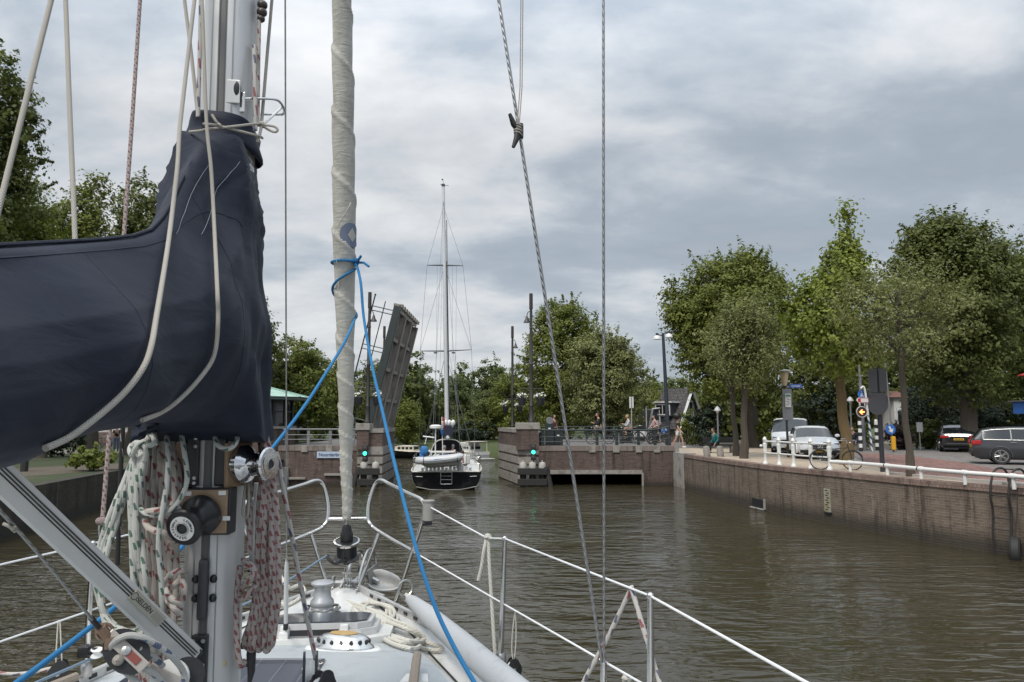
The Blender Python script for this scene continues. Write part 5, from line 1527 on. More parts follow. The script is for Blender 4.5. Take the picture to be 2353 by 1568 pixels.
# ------------------------------------------------------------------ people
def skin_verts(joints, edges, radii, root, sub=1):
    bm = bmesh.new()
    ly = bm.verts.layers.skin.verify()
    vs = {}
    for k, p in joints.items():
        v = bm.verts.new(p); vs[k] = v
        r_ = radii[k]
        v[ly].radius = r_ if isinstance(r_, tuple) else (r_, r_)
        v[ly].use_root = (k == root)
    for a, b_ in edges: bm.edges.new((vs[a], vs[b_]))
    me = bpy.data.meshes.new('tmp'); bm.to_mesh(me); bm.free()
    ob = bpy.data.objects.new('tmp', me); COL.objects.link(ob)
    sk = ob.modifiers.new('s', 'SKIN'); sk.use_smooth_shade = True
    sd = ob.modifiers.new('d', 'SUBSURF'); sd.levels = sub; sd.render_levels = sub
    dg = bpy.context.evaluated_depsgraph_get()
    m2 = bpy.data.meshes.new_from_object(ob.evaluated_get(dg))
    v_, f_ = [v.co.copy() for v in m2.vertices], [tuple(p.vertices) for p in m2.polygons]
    bpy.data.objects.remove(ob); bpy.data.meshes.remove(me); bpy.data.meshes.remove(m2)
    return v_, f_

def person(label, loc, rz, pose, shirt, legs, hair, group, h=1.74, sleeves=False, shorts=False, hat=None, longhair=False, arms='down'):
    """looks along local -y"""
    J = dict(pel=(0, 0, .95), sp=(0, 0, 1.14), ch=(0, 0, 1.34), nk=(0, .01, 1.47), hd=(0, -.01, 1.56))
    for s, n in ((-1, 'l'), (1, 'r')):
        J.update({n + 'sh': (s * .17, .01, 1.40), n + 'el': (s * .23, .03, 1.13), n + 'wr': (s * .24, -.05, .90), n + 'ha': (s * .24, -.08, .83),
                  n + 'hp': (s * .09, 0, .90), n + 'kn': (s * .10, -.02, .50), n + 'an': (s * .10, .03, .09), n + 'to': (s * .11, -.13, .035)})
        if pose == 'walk':
            f = -s
            J[n + 'kn'] = (s * .09, f * .16 - .05, .51); J[n + 'an'] = (s * .09, f * .30 + .06, .11); J[n + 'to'] = (s * .09, f * .30 - .1, .05)
            J[n + 'el'] = (s * .22, -f * .10 + .03, 1.14); J[n + 'wr'] = (s * .22, -f * .22 - .05, .94); J[n + 'ha'] = (s * .22, -f * .25 - .08, .88)
        if pose in ('sit', 'ride'):
            d_ = .42
            J[n + 'hp'] = (s * .09, 0, .50); J[n + 'kn'] = (s * .12, -.43, .53); J[n + 'an'] = (s * .12, -.42, .09); J[n + 'to'] = (s * .12, -.57, .04)
            if pose == 'ride':
                J[n + 'kn'] = (s * .11, -.36, .42 + s * .1); J[n + 'an'] = (s * .11, -.22, .03 + s * .12); J[n + 'to'] = (s * .11, -.38, .0 + s * .12)
        if arms == 'front':
            J[n + 'el'] = (s * .22, -.14, 1.14); J[n + 'wr'] = (s * .12, -.36, 1.18); J[n + 'ha'] = (s * .10, -.43, 1.20)
    if pose in ('sit', 'ride'):
        dz = -.42
        for k in ('pel', 'sp', 'ch', 'nk', 'hd', 'lsh', 'rsh', 'lel', 'rel', 'lwr', 'rwr', 'lha', 'rha'):
            a = J[k]; fw = -.10 * max(0, (a[2] - .95)) / .5
            J[k] = (a[0], a[1] + fw - (.18 if k[1:] in ('wr', 'ha') and arms == 'down' else 0), a[2] + dz)
        if pose == 'ride':
            for k in J: J[k] = (J[k][0], J[k][1], J[k][2] + .42)
    k_ = h / 1.74
    J = {k: V(v) * k_ for k, v in J.items()}
    t = thing('person', label, 'person', (0, 0, 0), group)
    sides = ('l', 'r')
    ed = [('pel', 'sp'), ('sp', 'ch'), ('ch', 'nk'), ('nk', 'hd')]
    for n in sides: ed += [('ch', n + 'sh'), (n + 'sh', n + 'el'), (n + 'el', n + 'wr'), (n + 'wr', n + 'ha'), ('pel', n + 'hp'), (n + 'hp', n + 'kn'), (n + 'kn', n + 'an'), (n + 'an', n + 'to')]
    rad = dict(pel=(.13, .10), sp=(.12, .09), ch=(.14, .10), nk=.05, hd=.055)
    for n in sides: rad.update({n + 'sh': .055, n + 'el': .04, n + 'wr': .026, n + 'ha': (.035, .018), n + 'hp': .085, n + 'kn': .055, n + 'an': .036, n + 'to': .033})
    vs, fs = skin_verts(J, ed, rad, 'pel')
    b = MB().add(vs, fs, None, True)
    hc = J['hd'] + V((0, -.015, .075)) * k_
    b.ball(hc, (.075 * k_, .095 * k_, .115 * k_), 10)
    b.ball(hc + V((0, -.095, -.015)) * k_, (.014, .02, .022), 6)
    for s in (-1, 1): b.ball(hc + V((s * .075, .01, -.005)) * k_, (.012, .022, .03), 6)
    for n, s in (('l', -1), ('r', 1)):
        d_ = (J[n + 'ha'] - J[n + 'wr']).normalized(); sd_ = V((0, 1, 0)) if abs(d_.y) < .7 else V((1, 0, 0))
        for q in range(4):
            o_ = J[n + 'ha'] + sd_ * (.028 - .018 * q)
            b.tube([o_, o_ + d_ * (.05 - .006 * abs(q - 1.5)), o_ + d_ * .075 + V((-s * .012, 0, 0))], [.009, .008, .006], 5)
        o_ = J[n + 'ha'] - d_ * .03 - sd_ * .03
        b.tube([o_, o_ + d_ * .035 - sd_ * .022, o_ + d_ * .06 - sd_ * .02], [.01, .009, .007], 5)
    body = b.build('body', SKIN, t)
    m_ = MB()
    for s in (-1, 1): m_.ball(hc + V((s * .03, -.088, .01)) * k_, (.009, .006, .006), 5)
    m_.box(hc + V((0, -.092, -.055)) * k_, (.04, .006, .008)); m_.build('face_feature', mk('face_dark', (.05, .03, .025), .5), t)
    # clothes
    e2 = [('pel', 'sp'), ('sp', 'ch'), ('ch', 'nk')]
    jj = {k: J[k].copy() for k in ('pel', 'sp', 'ch', 'nk')}
    jj['nk'] = J['ch'].lerp(J['nk'], .6)
    r2 = dict(pel=(.145, .115), sp=(.14, .11), ch=(.155, .115), nk=.07)
    for n in sides:
        jj[n + 'sh'] = J[n + 'sh']; jj[n + 'el'] = J[n + 'el'] if sleeves else J[n + 'sh'].lerp(J[n + 'el'], .6)
        e2 += [('ch', n + 'sh'), (n + 'sh', n + 'el')]; r2.update({n + 'sh': .068, n + 'el': .055})
        if sleeves: jj[n + 'wr'] = J[n + 'el'].lerp(J[n + 'wr'], .85); e2.append((n + 'el', n + 'wr')); r2[n + 'wr'] = .04
    vs, fs = skin_verts(jj, e2, r2, 'pel'); MB().add(vs, fs, None, True).build('shirt', shirt, t)
    jj = {'pel': J['pel'].copy()}; e2 = []; r2 = dict(pel=(.14, .112))
    for n in sides:
        jj[n + 'hp'] = J[n + 'hp']; jj[n + 'kn'] = J[n + 'kn'] if not shorts else J[n + 'hp'].lerp(J[n + 'kn'], .55)
        e2 += [('pel', n + 'hp'), (n + 'hp', n + 'kn')]; r2.update({n + 'hp': .10, n + 'kn': .072 if not shorts else .095})
        if not shorts: jj[n + 'an'] = J[n + 'kn'].lerp(J[n + 'an'], .95); e2.append((n + 'kn', n + 'an')); r2[n + 'an'] = .055
    vs, fs = skin_verts(jj, e2, r2, 'pel'); MB().add(vs, fs, None, True).build('shorts' if shorts else 'trousers', legs, t)
    for n in sides:
        MB().tube([J[n + 'an'] + V((0, .03, -.045)), J[n + 'to'].lerp(J[n + 'an'], .4) + V((0, 0, -.02)), J[n + 'to'] + V((0, -.02, .005))], [.045, .048, .035], 8).build('shoe', WSIGN if shorts else BLACKP, t)
    hm = MB().ball(hc + V((0, .018, .025)) * k_, (.086 * k_, .098 * k_, .108 * k_), 10)
    if longhair: hm.tube([hc + V((0, .08, .04)), hc + V((0, .10, -.12)), hc + V((0, .09, -.28))], [.07, .075, .03], 8)
    hm.build('hair', hair, t)
    t.location = loc; t.rotation_euler = (0, 0, rz)
    return t
HB = mk('brown_hair', (.05, .03, .018), .6); HL = mk('blond_hair', (.30, .21, .10), .6); HG_ = mk('grey_hair', (.25, .24, .23), .6); HK = mk('black_hair', (.012, .010, .010), .5)
cl = lambda n, c: mk(n, c, .85, 0, .15, 12, bump=.2)
PG = 'people on the bridge and the banks'
p = P(1561, 1030, 41.4)
w1_ = person('woman in black top and white shorts with a big dark bun at the bridge corner', (p.x, 41.6, p.z), R(60), 'walk', cl('black_top', (.015, .015, .017)), cl('white_cloth', (.62, .60, .58)), HL, PG, 1.68, shorts=True)
MB().ball((0, .05, 1.76), (.24, .22, .21), 12).build('hair_bun', HK, w1_)
p = G(1655, 1041, ZQ)
person('seated person in a teal jacket on the bench under the trees', (p.x - .25, p.y - .08, ZQ), R(-70), 'sit', cl('teal_cloth', (.02, .16, .16)), cl('black_cloth', (.014, .014, .016)), HK, PG, 1.72, sleeves=True)
p = P(1504, 1000, 44.5)
person('person in a pink top and black trousers walking behind the bridge railing', (p.x, 44.5, 2.09), R(-80), 'walk', cl('pink_cloth', (.45, .28, .27)), cl('black_cloth', (.014, .014, .016)), HK, PG, 1.68, sleeves=True)
p = P(1447, 1000, 44)
person('cyclist in a pale grey sweater leaning forward behind the bridge railing', (p.x, 44, 2.09), R(-85), 'ride', cl('pale_grey_cloth', (.42, .42, .42)), cl('skin_cloth', (.38, .24, .18)), HL, PG, 1.7, sleeves=True, arms='front')
bicycle('bicycle ridden by the cyclist in the pale grey sweater', (p.x, 44, 2.09), R(-85), BLACKM, CYC)
p = P(1379, 1000, 43.5)
person('cyclist in a black jacket and beige trousers behind the bridge railing', (p.x, 43.5, 2.09), R(-82), 'ride', cl('black_top', (.015, .015, .017)), cl('beige_cloth', (.24, .2, .16)), HB, PG, 1.8, sleeves=True, arms='front')
bicycle('bicycle ridden by the cyclist in black', (p.x, 43.5, 2.09), R(-82), BLACKM, CYC)
p = P(1273, 1000, 43.2)
person('person half hidden behind the hooded cabinet on the bridge', (p.x, 43.2, 2.09), R(40), 'stand', cl('dark_red_cloth', (.12, .03, .03)), cl('navy_cloth', (.02, .025, .045)), HB, PG, 1.7)
bicycle('bicycle standing behind the railing near the pink top walker', (P(1478, 1000, 45).x, 45, 2.09), R(-80), BLACKM, CYC)
bicycle('scooter like dark bicycle at the end of the bridge railing', (P(1515, 1000, 43.4).x, 43.4, 2.09), R(-70), BLACKM, CYC)
p = G(266, 1042, ZL)
person('person in a dark top and blue jeans standing on the left bank', (p.x, p.y, ZL), R(30), 'stand', cl('black_top', (.015, .015, .017)), cl('blue_jeans', (.13, .18, .27)), HB, PG, 1.78, arms='front')
p = G(1993, 1037, ZQ)
person('person in dark blue sitting behind the striped posts', (p.x, p.y + 1.5, ZQ), R(-60), 'sit', cl('navy_cloth', (.02, .025, .045)), cl('blue_jeans', (.13, .18, .27)), HB, PG, 1.74, sleeves=True)
pbx = MB(); pbx.box((p.x + .05, p.y + 1.6, ZQ + .21), (1.2, .42, .42), bev=.03)
o = pbx.build('bench_block', STONE); tag(o, 'low stone block under the person sitting behind the striped posts', 'bench')

# ------------------------------------------------------------------ the yacht ahead
HULLB = mk('black_gloss_hull', (.006, .006, .007), .55, 0, .2, 2, spec=.12, dirt=(.03, .03, .03), dscale=2)
Y0 = 37.6; XC = P(1025.5, 1100, Y0).x
HEAD = Matrix.Translation((XC, Y0, 0)) @ Matrix.Rotation(R(4.2), 4, 'Z')
ya = thing('sailing_yacht', 'black hulled sailing yacht passing through the open bridge, seen from astern', 'sailing yacht', (XC, Y0, 0))
def hm(x, y, z): return HEAD @ V((x, y, z))
def hull_rows(st, tz):
    rows = []
    for (y, hw, zk, zs, wl_) in st:
        half = [(0, zk)] + [(hw * math.sin(a) ** wl_, zk + (zs - zk) * (1 - math.cos(a)) ** .9) for a in [PI / 2 * i / 8 for i in range(1, 9)]]
        full = [(-p[0], p[1]) for p in reversed(half[1:])] + half
        rows.append([V((p[0], y, p[1])) for p in full])
    return rows
st = [(.0, 1.66, -.03, .88, .34), (.25, 1.74, -.10, .91, .36), (1.5, 1.81, -.3, .93, .42), (4, 1.82, -.5, .97, .7), (7, 1.55, -.5, 1.08, .8), (9.5, .85, -.4, 1.22, .95), (11.4, .08, .1, 1.42, 1)]
rows = [[HEAD @ p for p in r_] for r_ in hull_rows(st, 0)]
mb = MB(); mb.grid(rows); mb.add(rows[0], [tuple(range(len(rows[0])))]); mb.build('hull', HULLB, ya, 50)
nc = len(rows[0])
mb = MB(); dk = [[r_[0] + V((0, 0, .0)), r_[0].lerp(r_[-1], .5) + V((0, 0, .06)), r_[-1]] for r_ in rows]; mb.grid(dk); mb.build('deck', GEL, ya)
mb = MB()
for j in (0, -1): mb.tube([r_[j] + V((0, 0, .03)) for r_ in rows], .035, 6)
mb.tube([rows[0][0] + V((0, 0, .03)), hm(0, -.02, .93), rows[0][-1] + V((0, 0, .03))], .035, 6); mb.build('toe_rail', mk('warm_white', (.6, .57, .5), .5), ya)
mb = MB()
for s in (-1, 1): mb.tube([hm(s * 1.18, -.03, .665), hm(s * 1.6, .02, .69), hm(s * 1.74, .4, .70)], .016, 5)
mb.build('hull_stripe', WPAINT, ya)
mb = MB(); mb.tube([hm(-1.5, -.03, .17), hm(-.8, -.03, .03), hm(0, -.03, .0), hm(.8, -.03, .03), hm(1.5, -.03, .17), hm(1.7, .3, .2)], .03, 6); mb.build('boot_stripe', mk('cream_stripe', (.22, .21, .185), .5), ya)
# transom ladder
mb = MB()
for a, b_ in (((-.28, -.07, .30), (-.28, -.07, .92)), ((.28, -.07, .30), (.28, -.07, .92)), ((-.28, -.07, .30), (.28, -.07, .30)), ((-.26, -.07, .52), (.26, -.07, .52)), ((-.26, -.07, .70), (.26, -.07, .70)), ((-.28, -.07, .88), (.28, -.07, .88))): mb.tube([hm(*a), hm(*b_)], .022, 6)
mb.build('boarding_ladder', STEEL2, ya)
# pushpit, stanchions
mb = MB()
pts = [(-1.66, .1), (-1.55, .02), (-.6, .0), (.6, .0), (1.55, .02), (1.66, .1)]
for z in (1.62, 1.3): mb.tube(smooth_path([hm(-1.74, 1.4, z)] + [hm(x, y, z) for x, y in pts] + [hm(1.74, 1.4, z)], 4), .018, 6)
for x, y in ((-1.66, .1), (1.66, .1), (-.6, .02), (.6, .02), (-1.74, 1.4), (1.74, 1.4)): mb.tube([hm(x, y, .88), hm(x, y, 1.62)], .018, 6)
mb.build('pushpit', STEEL, ya)
for s in (-1, 1):
    for y in (3.2, 5, 6.8): MB().tube([hm(s * 1.76 * (1 if y < 6 else .88), y, .95), hm(s * 1.76 * (1 if y < 6 else .88), y, 1.6)], .014, 6).build('stanchion', STEEL2, ya)
    mb = MB()
    for z in (1.6, 1.3): mb.tube([hm(s * 1.74, 1.4, z), hm(s * 1.76, 5, z + .03), hm(s * 1.5, 6.9, z + .08), hm(s * .1, 11.3, z + .3)], .008, 5)
    mb.build('guard_wire', STEEL2, ya)
# cockpit clutter, cabin, sprayhood
mb = MB(); mb.box((0, 5.6, 1.18), (2.3, 5.0, .5), bev=.12, m=HEAD); mb.box((0, 2.2, 1.02), (2.5, 2.6, .22), bev=.05, m=HEAD); mb.build('coachroof', GEL, ya)
mb = MB()
for k in range(13): mb.box((-1.2 + k * .2, .35 + .1 * (k % 3), 1.0 + .03 * (k % 2)), (.13, .2, .17 + .05 * (k % 3)), bev=.02, m=HEAD)
mb.build('cockpit_lockers', GEL, ya)
arch = lambda y, z, w_: [hm(-w_, y, 1.2), hm(-w_ * .97, y, z * .80), hm(-w_ * .62, y, z * .97), hm(0, y, z), hm(w_ * .62, y, z * .97), hm(w_ * .97, y, z * .80), hm(w_, y, 1.2)]
mb = MB(); mb.grid([smooth_path(arch(3.0, 2.42, .84), 4), smooth_path(arch(3.9, 2.4, .88), 4), smooth_path(arch(4.7, 1.75, .95), 4)]); mb.build('sprayhood', mk('dark_canvas', (.018, .02, .026), .8, 0, .2), ya, solid=.02)
mb = MB(); mb.tube(smooth_path(arch(2.95, 2.44, .85), 4), .032, 6); mb.build('sprayhood_trim', mk('pale_piping', (.52, .52, .48), .6), ya)
# mast, spreaders, rigging
mx = P(1027, 985, 43.0); mt = P(1018.5, 428, 43.0)
def mpt(py): return P(1027 + (1018.5 - 1027) * (985 - py) / (985 - 428), py, 43.0)
ms = MB(); ms.tube([V((mx.x, 43, 1.3)), mpt(985), mpt(700), mt], [.125, .125, .115, .09], 14); mast = ms.build('mast', mk('white_mast', (.6, .61, .62), .35, .1, .05), ya)
mb = MB(); mb.tube([mpt(985) + V((.15, .05, 0)), mpt(600) + V((.13, .05, 0))], [.035, .025], 6); mb.build('track_slot', BLACKM, mast)
mb = MB(); mb.tube([mt, mt + V((0, 0, .35))], .01, 5); mb.tube([mt + V((-.18, 0, .1)), mt + V((.32, 0, .02))], .014, 5); mb.box(mt + V((0, 0, .05)), (.2, .25, .12), bev=.02); mb.ball(mt + V((-.05, 0, .4)), .05, 6); mb.build('masthead', GREYP, mast)
RW = mk('far_wire', (.22, .23, .24), .4, .5)
tips = {}
for nm, py, xl, xr in (('lo', 807, 965.5, 1083.5), ('hi', 610, 981.5, 1064)):
    c = mpt(py); l_, r_ = P(xl, py, 42.6), P(xr, py + (-3 if nm == 'lo' else 1), 42.6)
    MB().tube([l_, c, r_], [.022, .05, .022], 6).build('spreader', GREYP, mast)
    tips[nm] = (l_, r_)
for x, ddx in ((1001, 0), (1042, 0)):
    MB().ball(P(x, 811, 42.6), (.12, .1, .05), 8).build('deck_light', BLACKM, mast)
mb = MB()
for s in (0, 1):
    ch = hm((-1.6, 1.6)[s], 5.2, 1.0)
    for a, b_ in ((mpt(475), tips['hi'][s]), (tips['hi'][s], tips['lo'][s]), (tips['lo'][s], ch), (mpt(612), tips['lo'][s]), (mpt(812), ch + V((0, .4, 0))), (mpt(812), ch - V((0, .5, 0)))): mb.tube([a, b_], .0085, 4, False)
    mb.tube([mpt(455), hm((-.75, .75)[s], .1, 1.0)], .0085, 4, False)
for x0, x1 in ((995, 1000), (1006, 1008), (1030, 1038), (1039, 1046)): mb.tube([P(x0 + 10, 610, 42.8), P(x1, 1010, 41.5)], .006, 4, False)
for x0, y0, x1, y1 in ((1003, 812, 994, 1010), (1046, 812, 1056, 1010), (1033, 812, 1060, 1000)): mb.tube([P(x0, y0, 42.5), P(x1, y1, 41)], .008, 4, False)
mb.build('rigging', RW, mast)
mb = MB(); mb.tube([mpt(500) + V((.12, .6, 0)), hm(0, 11.0, 1.7)], [.03, .09], 8); mb.build('furled_foresail', mk('furled_white', (.45, .46, .47), .7), ya)
# boom with dark cover
b0, b1 = P(1028, 990, 42.7), P(1030, 991, 39.3)
mb = MB(); mb.tube([b0, b0.lerp(b1, .5), b1], [.36, .34, .30], 14); mb.build('sail_cover', mk('navy_cover', (.014, .017, .032), .8, 0, .2, 8), ya)
MB().tube([b0 - V((0, 0, .34)), b1 - V((0, .35, .30))], .08, 10).build('boom', mk('white_mast', (.6, .6, .6)), ya)
mb = MB()
rnd = random.Random(5)
for k in range(9): mb.ball(P(1024 + (k % 5) * 4.3, 972 + (k // 5) * 9 + (k % 2) * 3, 40.4 + .1 * k), (.12, .13, .17), 8)
fb = mb.build('fender_bundle', WPAINT); tag(fb, 'bundle of round white fenders stowed on the boom of the yacht ahead', 'fenders')
# radar and pole, plank, stern gear
mb = MB(); p = P(1001, 981, 38.2); mb.tube([V((p.x, 38.2, .95)), p], .035, 8); mb.build('radar_pole', WPAINT, ya)
MB().lathe([(.26, -.1), (.31, -.06), (.31, .05), (.2, .1), (.001, .11)], Matrix.Translation(p), 20).build('radar_dome', WPAINT, ya)
mb = MB(); a, b_ = P(972, 1003, 38.0), P(998, 1006, 38.0); mb.tube([a, b_], .04, 6); mb.tube([a + V((.2, 0, 0)), a + V((.1, 0, -.4))], .02, 5); mb.build('aerial_arm', WPAINT, ya)
mb = MB(); a, b_ = P(986, 1038.5, 37.55), P(1044, 1038.5, 37.55); mb.box((a + b_) / 2, (b_.x - a.x, .14, .09), bev=.02)
for q in (a, b_): mb.tube(smooth_path([V((q.x, 38.3, 1.0)), V((q.x, 38.1, q.z)), V((q.x, 37.45, q.z + .02))], 4), .03, 6)
mb.build('davit', WPAINT, ya)
p = P(1018, 1050, 37.5)
mb = MB(); mb.tube([p - V((0, 0, .3)), P(1015.5, 958, 37.5)], .022, 8); mb.build('flag_staff', WPAINT, ya)
fl = thing('ensign', 'red, white and blue ensign hanging limp from the staff of the yacht ahead', 'flag', P(1017, 1000, 37.45))
for k, (mm_, y0, y1, dx, ww) in enumerate(((RED, 960, 988, 3.2, 4), (WSIGN, 968, 990, -.5, 4.5), (BLUE, 987, 1003, -2, 6))):
    a, b_ = P(1016 + dx, y0, 37.42 - .02 * k), P(1017 + dx, y1, 37.42 - .02 * k)
    rows = []
    for i in range(8):
        c = a.lerp(b_, i / 7); w_ = W(ww, 37.4) * (.45 + .55 * math.sin(PI * min(1, .25 + i / 8)))
        rows.append([c + V((w_ * (j / 5 - .3), .05 * math.sin(j * 1.9 + i * .5), 0)) for j in range(6)])
    MB().grid(rows).build(('red_stripe', 'white_stripe', 'blue_stripe')[k], mm_, fl, solid=.006)
# dinghy in the davits
DG = mk('light_grey_hypalon', (.46, .47, .48), .45, 0, .06, 3)
dn = thing('inflatable_dinghy', 'grey inflatable dinghy hanging across the stern of the yacht', 'dinghy', P(1011, 1062, 37.0))
Yd = 37.0
def dgp(f, y, z): a = P(960, 1062, Yd); b_ = P(1063, 1056, Yd); return a.lerp(b_, f) + V((0, y, z))
pth = smooth_path([dgp(1.0, -.05, .16), dgp(.8, -.08, .08), dgp(.4, -.08, .04), dgp(.12, -.02, .05), dgp(.0, .35, .05), dgp(.12, .8, .05), dgp(.4, .9, .04), dgp(.8, .9, .08), dgp(1.0, .9, .16)], 5)
rr = [.19] * len(pth); rr[0] = .06; rr[1] = .12; rr[2] = .17; rr[-1] = .06; rr[-2] = .12; rr[-3] = .17
MB().tube(pth, rr, 14).build('tube', DG, dn)
hl = []
for f in (0.03, .2, .5, .8, .97):
    hl.append([dgp(f, -.1, -.03), dgp(f, .05, -.24 if f > .1 else -.08), dgp(f, .4, -.34 if .1 < f < .9 else -.12), dgp(f, .75, -.24 if f > .1 else -.08), dgp(f, .92, -.03)])
MB().grid(hl).build('hull_bottom', DG, dn)
mb = MB(); mb.tube([q + V((0, -.185, -.02)) for q in pth[3:22]], .014, 5); mb.build('rubbing_strake', mk('strake_blue', (.12, .15, .19), .5), dn)
mb = MB()
for f in (.14, .9): mb.tube(smooth_path([dgp(f, .4, -.37), dgp(f, -.26, -.02), dgp(f, -.12, .24), dgp(f, .3, .34)], 4), .014, 5)
mb.build('strap', BLACKM, dn)
a = dgp(.38, -.262, .08); mb = MB()
for k in range(8): mb.box(a + V((k * .05, 0, k * .004)), (.034, .012, .045))
mb.build('lettering_mark', BLUE, dn)
# outboard with blue cover
ob = thing('outboard_motor', 'outboard motor under a bright blue cover on the stern rail', 'outboard motor', P(972, 1053, 37.4))
c = P(973, 1035, 37.4)
MB().box(c + V((.03, 0, .0)), (.36, .4, .40), rz=.3, bev=.13).box(c + V((-.06, 0, -.22)), (.24, .26, .42), rz=.2, bev=.09).build('cover', mk('bright_blue_cover', (.03, .16, .40), .7, 0, .2, 8, bump=.4, bscale=14), ob)
MB().box(c + V((.05, .02, -.4)), (.16, .16, .5), bev=.04).build('leg', BLACKM, ob)
# white raft canister, bag
p = P(1073, 1056, 37.7)
t = thing('life_raft', 'white life raft canister strapped on the right stern rail', 'life raft', p - V((0, 0, .3)))
MB().box(p, (.30, .25, .48), bev=.07).build('canister', WPAINT, t)
mb = MB()
for dx in (-.02, .06): mb.box(p + V((dx, -.003, 0)), (.02, .262, .5), bev=.004)
mb.build('strap', BLACKM, t)
p = P(1057, 1073, 37.9)
t = thing('fender', 'white fender lying on the stern deck below the raft canister', 'fender', p - V((0, 0, .15)))
MB().ball(p, (.2, .15, .17), 10).build('fender_body', WPAINT, t); MB().torus(p + V((.2, 0, .03)), (0, 1, 0), .03, .008, 12, 5).build('eye', BLACKM, t)
CG2 = 'crew of the yacht ahead'
q = hm(-.15, 1.7, .78); person('helmsman in a blue grey fleece with his back to us on the yacht ahead', q, R(180), 'sit', cl('blue_grey_cloth', (.085, .115, .17)), cl('navy_cloth', (.02, .025, .045)), HG_, CG2, 1.8, sleeves=True)
q = hm(.28, 2.6, .85); person('grey haired sailor beside the helmsman under the sprayhood', q, R(170), 'sit', cl('dark_red_cloth', (.12, .03, .03)), cl('navy_cloth', (.02, .025, .045)), HG_, CG2, 1.74, sleeves=True)
q = hm(.85, 1.2, .62); person('sailor in a rust coloured top at the right rail of the yacht ahead', q, R(200), 'sit', cl('rust_cloth', (.22, .09, .06)), cl('navy_cloth', (.02, .025, .045)), HB, CG2, 1.7, sleeves=True)

# ------------------------------------------------------------------ moored motor boats
def cruiser(label, x, Y, rz, L, B, hull, fly):
    t = thing('motor_boat', label, 'motor boat', (0, 0, 0), 'boats moored beyond the bridge')
    k = L / 7
    st = [(0, B / 2 * .9, -.1, .62, .4), (L * .3, B / 2, -.2, .62, .45), (L * .65, B / 2 * .92, -.2, .72, .55), (L * .9, B / 2 * .5, -.1, .88, .8), (L, .05, .2, .98, 1)]
    rows = hull_rows(st, 0)
    mb = MB(); mb.grid(rows); mb.add(rows[0], [tuple(range(len(rows[0])))]); mb.build('hull', hull, t, 50)
    mb = MB(); mb.grid([[r_[0], r_[0].lerp(r_[-1], .5) + V((0, 0, .03)), r_[-1]] for r_ in rows]); mb.build('deck', GEL, t)
    mb = MB()
    for j in (0, -1): mb.tube([r_[j] for r_ in rows], .035, 5)
    mb.build('rubbing_rail', mk('cream_trim', (.55, .5, .4), .5), t)
    zt = 1.12 if not fly else 1.2
    prof = [(L * .22, .6), (L * .24, zt), (L * .55, zt + .03), (L * .64, zt - .05), (L * .74, .7)]
    w_ = B * .36
    mb = MB(); mb.prism([(a, b_) for a, b_ in prof], 2 * w_, Matrix(((0, 0, 1, -w_), (1, 0, 0, 0), (0, 1, 0, 0), (0, 0, 0, 1)))); mb.build('cabin', mk('cream_cabin', (.62, .57, .47), .45) if not fly else GEL, t)
    for s in (-1, 1):
        for q in range(4):
            MB().box((s * (w_ + .003), L * (.28 + .085 * q), zt - .2), (.02, L * .06, .22), bev=.01).build('window', GLASSDK, t)
    MB().box((0, L * .225, zt - .2), (w_ * 1.5, .03, .26), bev=.01).build('aft_window', GLASSDK, t)
    if fly:
        MB().box((0, L * .42, zt + .16), (w_ * 1.9, L * .3, .26), bev=.06).build('flybridge', GEL, t)
        mb = MB(); mb.box((0, L * .18, 1.55), (w_ * 2, L * .32, .06), bev=.02)
        for sx in (-1, 1):
            for yy in (.03, .33): mb.tube([(sx * w_ * .95, L * yy, .6), (sx * w_ * .95, L * yy, 1.55)], .04, 6)
        mb.build('canopy', mk('beige_canopy', (.5, .45, .4), .6), t)
        MB().box((0, -.05, .30), (B * .8, .05, .2), bev=.01).build('name_strip', mk('grey_strip', (.25, .25, .26), .5), t)
        MB().box((0, -.4, .06), (B * .95, .7, .08), bev=.02).build('swim_platform', GEL, t)
    mb = MB(); mb.tube(smooth_path([(-B * .40, L * .7, 1.15), (-B * .2, L * .93, 1.25), (0, L * 1.0, 1.3), (B * .2, L * .93, 1.25), (B * .40, L * .7, 1.15)], 4), .018, 5)
    for sx in (-1, 1): mb.tube([(sx * B * .40, L * .7, .78), (sx * B * .40, L * .7, 1.15)], .015, 5)
    mb.build('bow_rail', STEEL2, t)
    t.location = (x, Y, 0); t.rotation_euler = (0, 0, rz)
    return t
cruiser('small black hulled motor boat with a cream cabin moored left of the yacht', P(985, 1040, 70).x, 68.5, R(74), 4.6, 1.9, HULLB, False)
cruiser('white motor cruiser with a canopy moored right of the yacht', P(1108, 1040, 68).x, 66.5, R(38), 4.2, 2.0, GEL, True)
# ------------------------------------------------------------------ the yacht we stand on
from mathutils import noise as mnoise
HEADA = R(5.94)
CX, CY = -.926, 2.3
BM = Matrix.Translation((CX, CY, 0)) @ Matrix.Rotation(HEADA, 4, 'Z')
def cx_(Y): return CX - .104 * (Y - CY)
ZD = 2.15
HB_ = [(-4.5, 1.2), (-3, 1.5), (-1, 1.72), (.5, 1.75), (1.5, 1.70), (2.3, 1.60), (2.81, 1.50), (3.5, 1.30), (4.17, 1.06), (4.8, .76), (5.4, .40), (5.8, .17), (6.05, .03)]
ZS_ = [(-4.5, 2.05), (0, 2.05), (2.8, 2.12), (4.2, 2.15), (6.05, 2.19)]
HW_ = [(-1.2, 1.15), (.5, 1.25), (2.3, 1.18), (3.0, 1.05), (3.75, .86), (4.5, .62), (5.03, .44), (5.35, .30)]
ZR_ = [(-1.2, 2.47), (1, 2.46), (3.0, 2.43), (3.6, 2.385), (3.95, 2.325), (4.45, 2.25), (5.0, 2.19), (5.35, 2.165)]
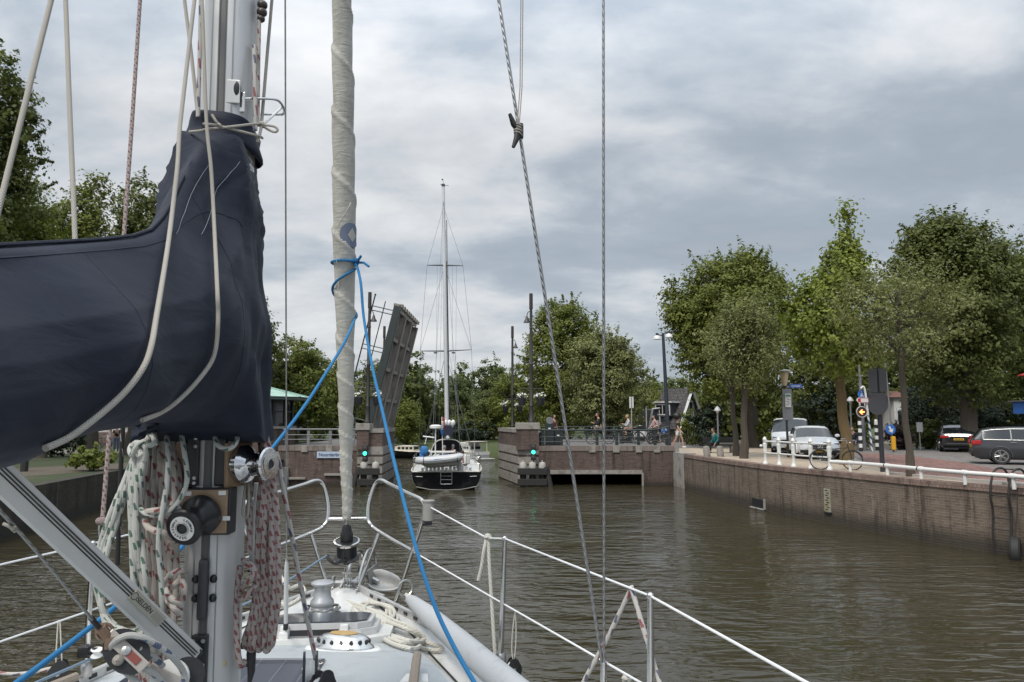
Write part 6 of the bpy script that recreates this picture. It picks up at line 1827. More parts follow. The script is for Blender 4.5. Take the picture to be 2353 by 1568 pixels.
yo = thing('sailing_yacht', 'white decked sailing yacht in the foreground that we look forward from', 'sailing yacht', (CX, CY, 0))
Ys = [-4.5, -3.8, -3, -2, -1, 0, .5, 1, 1.5, 2, 2.4, 2.8, 3.15, 3.5, 3.85, 4.17, 4.5, 4.8, 5.1, 5.4, 5.6, 5.8, 5.95, 6.05]
rows, drow = [], []
for Y in Ys:
    h_ = interp(HB_, Y); z = interp(ZS_, Y); c = cx_(Y)
    rows.append([V((c + s * h_ * f, Y - (0 if z_ > 1 else .25 * (1 if Y > 4 else 0)), z_)) for s, f, z_ in ((-1, .35, -.3), (-1, .78, .2), (-1, .93, 1.1), (-1, 1, z), (1, 1, z), (1, .93, 1.1), (1, .78, .2), (1, .35, -.3))])
    drow.append([V((c + h_ * f, Y, z + .03 * (1 - f * f))) for f in (-1, -.7, -.35, 0, .35, .7, 1)])
mb = MB(); mb.grid(rows, keep=lambda i, j: j != 3); mb.add(rows[0], [tuple(range(8))]); mb.build('hull', GEL, yo, 40)
MB().grid(drow).build('deck', GEL, yo)
mb = MB()
for s in (-1, 1):
    rr = []
    for Y in Ys:
        h_ = interp(HB_, Y); z = interp(ZS_, Y); c = cx_(Y)
        rr.append([V((c + s * (h_ - .035), Y, z + .004)), V((c + s * (h_ - .03), Y, z + .048)), V((c + s * (h_ + .004), Y, z + .048)), V((c + s * (h_ + .006), Y, z - .03))])
    mb.grid(rr, smooth=False)
mb.build('toe_rail', mk('toe_rail_alloy', (.50, .50, .49), .4, .5, .1, 5, dirt=(.25, .25, .24), dscale=12, dthr=.6), yo)
mb = MB()
for s in (-1, 1):
    for k in range(44):
        Y = .8 + k * .115
        if Y > 5.7: break
        h_ = interp(HB_, Y); z = interp(ZS_, Y)
        d_ = (interp(HB_, Y + .1) - interp(HB_, Y - .1)) / .2 * s - .104
        mb.box((cx_(Y) + s * (h_ - .034), Y, z + .026), (.006, .05, .02), rz=-math.atan(d_))
mb.build('rail_slots', BLACKP, yo)
rows = []
RY = [-1.2, -.5, .5, 1, 1.5, 2, 2.3, 2.65, 3, 3.3, 3.6, 3.8, 3.95, 4.2, 4.45, 4.7, 5, 5.2, 5.35]
def roof_z(Y, f):       # f from -1 to 1 across
    zt = interp(ZR_, Y); zd = interp(ZS_, Y) + .02
    k = 1 - max(0, (abs(f) - .72) / .28) ** 1.6 - .10 * min(abs(f), .72) ** 2
    return zd + (zt - zd) * max(0, k)
FS = [-1, -.97, -.93, -.87, -.8, -.7, -.5, -.25, 0, .25, .5, .7, .8, .87, .93, .97, 1]
for Y in RY:
    hw = interp(HW_, Y)
    rows.append([V((cx_(Y) + hw * f, Y, roof_z(Y, f))) for f in FS])
roofm = MB(); roofm.grid(rows, keep=lambda i, j: 4 <= j <= 11 and i < 17)
rf_ = roofm.build('coachroof', NONSKID, yo)
mb = MB(); mb.grid(rows, keep=lambda i, j: not (4 <= j <= 11 and i < 17)); mb.add(rows[0], [tuple(reversed(range(len(FS))))]); mb.build('coachroof_edge', GEL, yo)
mb = MB()
for s in (-1, 1): mb.tube([V((cx_(Y) + s * (interp(HW_, Y) + .012), Y, interp(ZS_, Y) + .026)) for Y in RY if Y > .4], .006, 5)
mb.build('edge_seam', BLACKP, yo)
def onroof(px, py):      # where the sight line meets the coachroof
    r_ = ray(px, py)
    s_ = 1.0
    while s_ < 9:
        p_ = V((0, 0, E)) + r_ * s_
        hw = interp(HW_, p_.y); f = (p_.x - cx_(p_.y)) / hw
        zz = roof_z(p_.y, f) if abs(f) < 1 else interp(ZS_, p_.y) + .02
        if p_.z <= zz: return V((p_.x, p_.y, zz))
        s_ += .004
    return p_
# grey non-skid panel on the foredeck
mb = MB(); g_ = []
for Y in (5.06, 5.2, 5.4, 5.6): g_.append([V((cx_(Y) + f * min(.5, interp(HB_, Y) - .1), Y, interp(ZS_, Y) + .034 + .0 * f)) for f in (-.9, -.4, 0, .4, .9)])
# ---- hatch
hp = thing('tmp', '', '', (0, 0, 0)); bpy.data.objects.remove(hp)
hc = V((cx_(4.45) + .02, 4.45, 0)); zc_ = interp(ZR_, 4.45)
sl = math.atan((interp(ZR_, 4.75) - interp(ZR_, 4.15)) / .6)
HM_ = Matrix.Translation((hc.x + .02, 4.45, zc_ + .012)) @ Matrix.Rotation(HEADA, 4, 'Z') @ Matrix.Rotation(sl, 4, 'X')
def chamf(w_, l_, c): return [(-w_ + c, -l_), (w_ - c, -l_), (w_, -l_ + c), (w_, l_ - c), (w_ - c, l_), (-w_ + c, l_), (-w_, l_ - c), (-w_, -l_ + c)]
ht = MB().prism(chamf(.41, .33, .10), .05, HM_ @ Matrix.Translation((0, 0, -.03))).build('hatch', GEL, yo)
MB().prism(chamf(.33, .26, .08), .035, HM_ @ Matrix.Translation((0, 0, .021))).prism(chamf(.30, .235, .07), .03, HM_ @ Matrix.Translation((0, 0, .057))).build('hatch_frame', ALU, ht)
MB().prism(chamf(.275, .21, .06), .006, HM_ @ Matrix.Translation((0, 0, .0885))).build('hatch_pane', mk('smoked_acrylic', (.045, .055, .07), .12, 0, .2, 4, stretch=(1, 20, 1)), ht)
for x in (-.16, .16): MB().box((x, -.255, .06), (.045, .035, .05), bev=.008, m=HM_).box((x, -.28, .03), (.05, .03, .05), bev=.008, m=HM_).build('hatch_hinge', GEL, ht)
MB().box((0, -.263, .045), (.26, .012, .03), m=HM_).build('hatch_seal', BLACKP, ht)
# ---- stainless vent
vp = onroof(789, 1492)
VM = Matrix.Translation(vp) @ Matrix.Rotation(HEADA + R(-14), 4, 'Z') @ Matrix.Rotation(R(-3), 4, 'X')
sc = Matrix.Diagonal(V((1, .52, 1, 1)))
vn = MB().lathe([(.205, .0), (.2, .008), (.19, .012), (.001, .014)], VM @ sc, 36).build('vent_plate', GEL, yo)
MB().lathe([(.165, .012), (.16, .022), (.145, .03), (.128, .062), (.11, .072), (.06, .08), (.001, .082)], VM @ sc, 36).build('vent_cowl', STEEL, vn)
MB().lathe([(.075, .079), (.07, .084), (.001, .085)], VM @ sc, 28).build('vent_top', mk('amber_plate', (.42, .27, .10), .4, 0, .2, 12), vn)
mb = MB()
for k in range(16):
    a = 2 * PI * k / 16 + .1
    q = VM @ sc @ V((.139 * math.cos(a), .139 * math.sin(a), .047)); q2 = VM @ sc @ V((.10 * math.cos(a), .10 * math.sin(a), .035))
    mb.tube([q2, q + (q - q2) * .06], .0105, 10)
mb.build('vent_hole', BLACKM, vn)
# ---- capstan with chain
cp = P(740, 1401, 5.05); cp.z = interp(ZR_, 5.05) + .005
wn = MB().lathe([(.095, 0), (.095, .05), (.075, .06), (.07, .085), (.078, .10), (.075, .12), (.058, .14), (.052, .19), (.055, .215), (.075, .225), (.075, .235), (.06, .245), (.001, .25)], Matrix.Translation(cp), 28).build('capstan', mk('cast_alloy', (.42, .43, .44), .4, .6, .15, 20), yo)
mb = MB()
rnd = random.Random(3)
for k in range(30):
    a = k * 2 * PI / 15; z = .03 + .038 * (k // 15) + .004 * (k % 2)
    c = cp + V((math.cos(a) * .105, math.sin(a) * .105, z)); tg_ = V((-math.sin(a), math.cos(a), .15)); nm_ = V((0, 0, 1)) if k % 2 else V((math.cos(a), math.sin(a), 0))
    m_ = mat_to(c, nm_, tg_)
    mb.tube([m_ @ V((.026 * math.cos(q * PI / 5), .015 * math.sin(q * PI / 5), 0)) for q in range(11)], .0055, 5, False)
mb.build('anchor_chain', mk('galvanised_chain', (.22, .22, .22), .5, .6, .25, 30), wn)
MB().box(cp + V((0, 0, .004)), (.24, .2, .02), rz=HEADA, bev=.004).build('capstan_base', STEEL2, wn)
# ---- pulpit
def pp(px, py, Y): return P(px, py, Y)
pu = MB()
Rr = .0155
def mirror(p_):
    q = BM.inverted() @ p_; q.x = -q.x; return BM @ q
rt = [pp(975, 1162, 5.28), pp(967, 1148, 5.32), pp(935, 1133, 5.55), pp(895, 1113, 5.92), pp(877, 1104, 6.05), pp(866, 1108, 6.1), pp(856, 1128, 6.1), pp(847, 1160, 6.08), pp(845, 1190, 6.06), pp(850, 1204, 6.04), pp(862, 1216, 6.0), pp(900, 1240, 5.7), pp(955, 1271, 5.30)]
leg = [pp(967, 1148, 5.32), pp(977, 1158, 5.28), pp(978, 1172, 5.26), pp(972, 1195, 5.27), pp(940, 1290, 5.33), pp(907, 1391, 5.40)]
ml = [pp(871, 1226, 5.92), pp(822, 1356, 5.86)]
for f in (lambda p_: p_, mirror):
    pu.tube([f(p_) for p_ in smooth_path(rt, 5)], Rr, 10); pu.tube([f(p_) for p_ in smooth_path(leg, 4)], Rr, 10); pu.tube([f(p_) for p_ in ml], Rr, 10)
    for b_ in (leg[-1], ml[-1]): pu.lathe([(.035, -.01), (.035, .008), (.02, .014)], Matrix.Translation(f(b_)), 12)
pu.tube([pp(845, 1192, 6.06), mirror(pp(845, 1192, 6.06))], Rr, 10)
pul = pu.build('pulpit', STEEL, yo)
mb = MB(); c = pp(984, 1192, 5.22); mb.lathe([(.036, -.065), (.04, -.06), (.04, .06), (.045, .065), (.045, .075), (.001, .077)], Matrix.Translation(c + V((0, 0, .05))), 16); mb.build('bow_light', mk('weathered_grey_plastic', (.28, .27, .25), .5, 0, .1), pul)
mb = MB(); mb.box(c + V((.0, 0, -.03)), (.05, .05, .03), bev=.006); mb.tube([c + V((-.04, 0, -.03)), c + V((0, 0, -.03))], .02, 8); mb.build('light_bracket', BLACKP, pul)
# ---- stanchions and lifelines
def stan(base, top):
    s_ = MB().tube([base, base.lerp(top, .5), top], [.0155, .0145, .011], 12).build('stanchion', STEEL, yo)
    mb = MB(); mb.ball(top, .0145, 8); mb.build('cap', STEEL, s_)
    MB().lathe([(.03, -.02), (.03, .03), (.02, .05)], mat_to(base, (top - base)), 12).build('foot', STEEL2, s_)
S1b, S1t = P(1150, 1522, 4.17), P(1160, 1238, 4.17)
S2b, S2t = P(1496, 1782, 2.81), P(1494.5, 1370, 2.81)
S3t = P(1870, 1578, 1.86)
stan(S1b, S1t); stan(S2b, S2t)
L1t, L1b = P(214, 1249, 3.97), P(197, 1545, 3.97)
L2t = P(-323, 1372, 2.81); L2b = L2t - V((0, 0, .68))
stan(L1b, L1t); stan(L2b, L2t)
S4t = V((cx_(.4) + 1.76, .4, 2.83)); stan(S4t - V((0, 0, .72)), S4t)
def wire(name, pts, r_, mat=WHITEWIRE, par=None): return MB().tube(pts, r_, 8).build(name, mat, par or yo)
wire('lifeline', [pp(978, 1160, 5.28), P(1120, 1237, 4.4), S1t, S2t, S3t, S4t], .0046)
wire('lifeline', [pp(955, 1271, 5.30), P(1159, 1389, 4.165), P(1497, 1583, 2.805), V((S4t.x, .4, 2.49))], .0046)
wire('lifeline', [mirror(pp(978, 1160, 5.28)), L1t, L2t, L2t + V((-.1, -2.2, 0))], .0046)
wire('lifeline', [mirror(pp(955, 1271, 5.30)), P(205, 1404, 3.965), L2t - V((0, 0, .34)), L2t + V((-.1, -2.2, -.34))], .0046)
# ---- bow roller and anchor
br = MB()
for dx in (-.05, .05):
    o_ = V((dx, 0, 0))
    br.tube(smooth_path([P(803, 1352, 5.85) + o_ * 1.4, P(812, 1322, 5.95) + o_, P(826, 1276, 6.1) + o_, P(836, 1264, 6.2) + o_, P(846, 1272, 6.3) + o_, P(852, 1318, 6.3) + o_], 5), .013, 6)
bro = br.build('bow_roller', STEEL2, yo)
MB().lathe([(.05, -.045), (.035, 0), (.05, .045)], mat_to(P(838, 1300, 6.2), (1, 0, 0)), 16).build('roller', mk('grey_roller', (.2, .19, .18), .5, 0, .2), bro)
MB().prism([(-.06, -.1), (.08, -.12), (.12, .05), (.05, .12), (-.06, .03)], .012, mat_to(P(862, 1316, 6.15), (1, -.5, .1), (0, .3, -1))).build('cheek_plate', STEEL2, bro)
mb = MB(); mb.box(P(795, 1353, 5.95), (.24, .5, .03), rz=HEADA, bev=.008); mb.tube([P(765, 1338, 5.9), P(832, 1338, 5.9)], .014, 8); mb.box(P(766, 1338, 5.9), (.02, .06, .09), bev=.005); mb.build('stem_fitting', STEEL2, bro)
an = thing('anchor', 'galvanised plough anchor stowed on the bow roller', 'anchor', P(880, 1340, 6.2))
gr = []
for i in range(7):
    u = i / 6
    row_ = []
    for j in range(7):
        v = j / 6 - .5
        w_ = .19 * math.sqrt(max(.02, 1 - (u * 1.0) ** 2.4)) * (.55 + .45 * min(1, u * 4))
        q = V((u * .27, v * w_, .07 * (v * 2) ** 2 - .03 * u))
        row_.append(q)
    gr.append(row_)
AM = mat_to(P(846, 1338, 6.12), (.12, -.72, .62), (1, -.08, -.02))
gr = [[AM @ q for q in r_] for r_ in gr]
MB().grid(gr).build('fluke', mk('galvanised_steel', (.52, .51, .48), .45, .25, .15, 8, dirt=(.32, .28, .24), dscale=7, dthr=.58), an, solid=.016)
mb = MB(); mb.tube([P(806, 1347, 5.95), P(835, 1318, 6.12), AM @ V((.08, 0, .02))], [.018, .02, .022], 6); mb.build('shank', STEEL2, an)
# chocks and cleats on the bow rail
for (px, py, Y) in ((868, 1373, 5.62),):
    mb = MB(); c = P(px, py, Y); m_ = Matrix.Translation(c) @ Matrix.Rotation(R(38), 4, 'Z')
    mb.box((0, 0, 0), (.03, .17, .07), bev=.008, m=m_); mb.box((0, -.1, -.02), (.035, .05, .035), bev=.008, m=m_)
    mb.build('chock', mk('worn_alloy', (.45, .45, .43), .35, .6, .15, 10), yo)
c = onroof(926, 1421); m_ = Matrix.Translation(c + V((.08, .05, .04))) @ Matrix.Rotation(R(40), 4, 'Z')
mb = MB(); mb.tube([m_ @ V((0, -.14, .035)), m_ @ V((0, 0, .03)), m_ @ V((0, .14, .035))], [.006, .014, .006], 8)
for y in (-.04, .04): mb.tube([m_ @ V((0, y, -.05)), m_ @ V((0, y, .03))], .012, 8)
mb.build('cleat', STEEL2, yo)
# grab rails
GRT = mk('grey_teak', (.30, .25, .20), .8, 0, .25, 5, bump=.5, bscale=30, stretch=(12, 12, 1))
def grab(a, d_, n_):
    par = None
    pts = [a + d_ * k for k in range(n_)]
    g = MB().tube([a - d_ * .25 + V((0, 0, .055))] + [p_ + V((0, 0, .06)) for p_ in pts], .02, 8).build('grab_rail', GRT, yo)
    for p_ in pts[::1]:
        MB().box(p_ + V((0, 0, .02)), (.05, .075, .075), rz=HEADA, bev=.014).prism([(-.06, -.05), (.06, -.05), (.045, .05), (-.045, .05)], .02, Matrix.Translation(p_ + V((0, 0, -.012)))).build('rail_foot', GEL, g)
c = onroof(955, 1562)
grab(c, V((.055, -.62, .01)), 4)
c2 = P(212, 1556, 3.3)
c2.z = interp(ZR_, 3.3) - .07
grab(V((cx_(3.2) - .90, 3.2, c2.z)), V((-.08, -.62, .02)), 4)

# ------------------------------------------------------------------ mast and its fittings
YM = 2.3
mbot, mtop = P(490.5, 1400, YM), P(535, 0, YM - .015)
mdir = (mtop - mbot).normalized()
mlow = mbot + mdir * ((2.40 - mbot.z) / mdir.z); mhi = mbot + mdir * 13
MX = V((math.cos(HEADA), math.sin(HEADA), 0)); MY = V((-math.sin(HEADA), math.cos(HEADA), 0))   # starboard, forward
def axis(z): return mbot + mdir * ((z - mbot.z) / mdir.z)
MWd, MDp = .079, .098
prof = []
for k in range(48):
    a = 2 * PI * k / 48
    ca, sa = math.cos(a), math.sin(a)
    prof.append((MWd * math.copysign(abs(ca) ** .82, ca), MDp * math.copysign(abs(sa) ** .82, sa)))
rows = [[q + MX * x + MY * y for x, y in prof] for q in (mlow, axis(3.0), axis(3.6), axis(4.2), axis(5.2), axis(8), mhi)]
mb = MB(); mb.grid(rows, closed=True); mast = mb.build('mast', ALU, yo, 50)
def onmast(z, x, out=0):      # a point on the aft face, x to starboard of its middle
    yv = -MDp * max(0, 1 - (abs(x) / MWd) ** 2.44) ** (1 / 2.44)
    return axis(z) + MX * x + MY * (yv - out)
def zpx(py): return P(475, py, 2.21).z
mb = MB()
for zz0, zz1 in ((mlow.z, 5.5),):
    a, b_ = onmast(zz0, 0, .001), onmast(zz1, 0, .001)
    mb.add([a - MX * .007, a + MX * .007, b_ + MX * .007, b_ - MX * .007], [(0, 1, 2, 3)])
    for s in (-1, 1):
        mb.tube([a + MX * s * .0095, b_ + MX * s * .0095], .0028, 6)
mb.build('luff_groove', mk('groove_grey', (.12, .12, .12), .5), mast)
mb = MB()
for s in (-1, 1): mb.tube([onmast(mlow.z, s * .032, .0), onmast(5.5, s * .032, .0)], .0022, 5)
mb.build('mast_seam', mk('seam_alloy', (.35, .35, .35), .4, .8), mast)
# track plates and winch mount
FM = Matrix((MX, -MY, V((0, 0, 1)))).transposed().to_4x4()     # local x starboard, y aft, z up
def mfr(z, x=0, out=0):
    m_ = FM.copy(); m_.translation = onmast(z, x, out); return m_
for x, w_ in ((-.043, .036), (.036, .032)):
    z0, z1 = zpx(1116), zpx(1000)
    o_ = MB().box((0, 0, 0), (w_, .03, z1 - z0), bev=.006, m=mfr((z0 + z1) / 2, x, .006)).build('track_plate', BLACKM, mast)
    mb = MB()
    for f in (.06, .16, .78, .94): mb.lathe([(.0055, 0), (.005, .003), (.001, .0035)], mfr(z0 + (z1 - z0) * f, x + .009, .02) @ Matrix.Rotation(-PI / 2, 4, 'X'), 10)
    mb.build('bolt', STEEL2, o_)
zc2 = zpx(1172)
wm_ = MB().box((0, .0, 0), (.142, .07, .132), bev=.004, m=mfr(zc2, .006, .005)).build('winch_mount', BLACKM, mast)
WOOD = mk('varnished_ply', (.27, .185, .115), .5, 0, .25, 20, stretch=(2, 2, 14), dirt=(.6, .59, .56), dscale=14, dthr=.66)
MB().box((0, .042, .002), (.128, .012, .122), bev=.002, m=mfr(zc2, .006, .005)).build('ply_pad', WOOD, wm_)
mb = MB()
for sx, sz in ((-.045, .063), (.05, .064), (.064, -.02)): mb.box((sx, .049, sz * .85), (.02, .003, .012), m=mfr(zc2, .006, .005))
mb.build('paint_scrap', WPAINT, wm_)
def star(r0, r1, n=8): return [((r0 if k % 2 else r1) * math.cos(PI * k / n), (r0 if k % 2 else r1) * math.sin(PI * k / n)) for k in range(2 * n)]
DARKALU = mk('black_anodised', (.022, .022, .024), .33, .3, .15, 20)
CHROME = mk('chrome', (.55, .55, .56), .10, 1., .1, 15, bump=.04, bscale=80)
def winch(origin, ax, par, mat, capmat, txt, up=V((0, 0, 1)), k=1.0):
    y = V(ax).normalized(); x = up.cross(y).normalized()
    m_ = mat_to(origin, y, x) @ Matrix.Scale(k, 4)
    w_ = MB().lathe([(.057, 0), (.058, .02), (.05, .03), (.038, .04), (.034, .05), (.034, .072), (.040, .082), (.046, .09)], m_, 40).build('winch', mat, par)
    c_ = MB().lathe([(.046, .088), (.05, .091), (.051, .098), (.047, .103), (.034, .1035), (.001, .1036)], m_, 40).build('winch_cap', mat, w_)
    MB().lathe([(.019, .1035), (.034, .1042), (.0345, .106), (.019, .1065)], m_, 40, False).build('ring_plate', capmat, w_)
    MB().torus(m_ @ V((0, 0, .1065)), y, .0165 * k, .0026 * k, 24, 6).build('socket_rim', STEEL2, w_)
    MB().prism(star(.0095, .0135), .002, m_ @ Matrix.Translation((0, 0, .1038))).build('socket', BLACKM, w_)
    return w_, m_
wdir = (-MY * .88 - MX * .20 - V((0, 0, .24)))
w1, wm1 = winch(mfr(zc2, .0, .05).translation + MX * .003 - V((0, 0, .004)), wdir, wm_, DARKALU, WPAINT, True)
def ring_text(s, a0, step, r_, size, m_, par, mat, inward=False):
    for k, ch in enumerate(s):
        a = R(a0 + k * step - 90)
        text_mesh('lettering', ch, size, m_ @ Matrix.Rotation(a, 4, 'Z') @ Matrix.Translation((0, r_, .1068)) @ Matrix.Rotation(PI if inward else 0, 4, 'Z'), mat, par, .0003, bold=True)
INK = mk('black_ink', (.015, .015, .015), .5)
ring_text('LEWMAR', 69, -16.3, .0268, .0095, wm1, w1, INK)
ring_text('SPEED', 219, 17, .0268, .0095, wm1, w1, INK, True)
ring_text('SINGLE', 122, 12.8, .0268, .009, wm1, w1, INK, True)
text_mesh('lettering', '6', .0095, wm1 @ Matrix.Rotation(R(112), 4, 'Z') @ Matrix.Translation((0, .0268, .1068)), INK, w1, .0003)
z2 = P(540, 1067, 2.28).z
ax2 = V((.93, -.27, .02)).normalized(); wo2 = P(553, 1067, 2.24)
pd = MB().box((0, 0, -.007), (.13, .12, .012), bev=.003, m=mat_to(wo2, ax2, (0, 0, 1))).box((0, 0, -.03), (.12, .09, .035), bev=.004, m=mat_to(wo2, ax2, (0, 0, 1))).build('winch_pad', WOOD, mast)
w2, wm2 = winch(wo2, ax2, pd, CHROME, STEEL, False, k=.98)
pd3 = MB().box((0, 0, 0), (.03, .10, .13), bev=.004, m=Matrix.Translation(axis(z2) - MX * .086 - MY * .03) @ FM).build('winch_pad', WOOD, mast)
w3, wm3 = winch(axis(z2) - MX * .09 - MY * .02, V((-.93, -.2, 0)), pd3, CHROME, STEEL, False, k=.9)
# cleats on the mast
def mast_cleat(m_, L, mat, par=mast):
    c_ = MB().tube([m_ @ V((0, .028, -L / 2)), m_ @ V((0, .032, -L * .3)), m_ @ V((0, .03, 0)), m_ @ V((0, .032, L * .3)), m_ @ V((0, .028, L / 2))], [.006, .011, .014, .011, .006], 10).build('cleat', mat, par)
    mb = MB()
    for z in (-L * .16, L * .16): mb.tube([m_ @ V((0, 0, z)), m_ @ V((0, .03, z))], .010, 8)
    mb.build('cleat_foot', mat, c_)
z_ = zpx(1350)
MB().box((0, .018, 0), (.030, .026, .172), bev=.012, m=mfr(z_, .002, .0)).build('cleat', GREYP, mast)
for x in (-.024, .026):
    for dz in (-.028, .026): MB().ball(mfr(z_ + dz, x, .006).translation, (.011, .011, .012), 8).build('cleat_bolt', BLACKP, mast)
def side(s, z, out=0, aft=.0): return Matrix.Translation(axis(z) + MX * s * (MWd + out) - MY * aft) @ Matrix((-MY, MX * s, V((0, 0, 1)))).transposed().to_4x4()
mast_cleat(side(1, P(570, 1340, 2.3).z, .015, -.02), .22, BLACKP)
mast_cleat(side(-1, P(400, 1350, 2.3).z, .02, .0), .22, BLACKP)
mast_cleat(side(1, P(560, 1500, 2.3).z, .012, .03), .16, BLACKP)
for s in (-1, 1):
    for py in (1316, 1362): MB().ball(axis(P(500, py, 2.3).z) + MX * s * MWd - MY * .03, (.012, .014, .014), 8).build('eye_strap', BLACKP, mast)
MB().lathe([(.008, 0), (.006, .003), (.004, .003)], mfr(zpx(1530), .055, -.002) @ Matrix.Rotation(-PI / 2, 4, 'X'), 12).build('rivet', mk('brass', (.5, .4, .2), .4, .8), mast)
# upper details: halyard exit, steel guard loop
z_ = P(525, 215, 2.21).z
ex = MB().box((0, 0, 0), (.055, .006, .075), bev=.002, m=mfr(z_, .030, .000)).build('exit_plate', ALU, mast)
mb = MB(); mb.ball(mfr(P(544, 205, 2.2).z, .047, .004).translation, (.012, .012, .03), 8); mb.build('exit_hole', BLACKM, ex)
bk_ = MB().box((0, 0, 0), (.016, .006, .065), bev=.002, m=mfr(P(558, 230, 2.2).z, .06, .004)).build('loop_bracket', STEEL, mast)
MB().tube(smooth_path([P(560, 228, 2.22), P(600, 227, 2.25), P(632, 229, 2.32), P(645, 237, 2.36), P(653, 253, 2.40), P(651, 262, 2.42), P(640, 264, 2.42), P(598, 263, 2.40)], 5), .0042, 8).tube([P(649, 246, 2.385), P(610, 282, 2.32), P(598, 292, 2.3)], .0042, 8).build('guard_loop', STEEL, bk_)
# spreader roots and shrouds
WIREM = rope_mat('twisted_wire', (.36, .36, .36), [], twist=True, cell=.03)
for n_ in WIREM.node_tree.nodes:
    if n_.type == 'BSDF_PRINCIPLED': n_.inputs['Metallic'].default_value = .85; n_.inputs['Roughness'].default_value = .35
def extend(a, b_, k): return a + (b_ - a) * k
sb = P(1388, 1524, 2.55)
a = P(1386.5, 0, 2.45); MB().tube([sb, extend(sb, a, 2.6)], W(3.3, 2.5), 8).build('shroud', WIREM, yo)
a = P(1146, 0, 2.52); MB().tube([P(1384, 1524, 2.56), extend(P(1384, 1524, 2.56), a, 3.2)], W(4.0, 2.5), 8).build('shroud', WIREM, yo)
MB().tube([sb + V((-.001, 0, .005)), P(1386, 1640, 2.57), P(1386, 1700, 2.58)], [.010, .0125, .0125], 12).build('turnbuckle', STEEL, yo)
# inner stay
fb_ = onroof(657, 1464); tp_ = P(653.5, 0, 3.1)
ist = MB().tube([P(659, 1290, 3.86), extend(fb_, tp_, 2.6)], W(1.9, 3.4), 8).build('inner_stay', STEEL2, yo)
MB().tube([P(657, 1432, 3.95), P(657.5, 1380, 3.92), P(658.5, 1300, 3.87), P(658.8, 1285, 3.86)], [.010, .012, .010, .004], 10).build('turnbuckle', mk('white_sleeve', (.6, .6, .58), .5), ist)
mb = MB(); mb.tube([fb_, P(657, 1432, 3.95)], .006, 8); mb.box(P(657, 1440, 3.955), (.022, .03, .035), bev=.006); mb.lathe([(.035, -.005), (.035, .004), (.01, .01)], Matrix.Translation(fb_), 14); mb.build('stay_foot', BLACKP, ist)

# ---- boom vang (rigid kicker)
va0, va1 = P(437, 1508, 2.15), P(15, 1108, 1.72)
vd = (va1 - va0).normalized()
VX = vd.cross(V((0, 0, 1))).normalized(); VU = VX.cross(vd).normalized()       # VX sideways, VU upward-normal
view = (V((0, 0, E)) - va0.lerp(va1, .5)).normalized()
fwd = (view - vd * view.dot(vd)).normalized(); upn = vd.cross(fwd).normalized()
if upn.z < 0: upn = -upn
vend = va0 + vd * 1.15
vp_ = [(x, y) for x, y in ((-.031, -.024), (-.026, -.032), (.02, -.033), (.028, -.026), (.030, .0), (.028, .022), (.020, .032), (-.024, .032), (-.031, .024))]
rows = [[q + fwd * a_ + upn * b_ for a_, b_ in vp_] for q in (va0, va0.lerp(vend, .5), vend)]
mb = MB(); mb.grid(rows, closed=True); mb.add(rows[0], [tuple(reversed(range(9)))]); vang = mb.build('boom_vang', ALU, yo, 30)
mb = MB()
for b_ in (.004, .011, .018):
    q0, q1 = va0 + vd * .012 + fwd * .0302 + upn * b_, vend + fwd * .0302 + upn * b_
    mb.tube([q0, q1], .0017, 6)
mb.build('black_groove', INK, vang)
def v_at(px, py):      # distance along the vang
    best = min(range(200), key=lambda k: (lambda q: (q[0] - px) ** 2 + (q[1] - py) ** 2)(proj(va0 + vd * (k * .006))))
    return best * .006
def proj(p_):
    q = p_ - V((0, 0, E)); f_ = q.y * _cp + q.z * _sp; u_ = -q.y * _sp + q.z * _cp
    return (1176.5 + FPX * q.x / f_, 784 - FPX * u_ / f_)
s0, s1 = v_at(285, 1360), v_at(355, 1425)
lc = va0 + vd * ((s0 + s1) / 2) + fwd * .0322 + upn * .012
LBM = mat_to(lc, fwd, -vd)
lb = MB().box((0, 0, 0), (abs(s0 - s1), .030, .003), bev=.001, m=LBM).build('label_plate', mk('champagne_label', (.40, .39, .33), .45, .2, .06), vang)
text_mesh('lettering', 'SELDÉN', .0175, LBM @ Matrix.Translation((-abs(s0 - s1) * .10, 0, .0018)), INK, lb, .0003, bold=True)
MB().torus(LBM @ Matrix.Identity(4) @ V((-abs(s0 - s1) * .43, .0, .002)), fwd, .009, .0009, 18, 5).build('emblem', INK, lb)
MB().box((abs(s0 - s1) * .33, 0, .0018), (abs(s0 - s1) * .28, .018, .0006), m=LBM).build('small_print', mk('label_print', (.30, .29, .25), .5), lb)
# bracket on the mast
zb = zpx(1520)
bkt = MB().box((0, .010, 0), (.045, .026, .16), bev=.005, m=mfr(zb, -.004, .004)).build('vang_bracket', BLACKM, mast)
mb = MB()
for x, z in ((-.014, .066), (.014, .066), (.014, .0), (.014, -.055)): mb.lathe([(.006, 0), (.006, .004), (.003, .004)], mfr(zb + z, x - .004, .027) @ Matrix.Rotation(-PI / 2, 4, 'X'), 10)
mb.build('bolt', STEEL2, bkt)
mb = MB()
q = mfr(zb, -.004, .02).translation
mb.tube([q + V((0, 0, .05)), va0 + upn * .028], .008, 8); mb.tube([q - V((0, 0, .05)), va0 - upn * .026], .008, 8); mb.tube([q + V((0, 0, .05)), va0 - upn * .02], .006, 8); mb.tube([va0 - fwd * .01 + upn * .036, va0 - fwd * .01 - upn * .036], .012, 8); mb.tube([va0 + fwd * .02 + upn * .03, va0 + fwd * .02 - upn * .03], .010, 8)
mb.tube([q - V((0, 0, .075)), q + V((-.02, -.02, -.14))], .022, 8)
mb.build('toggle', BLACKM, bkt)
